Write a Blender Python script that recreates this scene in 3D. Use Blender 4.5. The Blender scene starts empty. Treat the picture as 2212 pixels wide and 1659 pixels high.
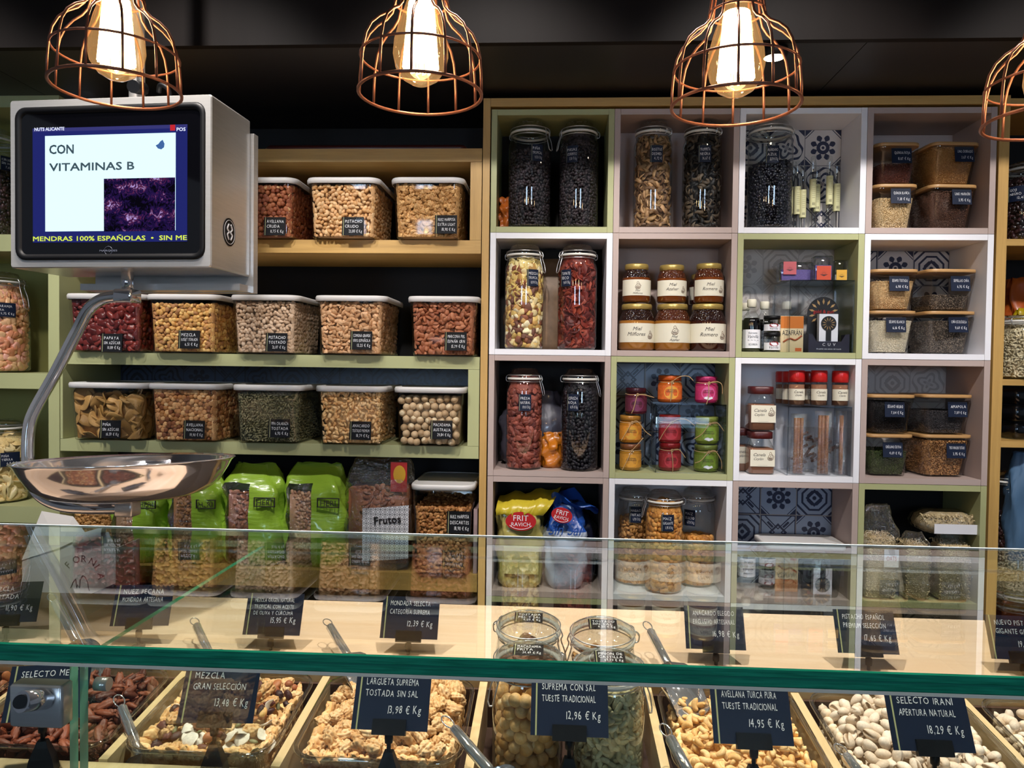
import bpy, math, random
import numpy as np
from mathutils import Vector, Matrix

sc = bpy.context.scene
COL = sc.collection
random.seed(7)
rng = np.random.default_rng(11)

# ---------------------------------------------------------------- camera
F_PX = 1640.0
YAW, PITCH, ROLL = 0.05364988, -0.02522821, -0.01271731
CAM = np.array([0.18255, -2.14919, 1.6])

def _rot(yaw, pitch, roll):
    cz, sz = math.cos(yaw), math.sin(yaw)
    cp, sp = math.cos(pitch), math.sin(pitch)
    cr, sr = math.cos(roll), math.sin(roll)
    return (np.array([[cz, -sz, 0], [sz, cz, 0], [0, 0, 1]]) @ np.array([[1, 0, 0], [0, cp, -sp], [0, sp, cp]])
            @ np.array([[cr, 0, sr], [0, 1, 0], [-sr, 0, cr]]))
RC = _rot(YAW, PITCH, ROLL)
cam = bpy.data.cameras.new('camera')
camo = bpy.data.objects.new('camera', cam)
COL.objects.link(camo)
cam.sensor_fit = 'HORIZONTAL'
cam.sensor_width = 36.0
cam.lens = F_PX / 2212 * 36.0
cam.clip_start = 0.05
cam.clip_end = 50
camo.matrix_world = Matrix(((RC[0, 0], RC[0, 2], -RC[0, 1], CAM[0]), (RC[1, 0], RC[1, 2], -RC[1, 1], CAM[1]),
                            (RC[2, 0], RC[2, 2], -RC[2, 1], CAM[2]), (0, 0, 0, 1)))
sc.camera = camo

def _ray(px, py):
    return RC @ np.array([(px - 1106) / F_PX, 1, -(py - 829.5) / F_PX])
def at(px, py, Y):
    """the point of the vertical plane y = Y that the photograph shows at a pixel"""
    d = _ray(px, py)
    return CAM + d * ((Y - CAM[1]) / d[1])
def atz(px, py, Z):
    d = _ray(px, py)
    return CAM + d * ((Z - CAM[2]) / d[2])
def xof(px, py, Y): return float(at(px, py, Y)[0])
def zof(px, py, Y): return float(at(px, py, Y)[2])

# ---------------------------------------------------------------- light and exposure
vs = sc.view_settings
vs.view_transform = 'Standard'
vs.look = 'None'
vs.gamma = 1.0
vs.use_curve_mapping = False
vs.exposure = 0.2
sc.cycles.transparent_max_bounces = 32
sc.cycles.max_bounces = 8
sc.cycles.diffuse_bounces = 3
sc.cycles.glossy_bounces = 4
sc.cycles.sample_clamp_indirect = 4.0
sc.cycles.caustics_reflective = False
sc.cycles.caustics_refractive = False

world = bpy.data.worlds.new('hall')
sc.world = world
world.use_nodes = True
world.node_tree.nodes['Background'].inputs[0].default_value = (0.75, 0.85, 1.0, 1)
world.node_tree.nodes['Background'].inputs[1].default_value = 0.10

def spot(name, loc, target, watts, color=(1, 0.93, 0.84), angle=75, r=0.05, blend=0.6):
    d = bpy.data.lights.new(name, 'SPOT')
    d.energy = watts
    d.color = color
    d.spot_size = math.radians(angle)
    d.spot_blend = blend
    d.shadow_soft_size = r
    o = bpy.data.objects.new(name, d)
    COL.objects.link(o)
    o.location = loc
    o.rotation_euler = (Vector(target) - Vector(loc)).to_track_quat('-Z', 'Y').to_euler()
    return o
# assumed ceiling spotlights over the counter, out of view, inferred from the light on the shelves
for i, x in enumerate((-1.45, -0.75, 0.0, 0.75, 1.45)):
    spot('assumed_ceiling_spotlight', (x, -1.25, 2.92), (x * 0.98, 0.0, 1.45), 76, color=(1.0, 0.95, 0.91), angle=56, r=0.045)
for i, x in enumerate((-0.55, 0.2, 0.95)):
    spot('assumed_counter_spotlight', (x, -0.95, 2.92), (x, -0.95, 1.0), 112, color=(1.0, 0.90, 0.80), angle=62, r=0.04)  # assumed as well, unseen lamps aimed down at the deck and trays

# ---------------------------------------------------------------- mesh helpers
def hexc(h, a=1.0):
    h = h.lstrip('#')
    c = [int(h[i:i + 2], 16) / 255 for i in (0, 2, 4)]
    c = [v / 12.92 if v <= 0.04045 else ((v + 0.055) / 1.055) ** 2.4 for v in c]
    return (c[0], c[1], c[2], a)

class MB:
    def __init__(self):
        self.v, self.f, self.m, self.s = [], [], [], []
    def add(self, vs_, fs, m=0, smooth=False):
        b = len(self.v)
        self.v.extend([tuple(map(float, p)) for p in vs_])
        for f in fs:
            self.f.append(tuple(i + b for i in f))
            self.m.append(m)
            self.s.append(smooth)
        return self
    def box(self, x0, x1, y0, y1, z0, z1, m=0, top=None, bottom=None, ends=None):
        v = [(x0, y0, z0), (x1, y0, z0), (x1, y1, z0), (x0, y1, z0), (x0, y0, z1), (x1, y0, z1), (x1, y1, z1), (x0, y1, z1)]
        f = [(3, 2, 1, 0), (4, 5, 6, 7), (0, 1, 5, 4), (1, 2, 6, 5), (2, 3, 7, 6), (3, 0, 4, 7)]
        return self.add(v, f, m)
    def loft(self, rings, m=0, cap0=True, cap1=True, smooth=True, closed=True):
        n = len(rings[0])
        vs_ = [p for r in rings for p in r]
        fs = []
        for k in range(len(rings) - 1):
            for i in range(n if closed else n - 1):
                j = (i + 1) % n
                fs.append((k * n + i, k * n + j, (k + 1) * n + j, (k + 1) * n + i))
        b = len(self.v)
        self.add(vs_, fs, m, smooth)
        if cap0:
            self.f.append(tuple(b + i for i in reversed(range(n)))); self.m.append(m); self.s.append(False)
        if cap1:
            self.f.append(tuple(b + (len(rings) - 1) * n + i for i in range(n))); self.m.append(m); self.s.append(False)
        return self
    def lathe(self, prof, n=24, c=(0, 0, 0), m=0, cap0=False, cap1=False, smooth=True):
        rings = [[(c[0] + r * math.cos(2 * math.pi * i / n), c[1] + r * math.sin(2 * math.pi * i / n), c[2] + z) for i in range(n)] for r, z in prof]
        return self.loft(rings, m, cap0, cap1, smooth)
    def tube(self, path, r, n=8, m=0, closed=False, cap=True):
        P = [Vector(p) for p in path]
        N = len(P)
        rings, up = [], None
        for i in range(N):
            a = P[i - 1] if (i > 0 or closed) else P[i]
            b = P[(i + 1) % N] if (i < N - 1 or closed) else P[i]
            t = (b - a).normalized()
            if up is None:
                up = Vector((0, 0, 1)) if abs(t.z) < 0.9 else Vector((1, 0, 0))
            u = (up - t * up.dot(t))
            if u.length < 1e-6:
                u = t.orthogonal()
            u.normalize()
            w = t.cross(u)
            up = u
            rr = r[i] if hasattr(r, '__len__') else r
            rings.append([tuple(P[i] + (u * math.cos(2 * math.pi * k / n) + w * math.sin(2 * math.pi * k / n)) * rr) for k in range(n)])
        if closed:
            rings.append(rings[0])
        return self.loft(rings, m, cap and not closed, cap and not closed)
    def ring(self, c, r, wire, n=32, k=6, m=0, axis='z'):
        pts = []
        for i in range(n):
            a = 2 * math.pi * i / n
            q = (r * math.cos(a), r * math.sin(a), 0)
            if axis == 'y': q = (q[0], 0, q[1])
            if axis == 'x': q = (0, q[0], q[1])
            pts.append((c[0] + q[0], c[1] + q[1], c[2] + q[2]))
        return self.tube(pts, wire, k, m, closed=True)
    def rbox(self, x0, x1, y0, y1, z0, z1, r=0.01, b=0.0, m=0, x=1.0, n=5):
        """upright rounded box; the bottom is scaled by x (taper); b bevels top and bottom"""
        cx, cy = (x0 + x1) / 2, (y0 + y1) / 2
        def loop(sx, sy, rr, z):
            return [(cx + px_, cy + py_, z) for px_, py_ in rrect(sx, sy, rr, n)]
        w, d = x1 - x0, y1 - y0
        rings = []
        if b:
            rings.append(loop((w - 2 * b) * x, (d - 2 * b) * x, max(r - b, 1e-4), z0))
            rings.append(loop(w * x, d * x, r, z0 + b))
            rings.append(loop(w, d, r, z1 - b))
            rings.append(loop(w - 2 * b, d - 2 * b, max(r - b, 1e-4), z1))
        else:
            rings = [loop(w * x, d * x, r, z0), loop(w, d, r, z1)]
        return self.loft(rings, m, True, True, True)
    def xf(self, M, start=0):
        self.v[start:] = [tuple(M @ Vector(p)) for p in self.v[start:]]
        return self
    def build(self, name, mats, parent=None, loc=None):
        me = bpy.data.meshes.new(name)
        me.from_pydata(self.v, [], self.f)
        for mt in (mats if isinstance(mats, (list, tuple)) else [mats]):
            me.materials.append(mt)
        me.polygons.foreach_set('material_index', self.m)
        me.polygons.foreach_set('use_smooth', self.s)
        me.update()
        o = bpy.data.objects.new(name, me)
        COL.objects.link(o)
        if parent is not None: o.parent = parent
        if loc is not None: o.location = loc
        return o

def rrect(w, d, r, n=5):
    r = min(r, w / 2 - 1e-5, d / 2 - 1e-5)
    pts = []
    for cx, cy, a0 in ((w / 2 - r, d / 2 - r, 0), (-w / 2 + r, d / 2 - r, 90), (-w / 2 + r, -d / 2 + r, 180), (w / 2 - r, -d / 2 + r, 270)):
        for i in range(n):
            a = math.radians(a0 + 90 * i / (n - 1))
            pts.append((cx + r * math.cos(a), cy + r * math.sin(a)))
    return pts

def smoothpath(pts, sub=6):
    """Catmull-Rom through the points"""
    P = [Vector(p) for p in pts]
    out = []
    for i in range(len(P) - 1):
        p0, p1, p2, p3 = P[max(i - 1, 0)], P[i], P[i + 1], P[min(i + 2, len(P) - 1)]
        for k in range(sub):
            t = k / sub
            out.append(0.5 * ((2 * p1) + (p2 - p0) * t + (2 * p0 - 5 * p1 + 4 * p2 - p3) * t * t + (-p0 + 3 * p1 - 3 * p2 + p3) * t ** 3))
    out.append(P[-1])
    return out

def tag(o, label=None, cat=None, group=None, kind=None):
    if label: o['label'] = label
    if cat: o['category'] = cat
    if group: o['group'] = group
    if kind: o['kind'] = kind
    return o
def thing(name, label, cat, loc=(0, 0, 0), rz=0.0, group=None, rx=0.0):
    o = bpy.data.objects.new(name, None)
    COL.objects.link(o)
    o.empty_display_size = 0.02
    o.location = [float(c) for c in loc]
    o.rotation_euler = (rx, 0, rz)
    return tag(o, label, cat, group)
def copy_tree(o, parent=None):
    c = o.copy()
    COL.objects.link(c)
    if parent is not None: c.parent = parent
    for ch in [x for x in o.children]: copy_tree(ch, c)
    return c
# ---------------------------------------------------------------- materials
class X:
    """arithmetic on shader sockets"""
    nt = None
    def __init__(self, s): self.s = s
    @staticmethod
    def op(o, *a):
        n = X.nt.nodes.new('ShaderNodeMath'); n.operation = o
        for i, q in enumerate(a):
            if isinstance(q, X): X.nt.links.new(q.s, n.inputs[i])
            else: n.inputs[i].default_value = q
        return X(n.outputs[0])
    def __add__(a, b): return X.op('ADD', a, b)
    def __radd__(a, b): return X.op('ADD', b, a)
    def __sub__(a, b): return X.op('SUBTRACT', a, b)
    def __rsub__(a, b): return X.op('SUBTRACT', b, a)
    def __mul__(a, b): return X.op('MULTIPLY', a, b)
    def __rmul__(a, b): return X.op('MULTIPLY', b, a)
    def __lt__(a, b): return X.op('LESS_THAN', a, b)
    def __gt__(a, b): return X.op('GREATER_THAN', a, b)
    def abs(a): return X.op('ABSOLUTE', a)
    def sin(a): return X.op('SINE', a)
    def frac(a): return X.op('FRACT', a)
    def floor(a): return X.op('FLOOR', a)
    def max(a, b): return X.op('MAXIMUM', a, b)
    def min(a, b): return X.op('MINIMUM', a, b)
    def pow(a, b): return X.op('POWER', a, b)

def newmat(name):
    m = bpy.data.materials.new(name)
    m.use_nodes = True
    nt = m.node_tree
    nt.nodes.clear()
    out = nt.nodes.new('ShaderNodeOutputMaterial')
    return m, nt, out
def pbr(name, color, rough=0.5, metal=0.0, coat=0.0, noise=0.0, nscale=30.0, bump=0.0, bscale=200.0, trans=0.0, emit=None, estr=0.0, spec=0.5, sss=0.0, stretch=None, aniso=0.0):
    m, nt, out = newmat(name)
    p = nt.nodes.new('ShaderNodeBsdfPrincipled')
    nt.links.new(p.outputs[0], out.inputs[0])
    c = hexc(color) if isinstance(color, str) else tuple(color) + (1,)
    p.inputs['Base Color'].default_value = c
    p.inputs['Roughness'].default_value = rough
    p.inputs['Metallic'].default_value = metal
    p.inputs['Coat Weight'].default_value = coat
    p.inputs['Transmission Weight'].default_value = trans
    p.inputs['Specular IOR Level'].default_value = spec
    p.inputs['Anisotropic'].default_value = aniso
    if sss:
        p.inputs['Subsurface Weight'].default_value = sss
        p.inputs['Subsurface Radius'].default_value = (0.01, 0.006, 0.003)
    if emit:
        p.inputs['Emission Color'].default_value = hexc(emit) if isinstance(emit, str) else tuple(emit) + (1,)
        p.inputs['Emission Strength'].default_value = estr
    if noise or bump:
        tc = nt.nodes.new('ShaderNodeTexCoord')
        mp = nt.nodes.new('ShaderNodeMapping')
        nt.links.new(tc.outputs['Object'], mp.inputs[0])
        if stretch: mp.inputs['Scale'].default_value = stretch
    if noise:
        nz = nt.nodes.new('ShaderNodeTexNoise'); nz.inputs['Scale'].default_value = nscale; nz.inputs['Detail'].default_value = 4
        nt.links.new(mp.outputs[0], nz.inputs['Vector'])
        mx = nt.nodes.new('ShaderNodeMix'); mx.data_type = 'RGBA'
        mx.inputs[6].default_value = tuple(max(0, v * (1 - noise)) for v in c[:3]) + (1,)
        mx.inputs[7].default_value = tuple(min(1, v * (1 + noise)) for v in c[:3]) + (1,)
        nt.links.new(nz.outputs[0], mx.inputs[0])
        nt.links.new(mx.outputs[2], p.inputs['Base Color'])
    if bump:
        b = nt.nodes.new('ShaderNodeTexNoise'); b.inputs['Scale'].default_value = bscale; b.inputs['Detail'].default_value = 3
        nt.links.new(mp.outputs[0], b.inputs['Vector'])
        bn = nt.nodes.new('ShaderNodeBump'); bn.inputs['Strength'].default_value = bump; bn.inputs['Distance'].default_value = 0.002
        nt.links.new(b.outputs[0], bn.inputs['Height'])
        nt.links.new(bn.outputs[0], p.inputs['Normal'])
    return m
def clear(name, tint=(0.97, 0.98, 0.98), edge=(0.62, 0.66, 0.66), rough=0.0, base=0.04, gain=0.96, power=5.0, wrinkle=0.0, wscale=60.0, gcol=(1, 1, 1)):
    """thin clear sheet: see-through, with a Fresnel-like gloss and a denser look where one looks along it"""
    m, nt, out = newmat(name)
    X.nt = nt
    lw = nt.nodes.new('ShaderNodeLayerWeight'); lw.inputs[0].default_value = 0.5
    if wrinkle:
        tc = nt.nodes.new('ShaderNodeTexCoord')
        nz = nt.nodes.new('ShaderNodeTexNoise'); nz.inputs['Scale'].default_value = wscale; nz.inputs['Detail'].default_value = 3
        nt.links.new(tc.outputs['Object'], nz.inputs['Vector'])
        bn = nt.nodes.new('ShaderNodeBump'); bn.inputs['Strength'].default_value = wrinkle; bn.inputs['Distance'].default_value = 0.02
        nt.links.new(nz.outputs[0], bn.inputs['Height'])
    f = X(lw.outputs['Facing'])
    fac = f.pow(power) * gain + base
    mixc = nt.nodes.new('ShaderNodeMix'); mixc.data_type = 'RGBA'
    mixc.inputs[6].default_value = tuple(tint) + (1,)
    mixc.inputs[7].default_value = tuple(edge) + (1,)
    nt.links.new(f.pow(4.0).s, mixc.inputs[0])
    t = nt.nodes.new('ShaderNodeBsdfTransparent')
    nt.links.new(mixc.outputs[2], t.inputs[0])
    g = nt.nodes.new('ShaderNodeBsdfGlossy'); g.inputs['Roughness'].default_value = rough
    g.inputs['Color'].default_value = tuple(gcol) + (1,)
    if wrinkle: nt.links.new(bn.outputs[0], g.inputs['Normal'])
    mx = nt.nodes.new('ShaderNodeMixShader')
    nt.links.new(fac.s, mx.inputs[0]); nt.links.new(t.outputs[0], mx.inputs[1]); nt.links.new(g.outputs[0], mx.inputs[2])
    nt.links.new(mx.outputs[0], out.inputs[0])
    return m
def glow(name, color, strength):
    m, nt, out = newmat(name)
    e = nt.nodes.new('ShaderNodeEmission')
    e.inputs[0].default_value = hexc(color) if isinstance(color, str) else tuple(color) + (1,)
    e.inputs[1].default_value = strength
    nt.links.new(e.outputs[0], out.inputs[0])
    return m
def wood(name, c1, c2, axis='x', rough=0.45, scale=6.0):
    m, nt, out = newmat(name)
    p = nt.nodes.new('ShaderNodeBsdfPrincipled'); nt.links.new(p.outputs[0], out.inputs[0])
    p.inputs['Roughness'].default_value = rough
    tc = nt.nodes.new('ShaderNodeTexCoord'); mp = nt.nodes.new('ShaderNodeMapping')
    nt.links.new(tc.outputs['Object'], mp.inputs[0])
    s = {'x': (0.5, 9, 9), 'y': (9, 0.5, 9), 'z': (9, 9, 0.5)}[axis]
    mp.inputs['Scale'].default_value = s
    n1 = nt.nodes.new('ShaderNodeTexNoise'); n1.inputs['Scale'].default_value = scale; n1.inputs['Detail'].default_value = 6; n1.inputs['Distortion'].default_value = 0.6
    nt.links.new(mp.outputs[0], n1.inputs['Vector'])
    n2 = nt.nodes.new('ShaderNodeTexNoise'); n2.inputs['Scale'].default_value = scale * 7; n2.inputs['Detail'].default_value = 4
    nt.links.new(mp.outputs[0], n2.inputs['Vector'])
    X.nt = nt
    f = (X(n1.outputs[0]) * 0.7 + X(n2.outputs[0]) * 0.3 - 0.35) * 3.0
    r = nt.nodes.new('ShaderNodeMix'); r.data_type = 'RGBA'
    r.inputs[6].default_value = hexc(c1); r.inputs[7].default_value = hexc(c2)
    cl = nt.nodes.new('ShaderNodeClamp'); nt.links.new(f.s, cl.inputs[0])
    nt.links.new(cl.outputs[0], r.inputs[0])
    nt.links.new(r.outputs[2], p.inputs['Base Color'])
    return m
def attr_mat(name, rough=0.55, bump=0.25, bscale=350.0, spec=0.4, coat=0.0):
    """takes each piece's own colour from the mesh and mottles it"""
    m, nt, out = newmat(name)
    p = nt.nodes.new('ShaderNodeBsdfPrincipled'); nt.links.new(p.outputs[0], out.inputs[0])
    p.inputs['Roughness'].default_value = rough
    p.inputs['Specular IOR Level'].default_value = spec
    p.inputs['Coat Weight'].default_value = coat
    a = nt.nodes.new('ShaderNodeAttribute'); a.attribute_name = 'Col'
    tc = nt.nodes.new('ShaderNodeTexCoord')
    nz = nt.nodes.new('ShaderNodeTexNoise'); nz.inputs['Scale'].default_value = bscale; nz.inputs['Detail'].default_value = 3
    nt.links.new(tc.outputs['Object'], nz.inputs['Vector'])
    X.nt = nt
    h = X(nz.outputs[0]) * 0.5 + 0.75
    mx = nt.nodes.new('ShaderNodeMix'); mx.data_type = 'RGBA'; mx.blend_type = 'MULTIPLY'; mx.inputs[0].default_value = 1.0
    nt.links.new(a.outputs['Color'], mx.inputs[6]); nt.links.new(h.s, mx.inputs[7])
    nt.links.new(mx.outputs[2], p.inputs['Base Color'])
    bn = nt.nodes.new('ShaderNodeBump'); bn.inputs['Strength'].default_value = bump; bn.inputs['Distance'].default_value = 0.001
    nt.links.new(nz.outputs[0], bn.inputs['Height']); nt.links.new(bn.outputs[0], p.inputs['Normal'])
    return m
def tile_mat(name, ink='#20233f', ground='#c4bcb8', grout='#8b8684', size=0.105, seed=0.0):
    """patchwork of printed cement tiles"""
    m, nt, out = newmat(name)
    p = nt.nodes.new('ShaderNodeBsdfPrincipled'); nt.links.new(p.outputs[0], out.inputs[0])
    p.inputs['Roughness'].default_value = 0.35
    X.nt = nt
    tc = nt.nodes.new('ShaderNodeTexCoord'); sp = nt.nodes.new('ShaderNodeSeparateXYZ')
    nt.links.new(tc.outputs['Object'], sp.inputs[0])
    u = (X(sp.outputs[0]) - 0.3285) * (1 / size) + 20.0
    v = (X(sp.outputs[2]) - 0.3285) * (1 / size) + 20.0
    x, y = u.frac() - 0.5, v.frac() - 0.5
    k = (u.floor() * 0.381966 + v.floor() * 0.27 + (seed + 5.0)).frac()
    r = X.op('SQRT', x * x + y * y)
    th = X.op('ARCTAN2', y, x)
    ax, ay = x.abs(), y.abs()
    cheb = ax.max(ay)
    man = ax + ay
    corner = man > 0.80
    cornerline = (man - 0.74).abs() < 0.015
    # flower in an octagon
    petal = (r - 0.27).abs() < ((th * 4.0).sin().abs() * 0.14 - 0.05)
    A = ((r - 0.13).abs() < 0.05).max(r < 0.04).max(petal).max(corner).max(cornerline)
    # nested octagons with a diamond
    d = cheb.max(man * 0.72)
    B = ((d * 6.5).frac() < 0.36).max((man - 0.2).abs() < 0.05)
    # four almonds and a cross of bands
    D1, D2 = (x + y).abs(), (x - y).abs()
    C = ((D1.min(D2) - 0.10).abs() < 0.022).max((D1.min(D2) < 0.045) * (r > 0.2) * (r < 0.42)).max((man - 0.22).abs() < 0.04).max(cheb > 0.46)
    # scrolls
    S = (((r * 34.0 + (th * 4.0).sin() * 2.2).sin() > 0.25) * (r < 0.46)).max(corner)
    inkf = (k < 0.27) * A + (k > 0.27) * (k < 0.5) * B + (k > 0.5) * (k < 0.75) * C + (k > 0.75) * S
    mx = nt.nodes.new('ShaderNodeMix'); mx.data_type = 'RGBA'
    mx.inputs[6].default_value = hexc(ground); mx.inputs[7].default_value = hexc(ink)
    nt.links.new(inkf.s, mx.inputs[0])
    m2 = nt.nodes.new('ShaderNodeMix'); m2.data_type = 'RGBA'
    nt.links.new(mx.outputs[2], m2.inputs[6]); m2.inputs[7].default_value = hexc(grout)
    nt.links.new((cheb > 0.487).s, m2.inputs[0])
    nt.links.new(m2.outputs[2], p.inputs['Base Color'])
    return m
def lattice_mat(name):
    """white paper printed with interlaced circles"""
    m, nt, out = newmat(name)
    p = nt.nodes.new('ShaderNodeBsdfPrincipled'); nt.links.new(p.outputs[0], out.inputs[0])
    X.nt = nt
    tc = nt.nodes.new('ShaderNodeTexCoord'); sp = nt.nodes.new('ShaderNodeSeparateXYZ')
    nt.links.new(tc.outputs['Object'], sp.inputs[0])
    u, v = X(sp.outputs[0]) * 36.0 + 20.0, X(sp.outputs[2]) * 36.0 + 20.0
    def circ(ox, oy):
        a, b = (u + ox).frac() - 0.5, (v + oy).frac() - 0.5
        return (X.op('SQRT', a * a + b * b) - 0.49).abs() < 0.015
    def circ2(ox, oy):
        a, b = (u + ox).frac(), (v + oy).frac()
        return (X.op('SQRT', a * a + b * b) - 0.5).abs() < 0.04
    f = circ(0, 0).max(circ(0.5, 0.5)).max(circ(0.5, 0)).max(circ(0, 0.5))
    mx = nt.nodes.new('ShaderNodeMix'); mx.data_type = 'RGBA'
    mx.inputs[6].default_value = hexc('#eeecf0'); mx.inputs[7].default_value = hexc('#23232b')
    nt.links.new(f.s, mx.inputs[0]); nt.links.new(mx.outputs[2], p.inputs['Base Color'])
    p.inputs['Roughness'].default_value = 0.4
    return m
def datepic_mat(name):
    """the picture of dates that the screen shows"""
    m, nt, out = newmat(name)
    tc = nt.nodes.new('ShaderNodeTexCoord'); mp = nt.nodes.new('ShaderNodeMapping')
    nt.links.new(tc.outputs['Object'], mp.inputs[0]); mp.inputs['Scale'].default_value = (18, 18, 34); mp.inputs['Rotation'].default_value = (0, 0.5, 0)
    vo = nt.nodes.new('ShaderNodeTexVoronoi'); nt.links.new(mp.outputs[0], vo.inputs['Vector']); vo.inputs['Scale'].default_value = 1.0
    nz = nt.nodes.new('ShaderNodeTexNoise'); nz.inputs['Scale'].default_value = 75; nz.inputs['Detail'].default_value = 3; nz.inputs['Distortion'].default_value = 3.0
    nt.links.new(tc.outputs['Object'], nz.inputs['Vector'])
    X.nt = nt
    r = nt.nodes.new('ShaderNodeValToRGB')
    nt.links.new((X(nz.outputs[0]) * 0.9 - X(vo.outputs['Distance']) * 0.55 + 0.22).s, r.inputs[0])
    el = r.color_ramp.elements
    el[0].position = 0.25; el[0].color = hexc('#08060f')
    el[1].position = 0.72; el[1].color = hexc('#b9a4e8')
    e = el.new(0.45); e.color = hexc('#24154a')
    e = el.new(0.56); e.color = hexc('#5a2140')
    em = nt.nodes.new('ShaderNodeEmission'); nt.links.new(r.outputs[0], em.inputs[0]); em.inputs[1].default_value = 0.9
    nt.links.new(em.outputs[0], out.inputs[0])
    return m

M = {}
M['green'] = pbr('green_board', '#a7a97a', 0.5, noise=0.05, nscale=8)
M['taupe'] = pbr('taupe_board', '#b09d96', 0.5, noise=0.05, nscale=8)
M['white'] = pbr('white_board', '#e6e5ea', 0.45, noise=0.03, nscale=8)
M['oak'] = wood('oak_frame', '#b08a4c', '#c79f5c', 'x')
M['oakz'] = wood('oak_upright', '#b08a4c', '#c79f5c', 'z')
M['deck'] = wood('pale_beech', '#dcb998', '#e8cbb0', 'x', 0.4, 4.0)
M['slat'] = wood('pale_slat', '#cdb282', '#dcc498', 'y', 0.45, 5.0)
M['brown'] = pbr('brown_laminate', '#4a3226', 0.5)
M['olive'] = pbr('olive_back', '#8d8a4e', 0.6)
M['tile'] = tile_mat('patterned_tile', seed=-.25)
M['tileb'] = tile_mat('patterned_tile_lower', seed=0.0)
M['tileshade'] = tile_mat('patterned_tile_shaded', ink='#0b0e1c', ground='#2a3348', grout='#1c2230', seed=.1)  # copy of the tile with the shelf's shade put into its colours
M['tile2'] = tile_mat('patterned_tile_blue', ink='#1d2746', ground='#8f9db6', seed=0.0)
M['tile3'] = tile_mat('patterned_tile_grey', ink='#a79d98', ground='#c3bbb6', grout='#b1a8a3', seed=.4)
M['black'] = pbr('black_plastic', '#0a0a0d', 0.5, spec=0.25)
M['dark'] = pbr('dark_paint_and_shade', '#0d0b0c', 0.6, spec=0.25)  # paint of dark fittings, and painted shade on the back wall
M['soffit'] = pbr('dark_metal_fascia', '#1b1614', 0.5, spec=0.08, noise=0.25, nscale=2.2, stretch=(7, 1, 0.15))  # stretched noise paints soft vertical reflections into the colour
M['under'] = pbr('dark_soffit_panel', '#1d1a1c', 0.45)
M['floor'] = pbr('grey_floor', '#4b4744', 0.4, noise=0.2, nscale=5)
M['wallp'] = pbr('dark_wall', '#2a2628', 0.7)
M['steel'] = pbr('brushed_steel', '#cfcdcb', 0.26, metal=0.62, noise=0.1, nscale=20, stretch=(1, 1, 14))
M['chrome'] = pbr('polished_steel', '#d9d9de', 0.09, metal=0.84)
M['copper'] = pbr('copper_wire', '#96604c', 0.4, metal=0.7)
M['glass'] = clear('jar_glass', tint=(0.94, 0.955, 0.95), edge=(0.42, 0.47, 0.47), base=0.06)
M['lidglass'] = clear('lid_glass', tint=(0.86, 0.88, 0.87), edge=(0.5, 0.54, 0.54), base=0.17, power=3.0, gain=0.7)
M['wire'] = pbr('bright_wire', '#d8d8da', 0.3, metal=0.9)
M['extract'] = pbr('black_extract', '#060507', 0.15, coat=0.6)
M['plastic'] = clear('clear_plastic', tint=(0.94, 0.93, 0.91), edge=(0.6, 0.58, 0.56), base=0.04, rough=0.08, gain=0.6)
M['acrylicedge'] = clear('acrylic_edge', tint=(0.62, 0.68, 0.74), edge=(0.55, 0.6, 0.66), base=0.22)
M['acrylic'] = clear('clear_acrylic', tint=(0.95, 0.96, 0.97), edge=(0.75, 0.8, 0.85), base=0.035)
M['film'] = clear('clear_film', tint=(0.95, 0.95, 0.95), edge=(0.75, 0.75, 0.75), base=0.16, rough=0.08, wrinkle=1.0, wscale=70, gain=0.5, power=2.0)
def _bulb_glow(m):
    # the envelope round the wires glows a little too
    nt = m.node_tree
    out = [n for n in nt.nodes if n.type == 'OUTPUT_MATERIAL'][0]
    src = out.inputs[0].links[0].from_socket
    e = nt.nodes.new('ShaderNodeEmission'); e.inputs[0].default_value = (1.0, .55, .2, 1); e.inputs[1].default_value = .16
    a = nt.nodes.new('ShaderNodeAddShader')
    nt.links.new(src, a.inputs[0]); nt.links.new(e.outputs[0], a.inputs[1]); nt.links.new(a.outputs[0], out.inputs[0])
M['pane'] = clear('counter_glass', tint=(0.95, 0.985, 0.97), edge=(0.8, 0.93, 0.88), base=0.043)
M['pane2'] = clear('partition_glass', tint=(0.95, 0.985, 0.97), edge=(0.85, 0.93, 0.9), base=0.03, gain=0.3)
M['bulbglass'] = clear('amber_bulb_glass', tint=(1.0, 0.9, 0.72), edge=(0.85, 0.6, 0.35), base=0.045)
_bulb_glow(M['bulbglass'])
M['paneedge'] = pbr('green_glass_edge', '#1f8c6b', 0.08, coat=0.7, noise=0.85, nscale=5, stretch=(5.0, 1, 90))  # noise puts streaks of reflected and refracted light into the green
M['paneside'] = pbr('upright_glass_edge', '#86dcc0', 0.2, coat=0.4, noise=.2, nscale=12)
M['paneback'] = pbr('glass_edge_glint', '#e6f6ff', 0.5)
M['panerear'] = clear('bluish_glass_edge', tint=(0.72, 0.88, 0.97), edge=(0.7, 0.85, 0.95), base=0.05, gain=0.3)
M['palestrip'] = pbr('pale_reflecting_edge', '#f0d8c8', 0.5)
M['slate'] = pbr('navy_chalk_card', '#131d33', 0.55, spec=0.25)
M['slate2'] = pbr('black_chalk_card', '#0c0d12', 0.6, spec=0.2)
M['chalk'] = pbr('chalk_white', '#d9d9dd', 0.8)
M['gold_line'] = pbr('pale_gold_line', '#a8a878', 0.6)
M['lid'] = pbr('milky_lid', '#c9c6c4', 0.45, sss=0.15)
M['rubber'] = pbr('white_rubber', '#d8d4cc', 0.6)
M['orangerubber'] = pbr('pale_orange_rubber', '#d8c8b0', 0.6)
M['tanlid'] = pbr('bamboo_lid', '#b48a58', 0.4, noise=0.1, nscale=20)
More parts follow.
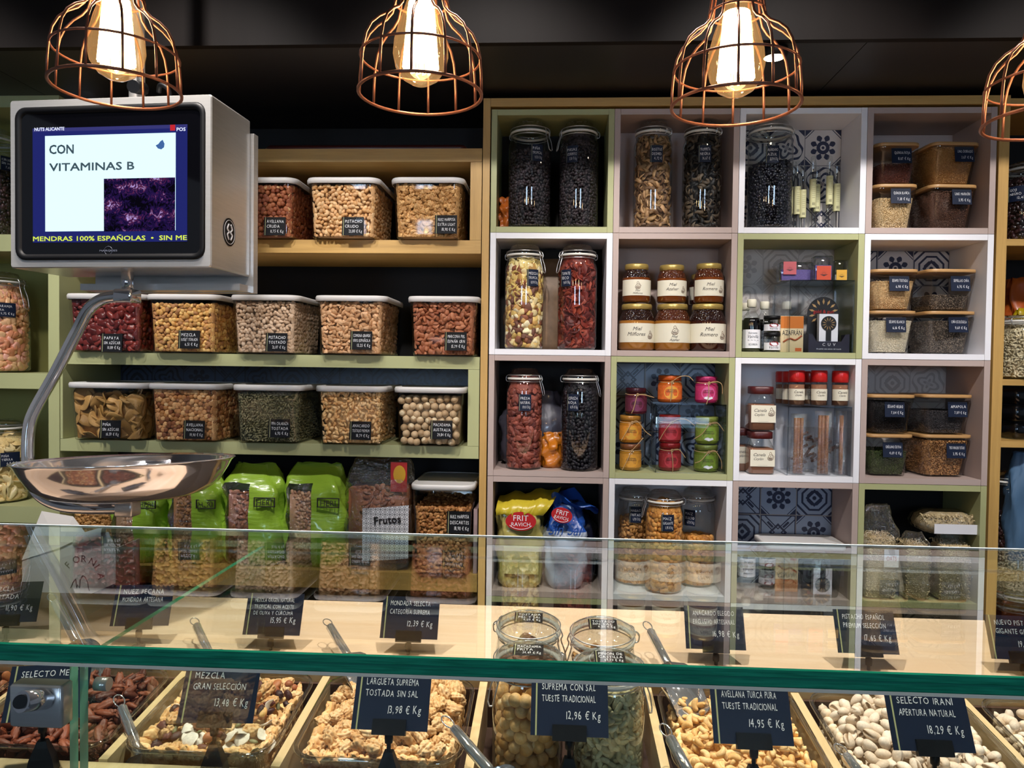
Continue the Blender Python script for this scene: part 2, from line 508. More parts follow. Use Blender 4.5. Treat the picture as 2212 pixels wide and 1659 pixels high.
M['goldlid'] = pbr('gold_lid', '#c9ad62', 0.3, metal=0.6)
M['paper'] = pbr('cream_label', '#dcd6c2', 0.6)
M['ink'] = pbr('dark_ink', '#2b2426', 0.6)
M['brownink'] = pbr('brown_ink', '#6b4a36', 0.6)
M['nut'] = attr_mat('nut_skin')
M['nutgloss'] = attr_mat('glossy_fruit', rough=0.3, coat=0.15)
M['twine'] = pbr('jute_twine', '#b79468', 0.8, bump=0.6, bscale=900)

# ---------------------------------------------------------------- lettering
_tc = {}
def text_mesh(txt, italic=False):
    key = (txt, italic)
    if key in _tc: return _tc[key]
    cu = bpy.data.curves.new('t', 'FONT')
    cu.body = txt
    cu.size = 1.0
    cu.resolution_u = 2
    if italic: cu.shear = 0.35
    ob = bpy.data.objects.new('t', cu)
    me = bpy.data.meshes.new_from_object(ob)
    v = np.array([q.co[:2] for q in me.vertices]) if len(me.vertices) else np.zeros((1, 2))
    f = [tuple(p.vertices) for p in me.polygons]
    bpy.data.objects.remove(ob); bpy.data.curves.remove(cu); bpy.data.meshes.remove(me)
    _tc[key] = (v, f)
    return _tc[key]
def hand_text(txt):
    """letters set one by one, a little uneven, as written with a chalk pen"""
    r = random.Random(sum(ord(c) * (i + 3) for i, c in enumerate(txt)))
    V, F, x, n = [], [], 0.0, 0
    for ch in txt:
        if ch == ' ':
            x += .34; continue
        v, f = text_mesh(ch)
        w = v[:, 0].max() - v[:, 0].min()
        q = v.copy(); q[:, 0] -= v[:, 0].min()
        sy, k, a = r.uniform(.93, 1.06), r.uniform(-.07, .10), r.uniform(-.05, .05)
        px = q[:, 0] * r.uniform(.78, .9); py = q[:, 1] * sy
        V.append(np.stack([x + px + k * py, py + a * px + r.uniform(-.03, .03)], 1)); F += [tuple(i + n for i in g) for g in f]
        n += len(v); x += w * .84 + .13 + (.05 if ch in ',.' else 0)
    return np.concatenate(V), F
def letter_lines(lines, mat, parent, bend=None, name='lettering', bold=0.0, hand=False):
    """lines: (text, x0, z0, height, max width, align, italic); drawn in the x-z plane at y = 0 facing -y, or wrapped on a cylinder of radius bend"""
    b = MB()
    for ln in lines:
        txt, x0, z0, h, w, al = ln[:6]
        it = ln[6] if len(ln) > 6 else False
        if not txt.strip(): continue
        v, f = hand_text(txt) if hand else text_mesh(txt, it)
        sx = h / 0.72
        wid = (v[:, 0].max() - v[:, 0].min()) * sx
        kx = min(1.0, w / wid) if w else 1.0
        if al == 'j': kx = w / wid
        xs = (v[:, 0] - v[:, 0].min()) * sx * kx
        if al == 'c': xs = xs - wid * kx / 2
        if al == 'r': xs = xs - wid * kx
        X0, Z0 = xs + x0, v[:, 1] * sx + z0
        if bend:
            pts = [(bend * math.sin(a / bend), -bend * math.cos(a / bend), z) for a, z in zip(X0, Z0)]
        else:
            pts = [(a, 0.0, z) for a, z in zip(X0, Z0)]
        b.add(pts, f)
        if bold:
            for dx, dz in ((bold, 0), (0, bold), (bold, bold)):
                b.add([(p[0] + dx * h, p[1] + .00002, p[2] + dz * h) for p in pts], f)
    return b.build(name, mat, parent)
def card(parent, w, h, lines, loc, bend=None, rx=0.0, rz=0.0, mat='slate2', stripe=True, name='price_card', textmat='chalk', thick=0.0008, fs=1.0, sign=False):
    """a chalk card: card > lettering, stripe. w, h in metres, lines of text from the top"""
    b = MB()
    if bend:
        R = bend
        n = 8
        o_, i_ = [], []
        for k in range(n + 1):
            a = (-w / 2 + w * k / n) / R
            o_.append((R * math.sin(a), -R * math.cos(a))); i_.append(((R - thick) * math.sin(a), -(R - thick) * math.cos(a)))
        loop = o_ + i_[::-1]
        b.loft([[(p[0], p[1], -h / 2) for p in loop], [(p[0], p[1], h / 2) for p in loop]], 0, True, True, False)
    else:
        b.box(-w / 2, w / 2, 0, thick, -h / 2, h / 2)
    o = b.build(name, M[mat], parent)
    o.location = loc
    o.rotation_euler = (rx, 0, rz)
    eps = 0.0004
    n = max(1, len(lines))
    L = []
    for i, t in enumerate(lines):
        last = i == n - 1 and n > 1
        hh = h * min(0.17, 0.5 / n) * fs
        z = h / 2 - h * (0.10 + 0.80 * (i + 0.5) / n) - hh / 2
        if sign:
            hh = h * (0.14 if last else 0.118 if n < 4 else 0.095)
            z = h / 2 - h * (0.64 if last else 0.16 + (0.20 if n < 4 else 0.155) * i) - hh / 2
            if last: L.append((t, w * 0.40, z, hh, w * 0.44, 'r')); continue
        if last: L.append((t, w * 0.42, z, hh, w * 0.6, 'r'))
        else: L.append((t, -w * 0.36, z, hh, w * (0.70 if sign else 0.78), 'l'))
    if L:
        lt = letter_lines(L, M[textmat], o, bend=(bend + eps) if bend else None, hand=True)
        if not bend: lt.location = (0, -eps, 0)
    if stripe:
        s = MB()
        if bend:
            a = (-w * 0.43) / bend
            R = bend + eps
            s.add([(R * math.sin(a), -R * math.cos(a), -h / 2), (R * math.sin(a + w * .02 / R), -R * math.cos(a + w * .02 / R), -h / 2),
                   (R * math.sin(a + w * .02 / R), -R * math.cos(a + w * .02 / R), h / 2), (R * math.sin(a), -R * math.cos(a), h / 2)], [(0, 1, 2, 3)])
        else:
            s.add([(-w * .44, -eps, -h / 2), (-w * .42, -eps, -h / 2), (-w * .42, -eps, h / 2), (-w * .44, -eps, h / 2)], [(0, 1, 2, 3)])
        s.build('stripe', M['gold_line'], o)
    return o
# ---------------------------------------------------------------- nuts, seeds and dried fruit
def ico(sub):
    t = (1 + 5 ** 0.5) / 2
    v = [(-1, t, 0), (1, t, 0), (-1, -t, 0), (1, -t, 0), (0, -1, t), (0, 1, t), (0, -1, -t), (0, 1, -t), (t, 0, -1), (t, 0, 1), (-t, 0, -1), (-t, 0, 1)]
    f = [(0, 11, 5), (0, 5, 1), (0, 1, 7), (0, 7, 10), (0, 10, 11), (1, 5, 9), (5, 11, 4), (11, 10, 2), (10, 7, 6), (7, 1, 8),
         (3, 9, 4), (3, 4, 2), (3, 2, 6), (3, 6, 8), (3, 8, 9), (4, 9, 5), (2, 4, 11), (6, 2, 10), (8, 6, 7), (9, 8, 1)]
    v = [np.array(p) / np.linalg.norm(p) for p in v]
    for _ in range(sub):
        c, nf = {}, []
        def mid(a, b):
            k = (min(a, b), max(a, b))
            if k not in c:
                p = v[a] + v[b]; v.append(p / np.linalg.norm(p)); c[k] = len(v) - 1
            return c[k]
        for a, b, d in f:
            x, y, z = mid(a, b), mid(b, d), mid(d, a)
            nf += [(a, x, z), (b, y, x), (d, z, y), (x, y, z)]
        f = nf
    return np.array(v), np.array(f)
ICO = {s: ico(s) for s in (0, 1, 2, 3)}

def wob(V, amp, k, seed):
    r = np.random.default_rng(seed)
    ph = r.uniform(0, 6.28, (4, 3)); d = r.normal(size=(4, 3)) * k
    n = sum(np.sin(V @ d[i] + ph[i, 0]) for i in range(4)) / 4
    return V * (1 + amp * n)[:, None]
def shape(kind, sub=1, seed=0):
    """vertices (longest half axis about 1), triangles, and a 0..1 mark for a second colour"""
    V, F = ICO[sub]
    V = V.copy()
    x, y, z = V[:, 0], V[:, 1], V[:, 2]
    mark = np.zeros(len(V))
    if kind == 'round': V = wob(V, 0.05, 2.0, seed)
    elif kind == 'hazel':
        V = V * np.array([1, 1, 0.95]); V[:, 2] += 0.18 * (z > 0.6) * (z - 0.6)
        mark = (z < -0.75) * 1.0
    elif kind == 'almond':
        w = 0.62 * (1 - 0.28 * x)
        V = np.stack([x, y * w, z * 0.36], 1)
    elif kind == 'oval': V = wob(V * np.array([1, 0.66, 0.6]), 0.06, 2.5, seed)
    elif kind == 'pistachio':
        w = 0.64 * (1 - 0.16 * x)
        V = np.stack([x, y * w, z * w * 0.95], 1)
        seam = np.exp(-((z) / 0.16) ** 2) * (y > 0) * np.clip((x + 0.9) * 1.2, 0, 1)
        op = 0.20 * np.clip(x + 0.3, 0, 1)
        V[:, 2] += np.sign(z) * op * (y > -0.4) * np.clip(y + 0.4, 0, 1) * 0.7
        V[:, 1] -= seam * 0.30
        mark = seam
        V = wob(V, 0.03, 3, seed)
    elif kind == 'walnut':
        r = np.random.default_rng(seed)
        a, b = r.uniform(0, 6.28, 2)
        rid = 1.3 * np.sin(6 * x + 2.2 * np.sin(5 * y + a) + b) * np.sin(5.5 * y + 1.6 * np.sin(6 * x + b)) + 0.5 * np.sin(9 * z + 4 * x + a)
        V = V * np.array([1, 0.74, 0.56]) * (1 + 0.115 * rid)[:, None]
        V[:, 2] -= 0.26 * np.exp(-(y / 0.14) ** 2) * (z > 0)
        V[:, 2] += 0.1 * x * x
        mark = np.clip(-rid * 0.7, 0, 1)
    elif kind == 'piece':
        V = wob(wob(V * np.array([1, 0.62, 0.45]), 0.3, 3.5, seed), 0.15, 8, seed + 9)
        r = np.random.default_rng(seed)
        mark = r.uniform(0, 1, len(V)) * 0.4
    elif kind == 'cashew':
        a = x * 1.35
        R = 0.62
        rad = 0.40 * np.sqrt(np.clip(1 - x * x, 0, 1)) * (1 + 0.14 * x)
        nrm = np.sqrt(y * y + z * z) + 1e-6
        cy, czz = y / nrm, z / nrm
        rr = (R + rad * cy)
        V = np.stack([np.sin(a) * rr, np.cos(a) * rr - R * 0.6, rad * czz * 0.85], 1)
        mark = np.exp(-((cy - 0.0) / 0.12) ** 2) * 0.5
        V = wob(V, 0.03, 3, seed)
    elif kind == 'peanut':
        w = 0.5 * (1 - 0.05 * x)
        V = np.stack([x, y * w, z * w], 1)
        V[:, 1] -= 0.12 * np.exp(-(z / 0.12) ** 2) * (y > 0)
        mark = np.exp(-(z / 0.12) ** 2) * (y > 0) * 0.6
    elif kind == 'seed': V = V * np.array([1, 0.5, 0.32])
    elif kind == 'raisin': V = wob(wob(V * np.array([1, 0.7, 0.6]), 0.25, 5, seed), 0.2, 10, seed + 3)
    elif kind == 'shard':
        V = np.sign(V) * np.abs(V) ** 0.55 * np.array([1, 0.75, 0.5])
        V = wob(V, 0.15, 2.5, seed)
    elif kind == 'slice':
        V = V * np.array([1, 0.95, 0.16]); V[:, 2] += 0.35 * np.sin(x * 2 + seed) * y
        V = wob(V, 0.08, 4, seed)
    elif kind == 'strip':
        V = np.stack([x * 1.0, y * 0.3 * (1 + 0.3 * np.sin(4 * x + seed)), z * 0.14], 1)
        V[:, 2] += 0.4 * np.sin(x * 2.4 + seed); V[:, 1] += 0.3 * np.cos(x * 3 + seed)
    elif kind == 'corn':
        V = wob(V * np.array([1, 0.85, 0.7]), 0.1, 3, seed); V[:, 0] += 0.2 * (x > 0.5)
        mark = (x < -0.6) * 0.5
    elif kind == 'date':
        V = V * np.array([1, 0.5, 0.42]); V = V * (1 + 0.07 * np.sin(9 * np.arctan2(y, z) + 3 * x + seed))[:, None]
    elif kind == 'pecan':
        V = V * np.array([1, 0.42, 0.32]); V = V * (1 + 0.1 * np.sin(12 * x + seed))[:, None]
        V[:, 2] -= 0.2 * np.exp(-(y / 0.1) ** 2) * (z > 0)
    return V, F, np.clip(mark, 0, 1)

def rand_rot(n, flat=None, lean=1.0):
    """random rotation matrices; flat: a normal the pieces' thin axis leans to"""
    q = rng.normal(size=(n, 4)); q /= np.linalg.norm(q, axis=1)[:, None]
    w, x, y, z = q.T
    Rm = np.stack([np.stack([1 - 2 * (y * y + z * z), 2 * (x * y - z * w), 2 * (x * z + y * w)], 1),
                   np.stack([2 * (x * y + z * w), 1 - 2 * (x * x + z * z), 2 * (y * z - x * w)], 1),
                   np.stack([2 * (x * z - y * w), 2 * (y * z + x * w), 1 - 2 * (x * x + y * y)], 1)], 1)
    if flat is not None:
        nn = flat + rng.normal(size=(n, 3)) * lean
        nn /= np.linalg.norm(nn, axis=1)[:, None]
        t = rng.normal(size=(n, 3)); t -= (t * nn).sum(1)[:, None] * nn; t /= np.linalg.norm(t, axis=1)[:, None]
        b = np.cross(nn, t)
        Rm = np.stack([t, b, nn], 2)
    return Rm
def mesh_np(name, V, F, C, mat, smooth=True):
    me = bpy.data.meshes.new(name)
    me.vertices.add(len(V)); me.vertices.foreach_set('co', V.astype(np.float32).ravel())
    me.loops.add(F.size); me.loops.foreach_set('vertex_index', F.astype(np.int32).ravel())
    me.polygons.add(len(F))
    me.polygons.foreach_set('loop_start', np.arange(0, F.size, 3, dtype=np.int32))
    me.polygons.foreach_set('loop_total', np.full(len(F), 3, dtype=np.int32))
    me.polygons.foreach_set('use_smooth', np.full(len(F), smooth))
    me.update(calc_edges=True)
    ca = me.color_attributes.new('Col', 'FLOAT_COLOR', 'POINT')
    ca.data.foreach_set('color', C.astype(np.float32).ravel())
    me.materials.append(mat)
    me.validate()
    return me
class Heap:
    """collects many small pieces into one mesh of arrays"""
    def __init__(self): self.V, self.F, self.C, self.n = [], [], [], 0
    def put(self, V, F, C):
        self.V.append(V); self.F.append(F + self.n); self.C.append(C); self.n += len(V)
    def scatter(self, pts, nrm, kind, size, colors, sub=1, var=0.2, mark_col=None, lean=0.6, inset=0.45, aniso_flat=True, variants=3, jitter=0.14):
        n = len(pts)
        if n == 0: return
        cols = np.array([hexc(c)[:3] for c in colors])
        which = rng.integers(0, variants, n)
        for s in range(variants):
            idx = np.nonzero(which == s)[0]
            if not len(idx): continue
            V, F, mk = shape(kind, sub, s * 7 + 1)
            k = len(idx)
            Rm = rand_rot(k, nrm[idx] if aniso_flat else None, lean)
            sz = size * (1 + rng.uniform(-var, var, k))
            P = pts[idx] - nrm[idx] * (size * inset)
            W = np.einsum('nij,vj->nvi', Rm, V) * sz[:, None, None] + P[:, None, :]
            c = cols[rng.integers(0, len(cols), k)] * (1 + rng.uniform(-jitter, jitter, (k, 1)))
            C = np.repeat(c[:, None, :], len(V), 1)
            if mark_col is not None:
                C = C * (1 - mk[None, :, None]) + np.array(hexc(mark_col)[:3]) * mk[None, :, None]
            C = np.concatenate([C, np.ones(C.shape[:2] + (1,))], 2)
            Fa = (F[None] + (np.arange(k) * len(V))[:, None, None]).reshape(-1, 3)
            self.put(W.reshape(-1, 3), Fa, C.reshape(-1, 4))
    def solid(self, mb, color):
        """a filler body under the pieces"""
        V = np.array(mb.v); F = []
        for f in mb.f:
            for i in range(1, len(f) - 1): F.append((f[0], f[i], f[i + 1]))
        self.put(V, np.array(F), np.tile(np.array(hexc(color)), (len(V), 1)))
    def build(self, name, mat='nut', loc=(0, 0, 0), rz=0.0, label=None, cat=None, kind='stuff', group=None):
        me = mesh_np(name, np.concatenate(self.V), np.concatenate(self.F), np.concatenate(self.C), M[mat])
        o = bpy.data.objects.new(name, me); COL.objects.link(o)
        o.location = [float(a) for a in loc]; o.rotation_euler = (0, 0, rz)
        tag(o, label, cat, group, kind)
        return o
def grid_quad(p00, p10, p01, p11, s, jit=0.32, dense=1.0):
    """jittered points on a quad about s apart and the quad's normal ((p10-p00) x (p01-p00))"""
    p00, p10, p01, p11 = map(np.array, (p00, p10, p01, p11))
    w = np.linalg.norm(p10 - p00); h = np.linalg.norm(p01 - p00)
    nu, nv = max(1, int(round(w / s))), max(1, int(round(h / s)))
    P = []
    for j in range(nv):
        for i in range(nu):
            u = (i + 0.5 + (0.5 * (j % 2) - 0.25) + rng.uniform(-jit, jit)) / nu
            v = (j + 0.5 + rng.uniform(-jit, jit)) / nv
            u, v = min(max(u, 0.02), 0.98), min(max(v, 0.02), 0.98)
            P.append((p00 * (1 - u) + p10 * u) * (1 - v) + (p01 * (1 - u) + p11 * u) * v)
    nn = np.cross(p10 - p00, p01 - p00).astype(float); nn /= np.linalg.norm(nn)
    return np.array(P), np.tile(nn, (len(P), 1))

RECIPE = {  # kind of piece, half length, colours, second colour, sub-division, spacing factor, material
    'hazelnut': ('hazel', 0.0075, ['#8a4a2c', '#7a3c24', '#9a5a38'], '#c9a070', 1, 1.55, 'nut'),
    'raw_pistachio': ('oval', 0.0088, ['#c49a6c', '#b88b5a', '#cda97c'], None, 1, 1.22, 'nut'),
    'light_walnut': ('walnut', 0.0100, ['#b98a54', '#c99e66', '#a87c48'], '#74491f', 2, 1.05, 'nut'),
    'papaya': ('shard', 0.013, ['#64211e', '#742a24', '#521818'], None, 1, 1.2, 'nutgloss'),
    'snack_mix': ('corn', 0.008, ['#c0904c', '#b07f46', '#cfa662', '#9c6c40'], None, 1, 1.3, 'nut'),
    'toasted_pistachio': ('oval', 0.0085, ['#b59a80', '#a98c72', '#c4ab92'], '#6e5a3a', 1, 1.2, 'nut'),
    'comuna_almond': ('almond', 0.0112, ['#b98e66', '#c69d77', '#a87c55'], None, 1, 0.95, 'nut'),
    'marcona_almond': ('almond', 0.0115, ['#96593a', '#a5694a', '#874b30'], None, 1, 1.0, 'nut'),
    'dried_pineapple': ('slice', 0.027, ['#94703c', '#a57f48', '#82602c'], '#8a5f25', 2, 1.0, 'nut'),
    'toasted_hazelnut': ('hazel', 0.0075, ['#b98654', '#a8713f', '#cb9c68', '#7c4726'], '#d9b98a', 1, 1.5, 'nut'),
    'pumpkin_seed': ('seed', 0.0055, ['#5c5a3e', '#6a664a', '#4a4933'], None, 1, 1.25, 'nut'),
    'toasted_cashew': ('cashew', 0.0118, ['#d8b078', '#e2be8c', '#cf9f66'], '#b88850', 1, 0.98, 'nut'),
    'walnut_piece': ('walnut', 0.009, ['#a87440', '#b98450', '#8f5c30'], '#5f391c', 1, 1.15, 'nut'),
    'almond': ('almond', 0.0125, ['#8f5a3c', '#a2694a', '#7c4a30'], None, 1, 1.15, 'nut'),
    'peanut': ('oval', 0.008, ['#bd9270', '#cba27e', '#a97b5c'], None, 1, 1.25, 'nut'),
    'black_raisin': ('raisin', 0.0065, ['#241b1e', '#30262a', '#191316'], None, 1, 1.3, 'nut'),
    'dried_mushroom': ('strip', 0.02, ['#7a5a3c', '#927048', '#5f432c', '#a88058'], None, 1, 0.75, 'nut'),
    'black_mushroom': ('strip', 0.017, ['#1a1613', '#28211c', '#4a3e32', '#14110f', '#5a4c3c'], None, 1, 0.75, 'nut'),
    'blueberry': ('raisin', 0.0055, ['#15141c', '#1d1c28', '#0f0e14'], None, 1, 1.35, 'nutgloss'),
    'tropical_mix': ('shard', 0.012, ['#c9a55a', '#d9c08a', '#6a4030', '#b98a4a', '#e0cfa8', '#8a5238'], None, 1, 1.15, 'nut'),
    'banana_chips': ('slice', 0.015, ['#d9bf74', '#e2cc8c', '#c9ab5c'], '#b08f4a', 2, 1.1, 'nut'),
    'dried_tomato': ('slice', 0.0145, ['#6a2018', '#7c281c', '#561812', '#8c3826'], '#a8583a', 2, 0.85, 'nut'),
    'dried_strawberry': ('raisin', 0.0125, ['#7c3a2e', '#8c4638', '#6a3028'], None, 2, 1.15, 'nut'),
    'dried_cherry': ('raisin', 0.008, ['#16131a', '#1f1a22', '#100d12'], None, 1, 1.25, 'nut'),
    'fried_bean': ('almond', 0.010, ['#a8743a', '#b98548', '#8f5f2c'], None, 1, 1.2, 'nut'),
    'giant_corn': ('corn', 0.0105, ['#c98538', '#d6964a', '#b8742c'], '#a8682c', 1, 1.25, 'nut'),
    'sesame': ('seed', 0.0022, ['#c9a878', '#b9966a', '#d4b88c'], None, 0, 1.6, 'nut'),
    'white_sesame': ('seed', 0.0022, ['#cfc6ae', '#d6ceb8', '#c4bba2'], None, 0, 1.6, 'nut'),
    'golden_flax': ('seed', 0.0022, ['#a97a44', '#b98a52', '#98693a'], None, 0, 1.6, 'nut'),
    'brown_flax': ('seed', 0.0022, ['#4e3327', '#5e3f30', '#41291f'], None, 0, 1.6, 'nut'),
    'rooibos': ('seed', 0.0022, ['#5f3328', '#6e3d2f', '#4f2a22'], None, 0, 1.6, 'nut'),
    'quinoa': ('round', 0.0016, ['#c9ae82', '#d4bd95', '#b99e74'], None, 0, 2.0, 'nut'),
    'chia': ('round', 0.0016, ['#4a4038', '#5c5046', '#3a322c', '#7a6c5e'], None, 0, 2.0, 'nut'),
    'black_sesame': ('seed', 0.0022, ['#17161a', '#212026', '#101013'], None, 0, 1.6, 'nut'),
    'poppy': ('round', 0.0016, ['#3a383c', '#4a484c', '#2c2a2e'], None, 0, 2.0, 'nut'),
    'oregano': ('seed', 0.003, ['#3c4a26', '#4a5a30', '#2f3c1e'], None, 0, 1.5, 'nut'),
    'buckwheat': ('round', 0.0028, ['#9a6c3e', '#ab7c4c', '#7f5530'], None, 0, 1.7, 'nut'),
    'candied_fruit': ('shard', 0.014, ['#d99a6a', '#e0aa7c', '#cc7f5c', '#e09c88'], None, 1, 1.15, 'nutgloss'),
    'pineapple_chunk': ('slice', 0.024, ['#dcc084', '#e4cc98', '#d0b074'], None, 2, 0.9, 'nutgloss'),
    'sunflower_seed': ('seed', 0.006, ['#b5a684', '#c4b694', '#a39472'], None, 1, 1.2, 'nut'),
    'oats': ('seed', 0.004, ['#b09c74', '#c2ae86', '#9c8862'], None, 0, 1.5, 'nut'),
    'pine_nut': ('peanut', 0.0085, ['#a9a077', '#b6ae88', '#99906a'], None, 1, 1.1, 'nut'),
    'tray_walnut': ('walnut', 0.0125, ['#d8b078', '#e0bc88', '#cc9f66'], '#b07840', 2, 1.0, 'nut'),
    'tray_pistachio': ('oval', 0.0105, ['#d8c4aa', '#e0cfb8', '#cdb79a'], None, 1, 1.2, 'nut'),
    'tray_pecan': ('pecan', 0.015, ['#6a3a28', '#7c4630', '#593020'], None, 1, 0.9, 'nut'),
    'tray_cashew': ('cashew', 0.0118, ['#e4ba7c', '#eac68c', '#dcae6c'], '#cf9c5a', 2, 1.0, 'nut'),
    'dark_berry': ('raisin', 0.008, ['#2a1a1c', '#3a2226', '#1c1214'], None, 1, 1.3, 'nutgloss'),
}
def _calm(c, k=0.06, up=1.12):
    r, g, b = [int(c[i:i + 2], 16) for i in (1, 3, 5)]
    l = .3 * r + .59 * g + .11 * b
    return '#%02x%02x%02x' % tuple(int(min(255, (q * (1 - k) + l * k) * up)) for q in (r, g, b))
for _k in list(RECIPE):
    _r = RECIPE[_k]
    RECIPE[_k] = (_r[0], _r[1], [_calm(c) for c in _r[2]], _calm(_r[3]) if _r[3] else None) + _r[4:]
def clamp_rr(V, hw, hd, cr):
    V[:, 0] = np.clip(V[:, 0], -hw, hw); V[:, 1] = np.clip(V[:, 1], -hd, hd)
    ox, oy = np.abs(V[:, 0]) - (hw - cr), np.abs(V[:, 1]) - (hd - cr)
    ln = np.maximum(np.hypot(np.maximum(ox, 0), np.maximum(oy, 0)), 1e-9)
    k = np.where((ox > 0) & (oy > 0) & (ln > cr), cr / ln, 1.0)
    V[:, 0] = np.where(k < 1, np.sign(V[:, 0]) * (hw - cr + ox * k), V[:, 0])
    V[:, 1] = np.where(k < 1, np.sign(V[:, 1]) * (hd - cr + oy * k), V[:, 1])
def fill_box(key, w, d, h, taper, loc, rz, name, label, cat, top=True, wt=1.0, sides='fr', dense=1.0, cr=0.022):
    """contents of a tapered box: w, d at the top of the fill, scaled by taper at the bottom; faces front -y"""
    kind, s, cols, mk, sub, sp, mat = RECIPE[key]
    H = Heap()
    core = MB()
    i = min(s * 1.45, 0.014) + 0.001
    w2, d2 = w - 2 * i, d - 2 * i
    core.loft([[(-w2 / 2 * taper, -d2 / 2 * taper, 0.001), (w2 / 2 * taper, -d2 / 2 * taper, 0.001), (w2 / 2 * taper, d2 / 2 * taper, 0.001), (-w2 / 2 * taper, d2 / 2 * taper, 0.001)],
               [(-w2 / 2, -d2 / 2, h - i * .8), (w2 / 2, -d2 / 2, h - i * .8), (w2 / 2, d2 / 2, h - i * .8), (-w2 / 2, d2 / 2, h - i * .8)]], 0, True, True, False)
    H.solid(core, cols[0])
    a, b = w / 2 * taper, w / 2
    e, f = d / 2 * taper, d / 2
    step = s * sp / dense
    kw = dict(kind=kind, size=s, colors=cols, sub=sub, mark_col=mk, inset=0.72)
    P, N = grid_quad((-a, -e, 0), (a, -e, 0), (-b, -f, h), (b, -f, h), step)
    H.scatter(P, N, **kw)
    if 'r' in sides:
        P, N = grid_quad((a, -e, 0), (a, e, 0), (b, -f, h), (b, f, h), step * 1.1); H.scatter(P, N, **kw)
    if 'l' in sides:
        P, N = grid_quad((-a, e, 0), (-a, -e, 0), (-b, f, h), (-b, -f, h), step * 1.1); H.scatter(P, N, **kw)
    if top:
        P, N = grid_quad((-b, -f, h), (b, -f, h), (-b, f, h), (b, f, h), step * 1.15)
        P[:, 2] += rng.uniform(-0.3, 0.35, len(P)) * s * 1.2
        H.scatter(P, N, **{**kw, 'inset': 0.3})
    # pieces lie flat against the walls
    for V in H.V:
        t_ = np.clip(V[:, 2] / h, 0, 1.2)
        V[:, 2] = np.maximum(V[:, 2], 0.0006)
        hw = w / 2 * (taper + (1 - taper) * t_); hd = d / 2 * (taper + (1 - taper) * t_)
        clamp_rr(V, hw, hd, cr)
    return H.build(name, mat, loc, rz, label, cat)
def fill_jar(key, r, h, loc, name, label, cat, arc=(-2.0, 2.0), top=True, uneven=0.0, r_in=0.0015, keys=None, neck=None):
    """contents of a round jar; arc: the angles about the -y direction that are laid with pieces"""
    H = Heap()
    for q, (key_, frac0, frac1) in enumerate(keys or [(key, 0.0, 1.0)]):
        kind, s, cols, mk, sub, sp, mat = RECIPE[key_]
        R = r - r_in
        if q == 0:
            core = MB(); i = min(s * 1.45, 0.014)
            core.lathe([(0.001, 0.002), (R - i, 0.002), (R - i, h - i), (0.001, h - i * 0.7)], 20)
            H.solid(core, cols[0])
        step = s * sp
        nv = max(1, int(h * (frac1 - frac0) / step)); nu = max(1, int(R * (arc[1] - arc[0]) / step))
        P, N = [], []
        for j in range(nv):
            for k in range(nu):
                a = arc[0] + (arc[1] - arc[0]) * (k + 0.5 + 0.5 * (j % 2) + rng.uniform(-.35, .35)) / nu
                zz = h * frac0 + h * (frac1 - frac0) * (j + 0.5 + rng.uniform(-.35, .35)) / nv
                P.append((R * math.sin(a), -R * math.cos(a), max(zz, s * 0.4))); N.append((math.sin(a), -math.cos(a), 0))
        kw = dict(kind=kind, size=s, colors=cols, sub=sub, mark_col=mk)
        H.scatter(np.array(P), np.array(N), inset=0.75, **kw)
    if top:
        P = [(R * 0.85 * math.sqrt(rng.random()) * math.cos(a), R * 0.85 * math.sqrt(rng.random()) * math.sin(a), h + uneven * math.cos(a) + rng.uniform(-.4, .4) * s) for a in rng.uniform(0, 6.28, int(3.4 * R * R / (step * step)))]
        if P: H.scatter(np.array(P), np.tile((0, 0, 1.0), (len(P), 1)), inset=0.3, **kw)
    for V in H.V:
        rr = np.maximum(np.hypot(V[:, 0], V[:, 1]), 1e-6)
        lim = np.full(len(V), R)
        lim = np.minimum(lim, r * .90 + V[:, 2] * .9)
        if neck: lim = np.minimum(lim, np.maximum(neck[1], R - (R - neck[1]) * (V[:, 2] - neck[0]) / neck[2]))
        k = np.minimum(1.0, lim / rr)
        V[:, 0] *= k; V[:, 1] *= k
        V[:, 2] = np.maximum(V[:, 2], 0.0006)
    return H.build(name, mat, loc, 0, label, cat)
# ---------------------------------------------------------------- the setting
def struct(name, b, mats, **k):
    return tag(b.build(name, mats), kind='structure', **k)
TOPZ = 2.3184          # top of the cubes
CELL = 0.345
struct('floor', MB().box(-3.2, 3.4, -6.0, 0.5, -0.05, 0.0), M['floor'])
struct('wall_back', MB().box(-3.2, 3.4, 0.32, 0.42, 0, 3.0), M['dark'])  # shade behind the shelves is put into the wall's dark colour
struct('ceiling', MB().box(-3.2, 3.4, -6.0, 0.42, 3.0, 3.05), M['wallp'])
fz = 2.365
fb = MB().box(-3.2, 3.4, -0.33, -0.31, fz, 3.0, 0)
struct('trim_1', fb, M['soffit'], label='dark brushed metal fascia above the shelves')
ub = MB()
for x0, x1 in ((-3.2, -1.3), (-1.298, -0.2), (-0.198, 0.905), (0.907, 2.1), (2.102, 3.4)):
    ub.box(x0, x1, -0.31, 0.32, fz, fz + 0.015, 0)
ub.box(-3.2, 3.4, -0.31, 0.32, fz + 0.016, fz + 0.03, 0)
struct('trim_2', ub, M['under'], label='dark panelled underside of the bulkhead')
